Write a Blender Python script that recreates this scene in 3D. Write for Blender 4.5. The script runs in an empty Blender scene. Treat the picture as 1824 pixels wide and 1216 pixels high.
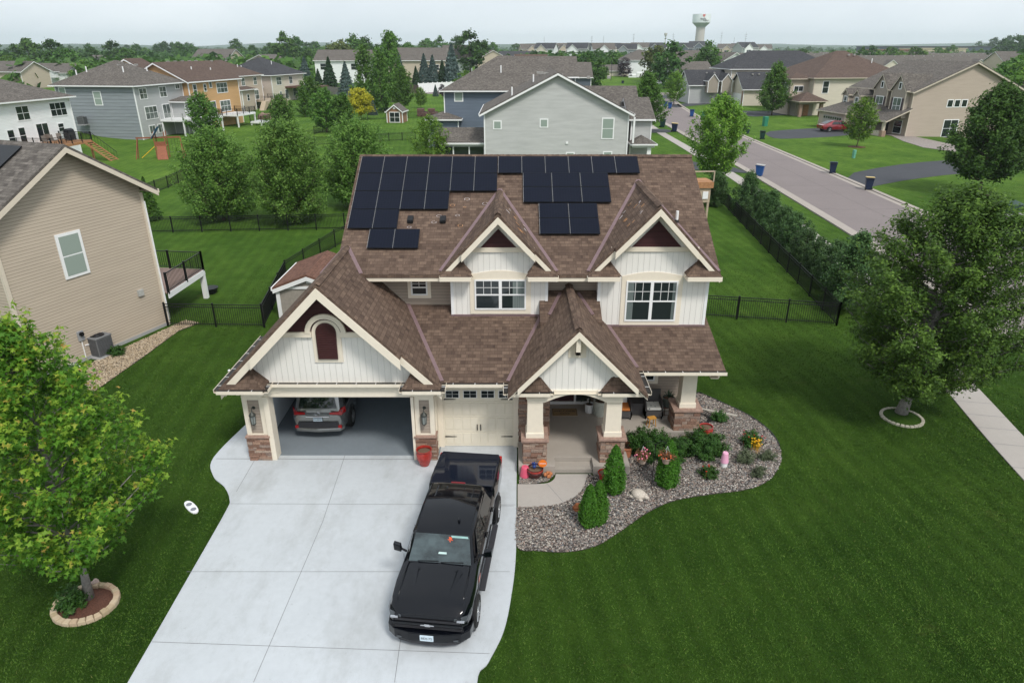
import bpy, bmesh, math, random
import numpy as np
from mathutils import Vector, Matrix
R = math.radians
PI = math.pi
random.seed(7)
scene = bpy.context.scene
# ---------------------------------------------------------------- camera
FPX, PITCH, CAMH = 1210.0, R(23.4), 13.2
cam_d = bpy.data.cameras.new('camera'); cam = bpy.data.objects.new('camera', cam_d)
scene.collection.objects.link(cam); scene.camera = cam
cam.location = (0, 0, CAMH); cam.rotation_euler = (R(90)-PITCH, 0, 0)
cam_d.sensor_width = 36; cam_d.lens = FPX/1824*36; cam_d.clip_end = 20000; cam_d.clip_start = .3
# ---------------------------------------------------------------- world, sun, exposure
SUN_EL, SUN_AZ = R(52), R(150)      # azimuth from +Y, clockwise: high, behind the camera to its right
w = bpy.data.worlds.new('World'); scene.world = w; w.use_nodes = True
nt = w.node_tree; nt.nodes.clear()
out = nt.nodes.new('ShaderNodeOutputWorld'); bg = nt.nodes.new('ShaderNodeBackground')
sky = nt.nodes.new('ShaderNodeTexSky'); sky.sky_type = 'NISHITA'; sky.sun_disc = False
sky.sun_elevation = SUN_EL; sky.sun_rotation = SUN_AZ; sky.dust_density = 4; sky.air_density = 1.2
tc = nt.nodes.new('ShaderNodeTexCoord'); mp = nt.nodes.new('ShaderNodeMapping')
mp.inputs['Scale'].default_value = (1.2, 1.6, 3)
nz = nt.nodes.new('ShaderNodeTexNoise'); nz.inputs['Scale'].default_value = 1.6; nz.inputs['Detail'].default_value = 5
nz.inputs['Roughness'].default_value = .55; nz.inputs['Distortion'].default_value = .6
cr = nt.nodes.new('ShaderNodeValToRGB')
cr.color_ramp.elements[0].position = .34; cr.color_ramp.elements[0].color = (6.4, 7.0, 7.6, 1)
cr.color_ramp.elements[1].position = .66; cr.color_ramp.elements[1].color = (7.8, 8.3, 8.75, 1)
mx = nt.nodes.new('ShaderNodeMix'); mx.data_type = 'RGBA'; mx.inputs[0].default_value = .88
L = nt.links.new
L(tc.outputs['Generated'], mp.inputs['Vector']); L(mp.outputs[0], nz.inputs['Vector']); L(nz.outputs[0], cr.inputs[0])
L(sky.outputs[0], mx.inputs[6]); L(cr.outputs[0], mx.inputs[7]); L(mx.outputs[2], bg.inputs['Color'])
bg.inputs['Strength'].default_value = .125; L(bg.outputs[0], out.inputs[0])
sd = bpy.data.lights.new('sun', 'SUN'); sun = bpy.data.objects.new('sun', sd); scene.collection.objects.link(sun)
sd.energy = 2.45; sd.angle = R(12); sd.color = (1, .96, .9)
sdir = Vector((math.sin(SUN_AZ)*math.cos(SUN_EL), math.cos(SUN_AZ)*math.cos(SUN_EL), math.sin(SUN_EL)))
sun.rotation_euler = sdir.to_track_quat('Z', 'Y').to_euler(); sun.location = (20, -20, 60)
vs = scene.view_settings; vs.view_transform = 'Standard'; vs.look = 'None'; vs.gamma = 1; vs.exposure = 0.15
# ---------------------------------------------------------------- helpers
col = scene.collection
SN, CS = math.sin(PITCH), math.cos(PITCH)
def at(px, py, Z=0.0):
    """ground (or height Z) point seen at a picture position, used once to survey the place"""
    u = (px-912)/FPX; v = (608-py)/FPX
    d = (u, CS+v*SN, -SN+v*CS); t = (Z-CAMH)/d[2]
    return Vector((d[0]*t, d[1]*t, Z))
WM = {}
def wm(o): return WM[o.name]
def tag(o, label=None, cat=None, group=None, kind=None):
    if label: o['label'] = label
    if cat: o['category'] = cat
    if group: o['group'] = group
    if kind: o['kind'] = kind
    return o
def empty(name, label, cat, loc=(0, 0, 0), rz=0, group=None):
    o = bpy.data.objects.new(name, None); col.objects.link(o); o.location = loc; o.rotation_euler = (0, 0, rz)
    o.empty_display_size = .2
    WM[o.name] = Matrix.Translation(Vector(loc)) @ Matrix.Rotation(rz, 4, 'Z')
    return tag(o, label, cat, group)
def link_mesh(name, me, mat, parent=None, smooth=False):
    o = bpy.data.objects.new(name, me); col.objects.link(o)
    if mat is not None:
        for m_ in (mat if isinstance(mat, (list, tuple)) else [mat]): me.materials.append(m_.mat if isinstance(m_, NT) else m_)
    if parent is not None: o.parent = parent; WM[o.name] = wm(parent)
    else: WM[o.name] = Matrix.Identity(4)
    if smooth: me.polygons.foreach_set('use_smooth', [True]*len(me.polygons))
    return o
def copy_tree(o, parent=None):
    c = o.copy(); col.objects.link(c); c.parent = parent
    for ch in o.children: copy_tree(ch, c)
    return c
def autouv(me):
    uv = me.uv_layers.new(name='UVMap'); n = len(me.loops)
    co = np.empty(len(me.vertices)*3); me.vertices.foreach_get('co', co); co = co.reshape(-1, 3)
    vi = np.empty(n, int); me.loops.foreach_get('vertex_index', vi)
    nf = len(me.polygons); nr = np.empty(nf*3); me.polygons.foreach_get('normal', nr); nr = nr.reshape(-1, 3)
    lt = np.empty(nf, int); me.polygons.foreach_get('loop_total', lt)
    N = np.repeat(nr, lt, axis=0)
    U = np.cross(np.array([0, 0, 1.]), N); l = np.linalg.norm(U, axis=1)
    U[l < .02] = (1, 0, 0); U /= np.linalg.norm(U, axis=1)[:, None]
    V = np.cross(N, U); P = co[vi]
    out = np.stack([(P*U).sum(1), (P*V).sum(1)], 1).ravel()
    uv.data.foreach_set('uv', out)
class MB:
    def __init__(s): s.v = []; s.f = []; s.m = []; s.mi = 0
    def add(s, vs, fs):
        b = len(s.v); s.v += [tuple(v) for v in vs]; s.f += [tuple(b+i for i in f) for f in fs]; s.m += [s.mi]*len(fs)
        return s
    def box(s, x0, x1, y0, y1, z0, z1):
        return s.add([(x0,y0,z0),(x1,y0,z0),(x1,y1,z0),(x0,y1,z0),(x0,y0,z1),(x1,y0,z1),(x1,y1,z1),(x0,y1,z1)],
                     [(0,3,2,1),(4,5,6,7),(0,1,5,4),(1,2,6,5),(2,3,7,6),(3,0,4,7)])
    def taper(s, cx, cy, z0, z1, a0, b0, a1, b1):
        v = [(cx-a0,cy-b0,z0),(cx+a0,cy-b0,z0),(cx+a0,cy+b0,z0),(cx-a0,cy+b0,z0),
             (cx-a1,cy-b1,z1),(cx+a1,cy-b1,z1),(cx+a1,cy+b1,z1),(cx-a1,cy+b1,z1)]
        return s.add(v, [(0,3,2,1),(4,5,6,7),(0,1,5,4),(1,2,6,5),(2,3,7,6),(3,0,4,7)])
    def prism(s, poly, ext):
        """planar polygon (3D points) extruded by vector ext"""
        n = len(poly); e = Vector(ext)
        vs = [Vector(p) for p in poly]; vs += [v+e for v in vs]
        a = Vector((0,0,0))
        for i in range(n): a += vs[i].cross(vs[(i+1) % n])
        fl = a.dot(e) > 0
        F = [tuple(range(n)) if not fl else tuple(range(n))[::-1], tuple(range(n, 2*n))[::-1] if not fl else tuple(range(n, 2*n))]
        for i in range(n):
            j = (i+1) % n
            F.append((i, n+i, n+j, j) if not fl else (i, j, n+j, n+i))
        return s.add(vs, F)
    def xz(s, pts, y0, y1): return s.prism([(x, y0, z) for x, z in pts], (0, y1-y0, 0))
    def yz(s, pts, x0, x1): return s.prism([(x0, y, z) for y, z in pts], (x1-x0, 0, 0))
    def xy(s, pts, z0, z1): return s.prism([(x, y, z0) for x, y in pts], (0, 0, z1-z0))
    def bar(s, p, q, r, n=6, r2=None, cap=True):
        p = Vector(p); q = Vector(q); d = (q-p)
        if d.length < 1e-6: return s
        d.normalize(); u = d.orthogonal().normalized(); v = d.cross(u); r2 = r if r2 is None else r2
        vs = []
        for k in range(n):
            a = 2*PI*(k+.5)/n; vs.append(p+(u*math.cos(a)+v*math.sin(a))*r)
        for k in range(n):
            a = 2*PI*(k+.5)/n; vs.append(q+(u*math.cos(a)+v*math.sin(a))*r2)
        F = [(k, (k+1) % n, n+(k+1) % n, n+k) for k in range(n)]
        if cap: F += [tuple(range(n))[::-1], tuple(range(n, 2*n))]
        return s.add(vs, F)
    def beam(s, p, q, w_, h):
        """rectangular beam from p to q, width w_ (horizontal), height h"""
        p = Vector(p); q = Vector(q); d = (q-p).normalized(); u = Vector((-d.y, d.x, 0))
        if u.length < 1e-4: u = Vector((1, 0, 0))
        u.normalize(); n = d.cross(u).normalized(); u = u*w_/2; n = n*h/2
        vs = [p-u-n, p+u-n, p+u+n, p-u+n, q-u-n, q+u-n, q+u+n, q-u+n]
        return s.add(vs, [(0,3,2,1),(4,5,6,7),(0,1,5,4),(1,2,6,5),(2,3,7,6),(3,0,4,7)])
    def tube(s, pts, r, n=6):
        rs = r if isinstance(r, (list, tuple)) else [r]*len(pts)
        P = [Vector(p) for p in pts]; b = None; vs = []; F = []
        ref = None
        for i, p in enumerate(P):
            d = (P[min(i+1, len(P)-1)]-P[max(i-1, 0)]).normalized()
            u = d.orthogonal().normalized() if ref is None else (ref-d*ref.dot(d)).normalized()
            ref = u; v = d.cross(u)
            for k in range(n):
                a = 2*PI*k/n; vs.append(p+(u*math.cos(a)+v*math.sin(a))*rs[i])
        for i in range(len(P)-1):
            for k in range(n):
                F.append((i*n+k, i*n+(k+1) % n, (i+1)*n+(k+1) % n, (i+1)*n+k))
        F += [tuple(range(n))[::-1], tuple(range((len(P)-1)*n, len(P)*n))]
        return s.add(vs, F)
    def lathe(s, prof, c=(0,0,0), n=16, axis='z', caps=True):
        vs = []; F = []
        for r, h in prof:
            for k in range(n):
                a = 2*PI*k/n; x, y = r*math.cos(a), r*math.sin(a)
                p = (x, y, h) if axis == 'z' else ((h, x, y) if axis == 'x' else (y, h, x))
                vs.append((c[0]+p[0], c[1]+p[1], c[2]+p[2]))
        m = len(prof)
        for i in range(m-1):
            for k in range(n): F.append((i*n+k, i*n+(k+1) % n, (i+1)*n+(k+1) % n, (i+1)*n+k))
        if caps: F += [tuple(range(n))[::-1], tuple(range((m-1)*n, m*n))]
        return s.add(vs, F)
    def ball(s, c, r, n=8, m=5, jit=0, sq=(1,1,1), rnd=random):
        vs = [(c[0], c[1], c[2]-r*sq[2])]; F = []
        for i in range(1, m):
            t = PI*i/m
            for k in range(n):
                a = 2*PI*k/n; q = r*(1+jit*(rnd.random()-.5))
                vs.append((c[0]+q*math.sin(t)*math.cos(a)*sq[0], c[1]+q*math.sin(t)*math.sin(a)*sq[1], c[2]-q*math.cos(t)*sq[2]))
        vs.append((c[0], c[1], c[2]+r*sq[2])); top = len(vs)-1
        for k in range(n): F.append((0, 1+(k+1) % n, 1+k))
        for i in range(m-2):
            for k in range(n): F.append((1+i*n+k, 1+i*n+(k+1) % n, 1+(i+1)*n+(k+1) % n, 1+(i+1)*n+k))
        for k in range(n): F.append((1+(m-2)*n+k, 1+(m-2)*n+(k+1) % n, top))
        return s.add(vs, F)
    def xform(s, M_):
        s.v = [tuple(M_ @ Vector(v)) for v in s.v]; return s
    def build(s, name, mat, parent=None, smooth=False, bevel=0, label=None, local=False, sub=0):
        v = s.v
        if parent is not None and not local:
            Mi = wm(parent).inverted(); v = [tuple(Mi @ Vector(p)) for p in v]
        me = bpy.data.meshes.new(name); me.from_pydata(v, [], s.f)
        if isinstance(mat, (list, tuple)): me.polygons.foreach_set('material_index', s.m)
        me.update()
        if local or parent is None: autouv(me)
        else:   # UVs from world-oriented geometry in parent's frame
            autouv(me)
        o = link_mesh(name, me, mat, parent, smooth)
        if smooth:
            o.modifiers.new('ws', 'WEIGHTED_NORMAL') if False else None
        if bevel:
            b = o.modifiers.new('bevel', 'BEVEL'); b.width = bevel; b.segments = 2; b.limit_method = 'ANGLE'; b.angle_limit = R(40)
        if sub:
            b = o.modifiers.new('sub', 'SUBSURF'); b.levels = sub; b.render_levels = sub
        if label: o['label'] = label
        return o
def np_mesh(name, V, k):
    """V: (n,3) vertices, faces of k consecutive vertices each"""
    n = len(V); nf = n//k
    me = bpy.data.meshes.new(name); me.vertices.add(n); me.vertices.foreach_set('co', V.astype(np.float32).ravel())
    me.loops.add(n); me.loops.foreach_set('vertex_index', np.arange(n, dtype=np.int32))
    me.polygons.add(nf); me.polygons.foreach_set('loop_start', np.arange(0, n, k, dtype=np.int32))
    me.polygons.foreach_set('loop_total', np.full(nf, k, np.int32)); me.update(calc_edges=True)
    return me
# ---------------------------------------------------------------- materials
MAT = {}
class NT:
    def __init__(s, name):
        m = bpy.data.materials.new(name); m.use_nodes = True; s.mat = m; s.t = m.node_tree; s.t.nodes.clear()
        s.out = s.n('ShaderNodeOutputMaterial'); s.b = s.n('ShaderNodeBsdfPrincipled'); s.l(s.b.outputs[0], s.out.inputs[0])
        MAT[name] = m
    def n(s, t, **k):
        nd = s.t.nodes.new(t)
        for a, b in k.items():
            if hasattr(nd, a): setattr(nd, a, b)
            else: nd.inputs[a].default_value = b
        return nd
    def l(s, a, b): s.t.links.new(a, b)
    def noise(s, scale, vec=None, detail=4, rough=.6, **k):
        x = s.n('ShaderNodeTexNoise'); x.inputs['Scale'].default_value = scale; x.inputs['Detail'].default_value = detail
        x.inputs['Roughness'].default_value = rough
        if vec is not None: s.l(vec, x.inputs['Vector'])
        return x.outputs[0]
    def ramp(s, fac, stops, interp='LINEAR'):
        r = s.n('ShaderNodeValToRGB'); e = r.color_ramp.elements; r.color_ramp.interpolation = interp
        while len(e) < len(stops): e.new(.5)
        for i, (p, c) in enumerate(stops):
            e[i].position = p; e[i].color = (*c, 1) if len(c) == 3 else c
        s.l(fac, r.inputs[0]); return r.outputs[0]
    def mix(s, a, b, fac, mode='MIX'):
        m = s.n('ShaderNodeMix'); m.data_type = 'RGBA'; m.blend_type = mode
        for sock, val in ((m.inputs[0], fac), (m.inputs[6], a), (m.inputs[7], b)):
            if isinstance(val, (int, float)): sock.default_value = val
            elif isinstance(val, (tuple, list)): sock.default_value = (*val, 1) if len(val) == 3 else val
            else: s.l(val, sock)
        return m.outputs[2]
    def math(s, op, a, b=0, c=0):
        m = s.n('ShaderNodeMath', operation=op)
        for i, v in enumerate((a, b, c)):
            if isinstance(v, (int, float)): m.inputs[i].default_value = v
            else: s.l(v, m.inputs[i])
        return m.outputs[0]
    def coord(s, which='Object'):
        return s.n('ShaderNodeTexCoord').outputs[which]
    def mapping(s, vec, scale=(1,1,1), rot=(0,0,0), loc=(0,0,0)):
        m = s.n('ShaderNodeMapping'); m.inputs['Scale'].default_value = scale; m.inputs['Rotation'].default_value = rot
        m.inputs['Location'].default_value = loc; s.l(vec, m.inputs['Vector']); return m.outputs[0]
    def bump(s, h, strength=.3, dist=.02):
        b = s.n('ShaderNodeBump'); b.inputs['Strength'].default_value = strength; b.inputs['Distance'].default_value = dist
        s.l(h, b.inputs['Height']); s.l(b.outputs[0], s.b.inputs['Normal'])
    def set(s, color=None, rough=None, metal=None, spec=None):
        if color is not None:
            if isinstance(color, tuple): s.b.inputs['Base Color'].default_value = (*color, 1)
            else: s.l(color, s.b.inputs['Base Color'])
        if rough is not None: s.b.inputs['Roughness'].default_value = rough
        if metal is not None: s.b.inputs['Metallic'].default_value = metal
        if spec is not None: s.b.inputs['Specular IOR Level'].default_value = spec
        return s.mat
def plain(name, c, rough=.6, metal=0, var=.12, scale=6, spec=.3, coat=0):
    t = NT(name)
    v = t.ramp(t.noise(scale, t.coord(), 5), [(.3, tuple(x*(1-var) for x in c)), (.7, tuple(min(1, x*(1+var)) for x in c))])
    t.set(v, rough, metal, spec)
    if coat: t.b.inputs['Coat Weight'].default_value = coat; t.b.inputs['Coat Roughness'].default_value = .03
    return t.mat
def shingle(name, dark, mid, light, row=.145):
    t = NT(name); uv = t.n('ShaderNodeUVMap').outputs[0]
    def brick(w_, off, loc):
        b = t.n('ShaderNodeTexBrick'); b.offset = .37; b.offset_frequency = 2; b.squash = 1; b.squash_frequency = 2
        t.l(t.mapping(uv, loc=loc), b.inputs['Vector']); b.inputs['Scale'].default_value = 1
        b.inputs['Brick Width'].default_value = w_; b.inputs['Row Height'].default_value = row
        b.inputs['Mortar Size'].default_value = .006; b.inputs['Mortar Smooth'].default_value = .3; b.inputs['Bias'].default_value = 0
        b.inputs['Color1'].default_value = (0, 0, 0, 1); b.inputs['Color2'].default_value = (1, 1, 1, 1); b.inputs['Mortar'].default_value = (.3, .3, .3, 1)
        return b
    b1 = brick(.25, .37, (0, 0, 0)); b2 = brick(.16, .6, (.13, 0, 0))
    m = t.mix(b1.outputs[0], b2.outputs[0], .45)
    n1 = t.noise(.9, t.mapping(uv, (.5, 1, 1)), 3)
    m2 = t.mix(m, n1, .34)
    c = t.ramp(m2, [(.12, dark), (.5, mid), (.9, light)])
    g = t.noise(90, uv, 2)
    c = t.mix(c, t.ramp(g, [(.3, (.62,)*3), (.7, (1.25,)*3)]), .8, 'MULTIPLY')
    c = t.mix(c, (.25, .22, .2), t.math('MULTIPLY', b1.outputs['Fac'], .55), 'MULTIPLY')
    t.set(c, .92, spec=.15)
    # shadow-casting overlap of each course: saw-tooth height across the course
    sep = t.n('ShaderNodeSeparateXYZ'); t.l(uv, sep.inputs[0])
    fr = t.math('FRACT', t.math('DIVIDE', sep.outputs[1], row))
    h = t.math('ADD', t.math('SUBTRACT', 1.0, fr), t.math('MULTIPLY', m, .5))
    h = t.math('ADD', h, t.math('MULTIPLY', g, .35))
    t.bump(h, .8, .012)
    return t.mat
def siding(name, c, lap=.115, var=.06, dk=.62):
    t = NT(name); uv = t.n('ShaderNodeUVMap').outputs[0]
    sep = t.n('ShaderNodeSeparateXYZ'); t.l(uv, sep.inputs[0])
    fr = t.math('FRACT', t.math('DIVIDE', sep.outputs[1], lap))
    line = t.ramp(fr, [(0, (dk,)*3), (.07, (dk,)*3), (.13, (1,)*3), (.96, (1,)*3), (1, (.9,)*3)])
    n = t.ramp(t.noise(1.2, t.mapping(uv, (.3, 2, 1)), 4), [(.3, tuple(x*(1-var) for x in c)), (.7, tuple(x*(1+var) for x in c))])
    t.set(t.mix(n, line, 1, 'MULTIPLY'), .65, spec=.25)
    t.bump(t.math('SUBTRACT', 1.0, fr), .7, .015)
    return t.mat
def battens(name, c, step=.2):
    t = NT(name); uv = t.n('ShaderNodeUVMap').outputs[0]
    sep = t.n('ShaderNodeSeparateXYZ'); t.l(uv, sep.inputs[0])
    fr = t.math('FRACT', t.math('DIVIDE', sep.outputs[0], step))
    line = t.ramp(fr, [(0, (.66,)*3), (.03, (.66,)*3), (.055, (1,)*3), (1, (1,)*3)])
    n = t.ramp(t.noise(2, t.mapping(uv, (3, .4, 1)), 5), [(.3, tuple(x*.95 for x in c)), (.7, c)])
    t.set(t.mix(n, line, 1, 'MULTIPLY'), .5, spec=.3)
    t.bump(t.ramp(fr, [(0, (0,)*3), (.05, (0,)*3), (.09, (1,)*3), (1, (1,)*3)]), .6, .012)
    return t.mat
def leafmat(name, c1, c2, c3=None, tip=None, trans=.35, scale=.9, tip2=None):
    t = NT(name)
    isl = t.n('ShaderNodeNewGeometry').outputs['Random Per Island']
    nn = t.noise(scale, t.coord(), 3)
    f = t.math('ADD', t.math('MULTIPLY', isl, .55), t.math('MULTIPLY', nn, .55))
    c = t.ramp(f, [(.15, c1), (.55, c2), (.95, c3 or c2)])
    if tip:
        a = t.n('ShaderNodeAttribute'); a.attribute_name = 'tip'
        c = t.mix(c, tip, a.outputs['Fac'])
        if tip2: c = t.mix(c, tip2, t.ramp(a.outputs['Fac'], [(.72, (0,)*3), (.95, (.75,)*3)]))
    oi = t.n('ShaderNodeObjectInfo')
    hs = t.n('ShaderNodeHueSaturation'); t.l(c, hs.inputs['Color'])
    t.l(t.math('ADD', .494, t.math('MULTIPLY', oi.outputs['Random'], .012)), hs.inputs['Hue'])
    t.l(t.math('ADD', .85, t.math('MULTIPLY', oi.outputs['Random'], .35)), hs.inputs['Value'])
    t.set(hs.outputs[0], .55, spec=.2)
    tr = t.n('ShaderNodeBsdfTranslucent'); t.l(hs.outputs[0], tr.inputs[0])
    ms = t.n('ShaderNodeMixShader'); ms.inputs[0].default_value = trans
    t.l(t.b.outputs[0], ms.inputs[1]); t.l(tr.outputs[0], ms.inputs[2]); t.l(ms.outputs[0], t.out.inputs[0])
    return t.mat
CREAM = plain('cream trim', (.74, .67, .555), .5, var=.03)
WHITE = plain('white trim', (.78, .785, .785), .45, var=.03)
BOARD = battens('white board and batten', (.78, .76, .715))
TAUPE = siding('taupe lap siding', (.34, .285, .235), .12)
TANS = siding('tan lap siding', (.46, .39, .31), .135, dk=.52)
MAROON = siding('maroon shake', (.055, .018, .02), .2)
LOUVER = plain('maroon paint', (.06, .022, .022), .4)
SH_BR = shingle('brown shingle', (.064, .043, .034), (.122, .084, .064), (.188, .132, .098))
SH_GY = shingle('grey brown shingle', (.07, .062, .056), (.125, .112, .1), (.2, .18, .16))
SH_DK = shingle('charcoal shingle', (.03, .03, .034), (.055, .056, .062), (.09, .09, .095))
FLASH = plain('purple grey flashing', (.2, .135, .14), .45, .2)
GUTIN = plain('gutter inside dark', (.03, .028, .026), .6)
BLACK = plain('black metal', (.012, .012, .014), .4, .3)
DKGREY = plain('dark grey plastic', (.035, .035, .04), .5)
GLASS = NT('window glass'); GLASS.set((.018, .024, .026), .04, spec=.7); GLASS = GLASS.mat
def _g2():
    t = NT('blind glass'); uv = t.n('ShaderNodeUVMap').outputs[0]
    n = t.ramp(t.noise(.8, t.mapping(uv, (.7, .7, 1)), 2), [(.35, (.05, .065, .06)), (.65, (.16, .19, .175))])
    t.set(n, .06, spec=.6); return t.mat
GLASS2 = _g2()
GLASSG = NT('pale blind glass'); GLASSG.set((.28, .34, .3), .1, spec=.6); GLASSG = GLASSG.mat
WOOD = plain('bark', (.12, .09, .07), .9, var=.35, scale=12)
BARKG = plain('grey bark', (.23, .215, .2), .9, var=.3, scale=14)
CEDAR = plain('cedar wood', (.36, .18, .085), .7, var=.2)
PALEWD = plain('pale wood', (.42, .34, .25), .7, var=.15)
def stone_mat():
    t = NT('ledge stone'); isl = t.n('ShaderNodeNewGeometry').outputs['Random Per Island']
    c = t.ramp(isl, [(0, (.17, .10, .075)), (.25, (.28, .165, .12)), (.5, (.36, .235, .17)), (.7, (.25, .19, .16)), (.88, (.42, .32, .25)), (1, (.2, .14, .12))])
    n = t.noise(22, t.coord(), 6)
    c = t.mix(c, t.ramp(n, [(.25, (.55,)*3), (.75, (1.3,)*3)]), .9, 'MULTIPLY')
    t.set(c, .9, spec=.2); t.bump(n, .7, .02); return t.mat
STONE = stone_mat()
STCAP = plain('stone cap', (.3, .2, .16), .85, var=.25, scale=9)
MORTAR = plain('stone mortar', (.1, .08, .07), .95)
def concrete(name, c, sc=1.0, var=.1, stain=0):
    t = NT(name); p = t.coord()
    a = t.noise(.35*sc, p, 4); b = t.noise(5*sc, p, 6); d = t.noise(160, p, 2)
    k = t.ramp(t.math('ADD', t.math('MULTIPLY', a, .6), t.math('MULTIPLY', b, .4)), [(.32, tuple(x*(1-var) for x in c)), (.68, tuple(x*(1+var*.6) for x in c))])
    k = t.mix(k, t.ramp(d, [(.3, (.86,)*3), (.7, (1.08,)*3)]), .7, 'MULTIPLY')
    if stain:
        st = t.ramp(t.noise(.8, t.mapping(p, (1, .45, 1), (0, 0, .3)), 7, .7), [(.48, (1,)*3), (.7, (.82, .81, .79))]); k = t.mix(k, st, stain, 'MULTIPLY')
        sp = t.ramp(t.noise(9, p, 3, .5), [(.7, (1,)*3), (.76, (.8, .79, .78))]); k = t.mix(k, sp, stain*.7, 'MULTIPLY')
    t.set(k, .85, spec=.25); t.bump(d, .25, .004); return t.mat
CONC = concrete('driveway concrete', (.485, .515, .54), var=.09, stain=1)
WALK = concrete('warm concrete', (.39, .36, .33), var=.08)
PORCHC = concrete('porch concrete', (.36, .325, .285), var=.09)
FOUND = concrete('foundation concrete', (.36, .36, .36))
ASPH = concrete('street asphalt', (.205, .175, .17), .6, .1)
DKASPH = concrete('dark asphalt', (.055, .058, .066), .6, .18)
CURB = concrete('curb concrete', (.36, .32, .285), 1, .1)
def stripes(t, p, lo=.94, hi=1.05):
    wv = t.n('ShaderNodeTexWave'); wv.wave_type = 'BANDS'; wv.bands_direction = 'X'; wv.inputs['Scale'].default_value = .42
    wv.inputs['Distortion'].default_value = .9; wv.inputs['Detail'].default_value = 2; wv.inputs['Detail Scale'].default_value = .35
    t.l(t.mapping(p, (1, 1, 1), (0, 0, R(-7))), wv.inputs['Vector'])
    return t.ramp(wv.outputs[0], [(.25, (lo,)*3), (.75, (hi,)*3)])
def grass_mat():
    t = NT('lawn grass'); p = t.coord()
    far = t.noise(.03, p, 3); big = t.noise(.11, p, 4); mid = t.noise(.8, t.mapping(p, (1, .7, 1)), 5, .65); fine = t.noise(16, p, 6, .8); tiny = t.noise(70, t.mapping(p, (1, .6, 1)), 3, .8)
    sep = t.n('ShaderNodeSeparateXYZ'); t.l(p, sep.inputs[0])
    c = t.ramp(mid, [(.2, (.018, .046, .0062)), (.5, (.030, .070, .0095)), (.8, (.046, .095, .0145))])
    c = t.mix(c, t.ramp(far, [(.35, (.85, .9, .85)), (.65, (1.35, 1.25, 1.2))]), .85, 'MULTIPLY')
    c = t.mix(c, t.ramp(big, [(.36, (.72, .78, .72)), (.66, (1.34, 1.22, 1.2))]), .8, 'MULTIPLY')
    c = t.mix(c, stripes(t, p), 1, 'MULTIPLY')
    c = t.mix(c, t.ramp(fine, [(.3, (.68, .72, .65)), (.7, (1.3, 1.25, 1.3))]), .9, 'MULTIPLY')
    c = t.mix(c, t.ramp(tiny, [(.3, (.5,)*3), (.7, (1.5,)*3)]), .9, 'MULTIPLY')
    dry = t.ramp(t.math('MULTIPLY', t.noise(.33, t.mapping(p, loc=(7, 3, 0)), 5, .7), 1.0), [(.64, (0,)*3), (.8, (.55,)*3)])
    c = t.mix(c, (.11, .105, .035), dry)
    # the back lots beyond are lusher and yellower green
    yy = t.ramp(t.math('DIVIDE', sep.outputs[1], 200), [(.11, (1, 1, 1)), (.3, (1.9, 1.7, 1.9)), (.8, (2.3, 2.0, 2.3))])
    c = t.mix(c, yy, 1, 'MULTIPLY')
    t.set(c, .95, spec=.06)
    t.bump(t.math('ADD', fine, t.math('MULTIPLY', tiny, .8)), .9, .05)
    return t.mat
GRASS = grass_mat()
# ================================================================ ground, drive, street
def hterr(x, y):
    def g(cx, cy, sx, sy, a): return a*math.exp(-((x-cx)/sx)**2-((y-cy)/sy)**2)
    return g(-76, 112, 8, 14, 3.2) + g(88, 104, 13, 12, -3.2) + g(-120, 120, 30, 40, 2)  + 3.3*min(1, max(0, (y-260)/140))*min(1, max(0, (x+120)/60))*min(1, max(0, (500-x)/100))*min(1, max(0, (3000-y)/1500))
def make_ground():
    xs = sorted(set([-9000, -3000, -1000, -400, -250, -120] + list(range(-160, 161, 4)) + [250, 400, 500, 1000, 3000, 9000]))
    ys = sorted(set([-200, -60, -20] + list(range(0, 241, 4)) + [260, 280, 320, 360, 400, 500, 900, 1500, 2200, 3000, 6000, 12000]))
    V = [(x, y, hterr(x, y)) for y in ys for x in xs]; n = len(xs)
    F = [(j*n+i, j*n+i+1, (j+1)*n+i+1, (j+1)*n+i) for j in range(len(ys)-1) for i in range(n-1)]
    m = MB(); m.add(V, F); o = m.build('lawn', GRASS, smooth=True); tag(o, kind='structure')
make_ground()
def smooth_poly(pts, it=2):
    for _ in range(it):
        q = []
        for i in range(len(pts)):
            a = pts[i]; b = pts[(i+1) % len(pts)]
            q += [(a[0]*.75+b[0]*.25, a[1]*.75+b[1]*.25), (a[0]*.25+b[0]*.75, a[1]*.25+b[1]*.75)]
        pts = q
    return pts
def spline(pts, n=8):
    out = []
    for i in range(len(pts)-1):
        p0 = pts[max(i-1, 0)]; p1 = pts[i]; p2 = pts[i+1]; p3 = pts[min(i+2, len(pts)-1)]
        for k in range(n):
            t = k/n
            out.append(tuple(.5*((2*p1[j])+(-p0[j]+p2[j])*t+(2*p0[j]-5*p1[j]+4*p2[j]-p3[j])*t*t+(-p0[j]+3*p1[j]-3*p2[j]+p3[j])*t**3) for j in (0, 1)))
    out.append(pts[-1]); return out
def P(px, py): v = at(px, py); return (v.x, v.y)
def sheet(name, poly, z, mat, kind='structure', z0=-.06):
    m = MB(); m.xy(poly, z0, z); o = m.build(name, mat); tag(o, kind=kind); return o
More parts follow.
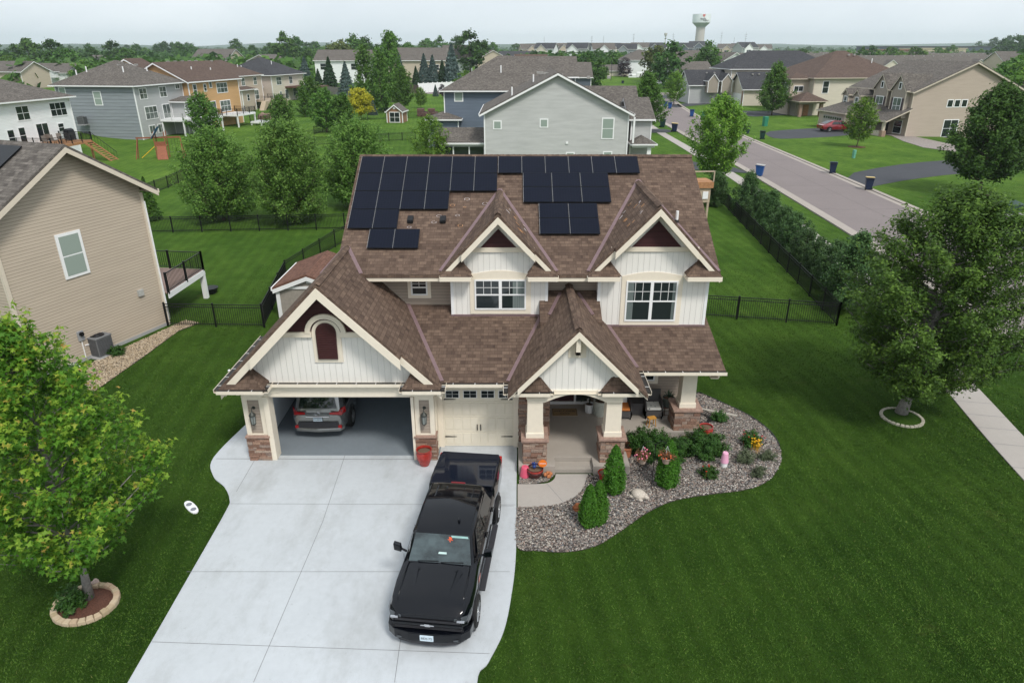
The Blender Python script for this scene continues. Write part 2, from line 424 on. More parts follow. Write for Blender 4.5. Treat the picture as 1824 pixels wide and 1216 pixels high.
# driveway outline traced on the ground
dl = spline([P(443, 752), P(381, 815), P(380, 848), P(400, 868), P(409, 890), P(402, 912), P(336, 1028), P(288, 1112), P(228, 1216), P(171, 1316), P(80, 1475)], 6)
dr = spline([P(921, 803), P(920, 870), P(919, 985), P(911, 1060), P(897, 1125), P(870, 1180), P(850, 1216), (-.62, 8.8), (.3, 6.2), (1.0, 2)], 6)
drive = dl + dr[::-1]
drive = [(-9.2, 24.5)] + dl + dr[::-1] + [(.15, 21.5), (-2.4, 21.5), (-2.4, 30), (-9.0, 30)]
sheet('driveway', drive, .03, CONC)
# saw-cut joints in the slab
jm = MB()
def joint(a, b, w_=.014, z=.0335):
    a = Vector((*a, 0)); b = Vector((*b, 0)); d = (b-a).normalized(); n = Vector((-d.y, d.x, 0))*w_/2
    jm.add([(a-n)+Vector((0,0,z)), (b-n)+Vector((0,0,z)), (b+n)+Vector((0,0,z)), (a+n)+Vector((0,0,z))], [(0, 1, 2, 3)])
joint(P(385, 818), P(745, 819), .028); joint(P(409, 898), P(918, 900)); joint(P(333, 1019), P(908, 1019)); joint(P(271, 1144), P(872, 1165))
joint(P(622, 790), P(575, 930)); joint(P(575, 930), P(452, 1216)); joint(P(775, 830), P(715, 1130)); joint(P(715, 1130), P(703, 1216)); joint(P(454, 820), P(421, 877))
joint(P(622, 790), (-5.3, 25)); joint(P(760, 900), P(915, 902))
JM = plain('joint dark', (.2, .205, .21), .9)
o = jm.build('driveway_joint', JM); tag(o, kind='structure')
# walkway
wk = spline([P(922, 904), P(975, 902), P(1012, 892), P(1035, 875), P(1048, 845)], 6)
wk2 = spline([P(990, 845), P(986, 855), P(970, 862), P(922, 863)], 5)
sheet('walkway', wk + wk2, .03, WALK)
jm = MB(); joint(P(973, 861), P(1003, 895)); o = jm.build('walkway_joint', JM); tag(o, kind='structure')
# street, kerbs, sidewalk: straight to the north, bending away right near us
def offset(pts, d):
    out = []
    for i, p in enumerate(pts):
        a = Vector(pts[max(i-1, 0)]); b = Vector(pts[min(i+1, len(pts)-1)]); t = (b-a).normalized(); n = Vector((t.y, -t.x))
        out.append((p[0]+n.x*d, p[1]+n.y*d))
    return out
LC = spline([(22.5, 8), (23.6, 20), (24.7, 33), (25.9, 48), (26.5, 60), (27.3, 83), (28.3, 120), (28.9, 141), (30.5, 160), (34.5, 193), (43, 230)], 5)   # left kerb face
def ribbon(name, line, d0, d1, z, mat, z0=-.05):
    a = offset(line, d0); b = offset(line, d1); m = MB(); n = len(a)
    vs = [(*p, z) for p in a] + [(*p, z) for p in b] + [(*p, z0) for p in a] + [(*p, z0) for p in b]; F = []
    for i in range(n-1): F += [(i, i+1, n+i+1, n+i)[::-1], (i, 2*n+i, 2*n+i+1, i+1)[::-1], (n+i, n+i+1, 3*n+i+1, 3*n+i)[::-1]]
    m.add(vs, F); o = m.build(name, mat); tag(o, kind='structure'); return o
ribbon('street', LC, .2, 9.2, .012, ASPH)
ribbon('kerb', LC, -.25, .2, .11, CURB); ribbon('kerb', LC, .2, .75, .02, CURB)
ribbon('kerb', LC, 9.2, 9.65, .11, CURB); ribbon('kerb', LC, 8.65, 9.2, .02, CURB)
SW = spline([(16.0, 8), (17.75, 19.5), (18.9, 25.6), (20.7, 35.3), (22.0, 43.2), (23.0, 54), (24.0, 66), (24.6, 76), (24.9, 98), (25.0, 122), (25.6, 141)], 5)
ribbon('sidewalk', SW, -.65, .75, .04, WALK)
jm = MB()
for i in range(0, len(SW)-1):
    a = Vector(SW[i]); b = Vector(SW[i+1]); nseg = max(1, int((b-a).length/1.6))
    for k in range(nseg):
        p = a+(b-a)*k/nseg; t = (b-a).normalized(); n = Vector((t.y, -t.x))
        joint(tuple(p-n*.65), tuple(p+n*.75), .02, .0435)
o = jm.build('sidewalk_joint', JM); tag(o, kind='structure')
# road cracks sealed with tar
jm = MB(); rnd = random.Random(4)
for y0 in (52, 60, 71, 88, 104, 126):
    x = 27+rnd.random(); y = y0; 
    while x < 36:
        x2 = x+.5+rnd.random()*.6; y2 = y+rnd.uniform(-.25, .3); joint((x, y), (x2, y2), .05, .016); x, y = x2, y2
for x0 in (31.5,):
    y = 45; x = x0
    while y < 150:
        y2 = y+1.5; x2 = x0+(y2-45)*.02+rnd.uniform(-.05, .05); joint((x, y), (x2, y2), .035, .016); x, y = x2, y2
o = jm.build('street_crack', plain('tar', (.09, .08, .08), .8)); tag(o, kind='structure')
# drives across the road and next door
sheet('asphalt_drive', smooth_poly([P(1360, 235), P(1408, 231), P(1500, 226), P(1530, 226), P(1540, 236), P(1500, 243), P(1400, 248), P(1372, 246)], 1), .02, DKASPH)
sheet('asphalt_drive', smooth_poly([P(1540, 337), P(1500, 312), P(1580, 296), P(1660, 287), P(1720, 285), (66, 90), (66, 84), P(1700, 310), P(1620, 320), P(1560, 331)], 1), .02, DKASPH)
sheet('asphalt_drive', [P(1262, 293), P(1225, 287), P(1110, 285), P(1100, 300), P(1240, 303), P(1335, 309), P(1312, 300)], .045, DKASPH)
sheet('asphalt_drive', [P(1185, 237), P(1205, 234), P(1180, 230), P(1110, 231), P(1110, 236)], .045, DKASPH)
sheet('asphalt_drive', [P(1180, 189), P(1205, 192), P(1260, 186), P(1330, 183), P(1330, 179), P(1260, 180)], .02, DKASPH)
sheet('asphalt_drive', [P(1166, 172), P(1180, 176), P(1290, 178), P(1290, 172), P(1200, 168)], .02, DKASPH)
sheet('asphalt_drive', [P(1300, 204), P(1345, 208), P(1440, 203), P(1440, 198), P(1320, 198)], .02, DKASPH)
sheet('asphalt_drive', [P(1772, 408), P(1780, 445), (48, 47), (48, 56)], .02, DKASPH)
sheet('street', [P(800, 163), P(640, 158), P(400, 152), P(400, 156), P(640, 163), P(800, 169)], .02, ASPH)
# mulch, rock strips
PEB = NT('river pebble')
PEB.set(PEB.ramp(PEB.n('ShaderNodeNewGeometry').outputs['Random Per Island'], [(0, (.08, .08, .08)), (.2, (.19, .15, .125)), (.38, (.12, .135, .145)), (.52, (.25, .175, .14)), (.7, (.21, .2, .185)), (.88, (.34, .30, .255)), (1, (.52, .49, .44))]), .8, spec=.25)
PEBT = NT('buff pebble')
PEBT.set(PEBT.ramp(PEBT.n('ShaderNodeNewGeometry').outputs['Random Per Island'], [(0, (.2, .15, .09)), (.4, (.34, .26, .17)), (.7, (.42, .34, .24)), (1, (.55, .47, .36))]), .85, spec=.2)
SOIL = plain('bed soil', (.06, .05, .045), .95, var=.3, scale=20)
MULCH = plain('bark mulch', (.10, .045, .03), .95, var=.5, scale=45)
def inside(p, poly):
    x, y = p; c = False; n = len(poly); j = n-1
    for i in range(n):
        xi, yi = poly[i]; xj, yj = poly[j]
        if (yi > y) != (yj > y) and x < (xj-xi)*(y-yi)/(yj-yi)+xi: c = not c
        j = i
    return c
def pebbles(name, poly, n, r, z, mat, seed=1, holes=(), flat=.6):
    rg = np.random.default_rng(seed); xs = [p[0] for p in poly]; ys = [p[1] for p in poly]
    x0, x1, y0, y1 = min(xs), max(xs), min(ys), max(ys)
    pts = rg.uniform((x0, y0), (x1, y1), (int(n*2.4), 2))
    pa = np.array(poly)
    def ins(pts, pa):
        c = np.zeros(len(pts), bool); j = len(pa)-1
        for i in range(len(pa)):
            xi, yi = pa[i]; xj, yj = pa[j]
            if yi != yj:
                t = ((yi > pts[:, 1]) != (yj > pts[:, 1])) & (pts[:, 0] < (xj-xi)*(pts[:, 1]-yi)/(yj-yi)+xi)
                c ^= t
            j = i
        return c
    k = ins(pts, pa)
    for h in holes: k &= ~ins(pts, np.array(h))
    pts = pts[k][:n]; m = len(pts)
    base = np.array([(1,0,0),(0,1,0),(-1,0,0),(0,-1,0),(0,0,1)], float)
    T = [(0,1,4),(1,2,4),(2,3,4),(3,0,4)]
    rr = r*rg.uniform(.6, 1.35, (m, 1)); sc = rg.uniform(.65, 1.2, (m, 3))*rr; sc[:, 2] *= flat
    a = rg.uniform(0, 6.28, m); ca, sa = np.cos(a), np.sin(a)
    v = base[None]*sc[:, None]*(1+rg.uniform(-.25, .25, (m, 5, 1)))
    X = v[..., 0]*ca[:, None]-v[..., 1]*sa[:, None]; Y = v[..., 0]*sa[:, None]+v[..., 1]*ca[:, None]
    tl = rg.uniform(-.35, .35, (m, 2)); Z = v[..., 2]+X*tl[:, :1]+Y*tl[:, 1:]
    V = np.stack([X+pts[:, :1], Y+pts[:, 1:], Z+z+rg.uniform(0, .018, (m, 1))], -1)
    me = bpy.data.meshes.new(name); VV = V.reshape(-1, 3)
    me.vertices.add(len(VV)); me.vertices.foreach_set('co', VV.astype(np.float32).ravel())
    F = (np.array(T)[None]+(np.arange(m)*5)[:, None, None]).reshape(-1)
    me.loops.add(len(F)); me.loops.foreach_set('vertex_index', F.astype(np.int32))
    me.polygons.add(len(F)//3); me.polygons.foreach_set('loop_start', np.arange(0, len(F), 3, dtype=np.int32))
    me.polygons.foreach_set('loop_total', np.full(len(F)//3, 3, np.int32)); me.update(calc_edges=True)
    o = link_mesh(name, me, mat); tag(o, kind='stuff')
    return o
bed = spline([P(921, 906), P(920, 973), P(960, 981), P(1010, 983), P(1060, 973), P(1100, 950), P(1150, 915), P(1200, 892), P(1270, 880), P(1330, 872), P(1370, 855), P(1390, 825), P(1388, 795), P(1370, 768), P(1335, 742), P(1290, 720), P(1245, 700)], 4)
bed = bed + [(6.9, 24.5), (6.9, 21.5), (4.1, 21.4), (3.9, 19.15), (2.7, 19.15)] + [p for p in wk[::-1]]
sheet('gravel_bed', bed, .02, SOIL)
pebbles('bed_gravel', bed, 30000, .030, .03, PEB, 3)
bed2 = wk2[1:] + [(.1, 18.8), (.3, 19.2), (1.3, 19.2)]
bed2 = [P(925, 862)] + [P(952, 862), P(975, 858), P(988, 846)] + [(1.35, 19.2), (.25, 19.2)]
sheet('gravel_bed', bed2, .02, SOIL); pebbles('bed_gravel', bed2, 900, .028, .03, PEB, 5)
strip = [(-19.5, 27.0), (-17.2, 33.3), (-16.3, 32.9), P(318, 590), P(250, 640), P(210, 668), P(165, 700), (-18.5, 26.0)]
sheet('gravel_strip', strip, .02, SOIL); pebbles('strip_gravel', strip, 9000, .03, .03, PEBT, 6)
# ================================================================ the main house
H0 = empty('house', 'brown shingled two-storey house with white gables, rooftop solar panels and an open double garage', 'house', (0, 25, 0))
mz = .57; mEY, mEZ, mRY = 22.55, 5.97, 28.2; mRZ = mEZ+mz*(mRY-mEY); mX0, mX1 = -6.15, 7.25
lz = .45; LEY, REY, EZ = 20.05, 20.94, 3.05
def roofslab(pts, th=.13, name='roof', mat=None, parent=None, label=None):
    m = MB(); m.prism([Vector(p)-Vector((0, 0, th)) for p in pts], (0, 0, th)); return m.build(name, mat or SH_BR, parent or H0, label=label)
mainz = lambda y: mEZ+mz*(y-mEY)
# --- walls
bodyL, bodyR = -5.75, 6.85
w_ = MB()
w_.yz([(23.4, 2.95), (33.3, 2.95), (33.3, mEZ-.15), (28.2, mRZ-.35), (23.4, mEZ+.2)], bodyL, bodyR)
w_.box(1.3, bodyR, 23.6, 33.3, 0, 2.95); w_.box(-2.3, 1.3, 23.9, 33.3, 0, 2.95)
w_.box(bodyL, -2.3, 27.3, 33.3, 0, 2.95)
w_.box(bodyL-.02, 3.1, 23.38, 23.4, 4.5, 6.2)
walls = w_.build('wall', TAUPE, H0)
# garage shell: outer and inner faces
g = MB(); g.box(-9.05, -8.9, 20.45, 27.3, 0, 2.95); g.box(-9.05, bodyL, 27.15, 27.3, 0, 2.95)
g.box(-9.05, bodyL, 23.9, 27.3, 2.85, 2.95)
g.build('wall', TAUPE, H0)
GWALL = plain('garage drywall', (.74, .8, .85), .8, var=.03)
g = MB(); g.box(-8.9, -8.86, 20.5, 27.1, .03, 2.8); g.box(-8.86, -2.5, 27.05, 27.1, .03, 2.8)
g.box(-2.55, -2.5, 21.05, 27.05, .03, 2.8); g.box(-8.86, -2.5, 20.5, 27.1, 2.8, 2.84)
g.box(-8.86, -8.2, 20.42, 20.5, .03, 2.8); g.box(-3.36, -2.68, 20.42, 20.5, .03, 2.8); g.box(-8.2, -3.36, 20.42, 20.5, 2.5, 2.8)
g.build('garage_lining', GWALL, H0)
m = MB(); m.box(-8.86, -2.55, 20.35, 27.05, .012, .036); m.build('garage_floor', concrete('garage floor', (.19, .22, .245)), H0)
# single-bay front wall
g = MB(); g.box(-2.65, -2.42, 20.9, 21.05, .0, 3.0); g.box(.06, .24, 20.9, 21.05, 0, 3.0); g.box(-2.42, .06, 20.9, 21.05, 2.44, 3.0); g.box(-2.68, -2.6, 20.42, 20.9, 0, 2.95)
g.build('door_surround', CREAM, H0, bevel=.01)
g = MB(); g.box(-2.5, 1.3, 21.06, 23.9, .03, .06); g.box(.24, 1.3, 21.05, 23.9, .0, 2.7); g.build('wall', TAUPE, H0)
# --- roofs: main with notches for the two dormers
def dormer(xc, zr, half, ze, y0, wall_y):
    yb = mEY+(zr-mEZ)/mz         # where its ridge meets the main roof
    return dict(xc=xc, zr=zr, half=half, ze=ze, y0=y0, wy=wall_y, yb=yb)
DR = dormer(4.93, 8.42, 2.28, 6.02, 22.33, 22.88)
DL = dormer(-.47, 8.15, 2.03, 6.02, 22.33, 22.88)
pts = [(mX0, mEY), (DL['xc']-DL['half']+.1, mEY), (DL['xc'], DL['yb']-.25), (DL['xc']+DL['half']-.1, mEY),
       (DR['xc']-DR['half']+.1, mEY), (DR['xc'], DR['yb']-.25), (DR['xc']+DR['half']-.1, mEY), (mX1, mEY), (mX1, mRY), (mX0, mRY)]
mr = roofslab([(x, y, mainz(y)) for x, y in pts], label='main roof slope facing the street')
roofslab([(mX1, 33.85, mEZ), (mX0, 33.85, mEZ), (mX0, mRY, mRZ), (mX1, mRY, mRZ)][::-1])
def ridge_cap(p, q, w_=.16, mat=SH_BR, par=None, z=.03):
    m = MB(); p = Vector(p); q = Vector(q); n = max(1, int((q-p).length/.22)); d = (q-p)/n; u = d.cross(Vector((0, 0, 1))).normalized()
    for i in range(n):
        a = p+d*i; b = a+d*1.08; up = Vector((0, 0, z)); lo = Vector((0, 0, z-w_*.55))
        k = Vector((0, 0, .012))
        m.add([a-u*w_+lo, a+up, a+u*w_+lo, b-u*w_+lo+k, b+up+k, b+u*w_+lo+k], [(0, 1, 4, 3)[::-1], (1, 2, 5, 4)[::-1], (3, 4, 5)])
    return m.build('ridge_cap', mat, par or H0)
ridge_cap((mX0, mRY, mRZ), (mX1, mRY, mRZ))
m = MB()   # rake fascia on both ends and eave fascia + soffit
for x0, x1 in ((mX0-.02, mX0+.03), (mX1-.03, mX1+.02)):
    m = MB()
    m.yz([(mEY+.03, mEZ-.13), (mRY, mRZ-.13), (33.8, mEZ-.13), (33.8, mEZ-.3), (mRY, mRZ-.32), (mEY+.03, mEZ-.3)], x0, x1); m.build("fascia", CREAM, H0)
m = MB()
m.box(mX0+.03, DL['xc']-DL['half']+.05, mEY+.02, mEY+.06, mEZ-.26, mEZ-.085)
m.build('fascia', CREAM, H0); m = MB(); m.box(DL['xc']+DL['half']-.05, DR['xc']-DR['half']+.05, mEY+.02, mEY+.06, mEZ-.26, mEZ-.085)
m.build('fascia', CREAM, H0)
m = MB(); m.box(mX0+.03, DL['xc']-DL['half'], mEY+.06, 23.38, mEZ-.28, mEZ-.25); m.build('soffit', CREAM, H0); m = MB(); m.box(DL['xc']+DL['half'], DR['xc']-DR['half'], mEY+.06, 23.38, mEZ-.28, mEZ-.25)
m.build('soffit', CREAM, H0)
# lower roofs
lowz = lambda y, e: EZ+lz*(y-e)
roofslab([(-2.5, LEY, EZ), (2.0, LEY, EZ), (2.0, 23.45, lowz(23.45, LEY)), (-4.3, 23.45, lowz(23.45, LEY)), (-2.9, LEY+.5, lowz(LEY+.5, LEY))], label='lower roof over the single garage door')
roofslab([(2.0, REY, EZ), (7.32, REY, EZ), (7.12, 23.45, lowz(23.45, REY)), (2.0, 23.45, lowz(23.45, REY))], label='lower roof over the porch')
m = MB(); m.yz([(REY+.03, EZ-.3), (REY+.03, EZ-.13), (23.45, lowz(23.45, REY)-.13), (23.45, EZ-.3)], 7.1, 7.14); m.build('fascia', CREAM, H0); m = MB(); m.box(6.85, 7.12, REY+.03, 23.6, EZ-.33, EZ-.3)
m.build('soffit', CREAM, H0)
# saddle roof between the bays
m = MB(); zf = lambda y: 4.62+.45*(y-22.55)
m.prism([(.98, 21.9, zf(21.9)-.8), (3.14, 21.9, zf(21.9)-.8), (3.14, 23.4, zf(23.4)+.0-.8), (.98, 23.4, zf(23.4)-.8)], (0, 0, .8+.12))
m.build('roof', SH_BR, H0, label='small raised roof between the two upper bays')
# --- gabled roofs
def gable(xc, zr, xl, xr, ze, y0, yb, split=.6, step=.28, th=.12, rake=.24, name='gable', two=True):
    """roof slabs + rake boards. y0 = front of the projecting upper part"""
    for s, xe in ((-1, xl), (1, xr)):
        k = (zr-ze)/abs(xc-xe)
        xm = xc+(xe-xc)*split; zm = zr+(ze-zr)*split
        ya = y0+(step if two else 0)
        poly = [(xc, y0, zr), (xm, y0, zm), (xm, ya, zm), (xe, ya, ze), (xe, yb, ze), (xc, yb, zr)] if two else [(xc, y0, zr), (xe, y0, ze), (xe, yb, ze), (xc, yb, zr)]
        roofslab(poly, th)
        t = MB(); e = .03
        def strip(x0, z0, x1, z1, dr, wd, ya_, yb_, sq=False):
            p = [(x0, z0-dr), (x1, z1-dr), (x1, z1-dr-wd), (x0, z0-dr-wd)]
            t.xz(p, ya_, yb_)
        if two:
            strip(xc, zr, xm, zm, th, rake*1.35, y0-.02, y0+.03)
            strip(xm+(xc-xm)*.12, zm+(zr-zm)*.12, xe, ze, th+.004, rake*1.15, ya-.02, ya+.03)
            # soffit under the projecting part
            strip(xc, zr, xm, zm, th+.002, .03, y0+.03, ya+.6)
            strip(xc, zr, xe, ze, th+.05, .03, ya+.03, ya+.45)
            strip(xc, zr-.0, xe, ze, th+.09, rake*1.1, ya+.3, ya+.335)
        else:
            strip(xc, zr, xe+(xc-xe)*.14, ze+(zr-ze)*.14, th, rake*1.25, y0-.02, y0+.03)
            strip(xc, zr, xe, ze, th+.05, .03, y0+.03, y0+.4)
        t.build('rake_board', CREAM, H0, bevel=.006)
    ridge_cap((xc, y0, zr), (xc, yb, zr), .14)
GX, GZR, GY0 = -5.93, 6.66, 19.42
gable(GX, GZR, -9.52, -2.30, 3.04, GY0, 25.3, .66, .26, rake=.26)
gable(DR['xc'], DR['zr'], DR['xc']-DR['half'], DR['xc']+DR['half'], 6.02, 22.33, DR['yb']+.1, .62, .2, rake=.18)
gable(DL['xc'], DL['zr'], DL['xc']-DL['half'], DL['xc']+DL['half'], 6.02, 22.33, DL['yb']+.1, .62, .2, rake=.18)
PX, PZR = 2.06, 5.36
gable(PX, PZR, -.13, 4.33, 3.06, 19.12, 23.45, two=False, rake=.17)
# valley flashing: strips laid where the roofs meet
def flash(p, q, w_=.14):
    m = MB(); m.beam(Vector(p)+Vector((0, 0, .035)), Vector(q)+Vector((0, 0, .035)), w_, .03); m.build('flashing', FLASH, H0)
def meet(xc, zr, xe, ze, plane, y_lo, y_hi):
    k = (zr-ze)/abs(xe-xc); sg = 1 if xe > xc else -1
    def X(y): return xc+sg*(zr-plane(y))/k
    flash((X(y_lo), y_lo, plane(y_lo)), (X(y_hi), y_hi, plane(y_hi)))
for D in (DR, DL):
    for sg in (-1, 1): meet(D['xc'], D['zr'], D['xc']+sg*D['half'], D['ze'], mainz, mEY+.1, D['yb'])
meet(GX, GZR, -2.3, 3.04, lambda y: lowz(y, LEY), LEY+.02, 23.38)
meet(GX, GZR, -2.3, 3.04, mainz, mEY, mEY+(GZR-mEZ)/mz-.1); meet(GX, GZR, -9.52, 3.04, mainz, mEY, mEY+(GZR-mEZ)/mz-.1)
meet(PX, PZR, -.13, 3.06, lambda y: lowz(y, LEY), LEY+.02, 22.85); meet(PX, PZR, 4.33, 3.06, lambda y: lowz(y, REY), REY+.1, 22.85)
meet(PX, PZR, -.13, 3.06, lambda y: zf(y)+.12, 22.2, 23.2); meet(PX, PZR, 4.33, 3.06, lambda y: zf(y)+.12, 22.2, 23.2)
# --- gable walls
def gwall(xc, zr, half, xw0, xw1, zb, y, zt, name='gable_wall', drop=.2, k=None):
    m = MB(); sl = k
    a = zr-drop
    def z_at(x): return a-abs(x-xc)*sl
    pts = [(xw0, zb), (xw1, zb), (xw1, max(zb+.01, z_at(xw1))), (xc, a), (xw0, max(zb+.01, z_at(xw0)))]
    m.xz(pts, y, y+.15); return m.build(name, BOARD, H0)
gk = (GZR-3.04)/3.6
gwall(GX, GZR, 3.6, -8.95, -2.9, 3.0, 20.15, 0, k=gk)
gwall(PX, PZR, 2.2, .45, 3.7, 2.95, 19.52, 0, k=1.03)
def bay(D, x0, x1, zb):
    m = MB(); k = (D['zr']-D['ze'])/D['half']; y = D['wy']
    pts = [(x0, zb), (x1, zb), (x1, 6.0), (D['xc']+(D['zr']-.2-6.0)/k, 6.0), (D['xc'], D['zr']-.2), (D['xc']-(D['zr']-.2-6.0)/k, 6.0), (x0, 6.0)]
    m.xz(pts, y, 23.5); o = m.build('bay_wall', BOARD, H0)
    for x in (x0, x1): c = MB(); c.box(x-.03 if x == x0 else x-.07, x+.07 if x == x0 else x+.03, y-.022, y+.12, zb, 5.85); c.build('corner_board', WHITE, H0)
    c = MB(); c.box(x0-.05, x1+.05, y-.05, y, zb-.02, zb+.045); c.build('flashing', FLASH, H0)
    return o
bay(DR, 3.07, 6.95, lowz(22.88, REY)); bay(DL, -2.15, 1.25, lowz(22.88, LEY))
# maroon shake triangles with their cream trim
def shake(xc, zt, zb, half, y, arch=None):
    m = MB(); m.xz([(xc-half, zb), (xc+half, zb), (xc, zt)], y-.03, y-.002); m.build('gable_panel', MAROON, H0)
shake(DR['xc']+.08, 7.78, 6.86, .86, DR['wy']); shake(DL['xc'], 7.5, 6.84, .62, DL['wy'])
shake(GX-.08, 6.12, 4.82, 1.30, 20.15)
m = MB(); m.box(DR['xc']-1.5, DR['xc']+1.55, DR['wy']-.06, DR['wy']-.032, 6.70, 6.87); m.build('gable_trim', CREAM, H0, bevel=.008); m = MB(); m.box(DL['xc']-1.25, DL['xc']+1.25, DL['wy']-.06, DL['wy']-.032, 6.68, 6.85)
m.build('gable_trim', CREAM, H0, bevel=.008)
# arched louver
lx = -5.97
def arch(cx, cz, r, n=14, a0=0, a1=PI): return [(cx+r*math.cos(a0+(a1-a0)*i/n), cz+r*math.sin(a0+(a1-a0)*i/n)) for i in range(n+1)]
m = MB(); band = arch(lx, 4.72, .62) + arch(lx, 4.72, .47)[::-1]
for i in range(14):
    a = arch(lx, 4.80, .66); b = arch(lx, 4.80, .5); m.xz([a[i], a[i+1], b[i+1], b[i]], 20.03, 20.12)
m.box(-7.62, lx-.47, 20.05, 20.12, 4.66, 4.83); m.box(lx+.47, -4.25, 20.05, 20.12, 4.66, 4.83)
m.build('gable_trim', CREAM, H0)
m = MB(); m.xz([(lx-.46, 3.76)] + [(lx+.46, 3.76)] + arch(lx, 4.78, .46), 20.10, 20.148); m.build('louver_surround', CREAM, H0)
lv = MB(); lv.xz([(lx-.31, 3.93), (lx+.31, 3.93)] + arch(lx, 4.82, .33), 20.06, 20.098)
for i in range(17):
    z = 3.96+i*.067; hw = .3 if z < 4.82 else math.sqrt(max(.01, .31**2-(z-4.82)**2))
    lv.prism([(lx-hw, 20.055, z), (lx+hw, 20.055, z), (lx+hw, 20.03, z-.012), (lx-hw, 20.03, z-.012)], (0, 0, .02))
lv.box(lx-.32, lx-.285, 20.03, 20.06, 3.92, 4.7); lv.box(lx+.285, lx+.32, 20.03, 20.06, 3.92, 4.7); lv.box(lx-.32, lx+.32, 20.03, 20.06, 3.9, 3.94)
lv.build('louver', LOUVER, H0)
# --- corner hip returns
def hipret(x0, x1, y0, yw, ze, zp, sgn, xp=None):
    """x0 outer tip, x1 inner corner (front), rises to the wall yw"""
    xp = xp if xp is not None else (x0+x1)/2
    xi = x1-sgn*0-(.0)
    m = MB(); e = .1
    A = (x0, y0, ze); B = (x1, y0, ze); C = (x1, yw, ze+.02); Pk = (xp, yw, zp); O = (x0, yw, ze)
    A2, B2, C2, O2 = [(p[0], p[1], p[2]-e) for p in (A, B, C, O)]
    F = [(0, 1, 3), (1, 2, 3), (0, 3, 4), (5, 6, 1, 0), (6, 7, 2, 1), (8, 7, 6, 5)]
    m.add([A, B, C, Pk, O, A2, B2, C2, O2], F)
    bm_ = m.build('return_roof', SH_BR, H0)
    # a run of hip caps up the inner hip
    p = Vector(B); q = Vector(Pk); c = MB(); n = 5
    for i in range(n):
        a = p.lerp(q, i/n)+Vector((0, 0, .02)); b = p.lerp(q, (i+1.05)/n)+Vector((0, 0, .03)); u = Vector((.09, 0, -.045)); 
        c.add([a-u*1+Vector((0, 0, -.09)), a, a+u, b-u+Vector((0, 0, -.09)), b, b+u], [(0, 1, 4, 3), (1, 2, 5, 4)])
    c.build('ridge_cap', SH_BR, H0)
def gutter(pts, par=None, closed=False, h=.11, wd=.13, out_=1):
    """open gutter channel along a horizontal polyline: outer lip, floor, dark inside, straps"""
    m = MB(); k = MB(); straps = []
    for i in range(len(pts)-1):
        a = Vector(pts[i]); b = Vector(pts[i+1]); d = (b-a).normalized(); n = Vector((d.y, -d.x, 0))*out_
        z = Vector((0, 0, 1)); e = d*.012
        o_ = n*wd
        m.prism([a+o_-e, b+o_+e, b+o_+e+n*.012, a+o_-e+n*.012], (0, 0, -h))
        m.prism([a-e-z*h, b+e-z*h, b+e+o_-z*h, a-e+o_-z*h], (0, 0, -.012))
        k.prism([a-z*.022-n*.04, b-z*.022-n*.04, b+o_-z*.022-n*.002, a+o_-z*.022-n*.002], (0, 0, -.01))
        L_ = (b-a).length; q = max(1, round(L_/.62))
        for j in range(q):
            c = a+d*(L_*(j+.5)/q)-z*.01
            t_ = MB(); t_.prism([c-d*.009, c+d*.009, c+d*.009+o_, c-d*.009+o_], (0, 0, -.008)); straps.append(t_)
    g_ = m.build('gutter', CREAM, par or H0)
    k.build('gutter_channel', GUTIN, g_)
    for t_ in straps: t_.build('gutter_strap', WHITE, g_)
    return g_
# garage returns + beam gutter
hipret(-9.50, -8.05, 19.55, 20.15, EZ, 3.72, 1, -8.75); hipret(-2.32, -3.5, 19.55, 20.15, EZ, 3.72, -1, -3.05)
gutter([(-9.52, 24, EZ), (-9.52, 19.53, EZ), (-8.03, 19.53, EZ), (-8.03, 20.03, EZ+.01), (-3.52, 20.03, EZ+.01), (-3.52, 19.53, EZ), (-2.3, 19.53, EZ), (-2.3, 20.03, EZ), (-.14, 20.03, EZ), (-.14, 19.38, EZ), (1.22, 19.38, EZ), (1.22, 19.5, EZ)])
gutter([(2.9, 19.5, EZ), (2.9, 19.38, EZ), (4.35, 19.38, EZ), (4.35, 20.92, EZ), (7.32, 20.92, EZ)])
hipret(-.13, 1.22, 19.4, 19.55, EZ, 3.62, 1, .75); hipret(4.33, 2.9, 19.4, 19.55, EZ, 3.62, -1, 3.35)
for D, x0, x1 in ((DR, 2.62, 3.72), (DR, 7.25, 6.06), (DL, -2.5, -1.42), (DL, 1.6, .55)):
    s_ = 1 if x1 > x0 else -1
    hipret(x0, x1, 22.36, 22.88, 5.95, 6.5, s_, x0+s_*.62)
    m = MB(); a, b = sorted((x0, x1)); m.box(a, b, 22.33, 22.36, 5.78, 5.93); m.box(a, b, 22.36, 22.88, 5.78, 5.82); m.box(x1-.015, x1+.015, 22.36, 22.88, 5.78, 5.93); m.box(x0-.015, x0+.015, 22.36, 22.88, 5.78, 5.93)
    m.build('fascia', CREAM, H0)
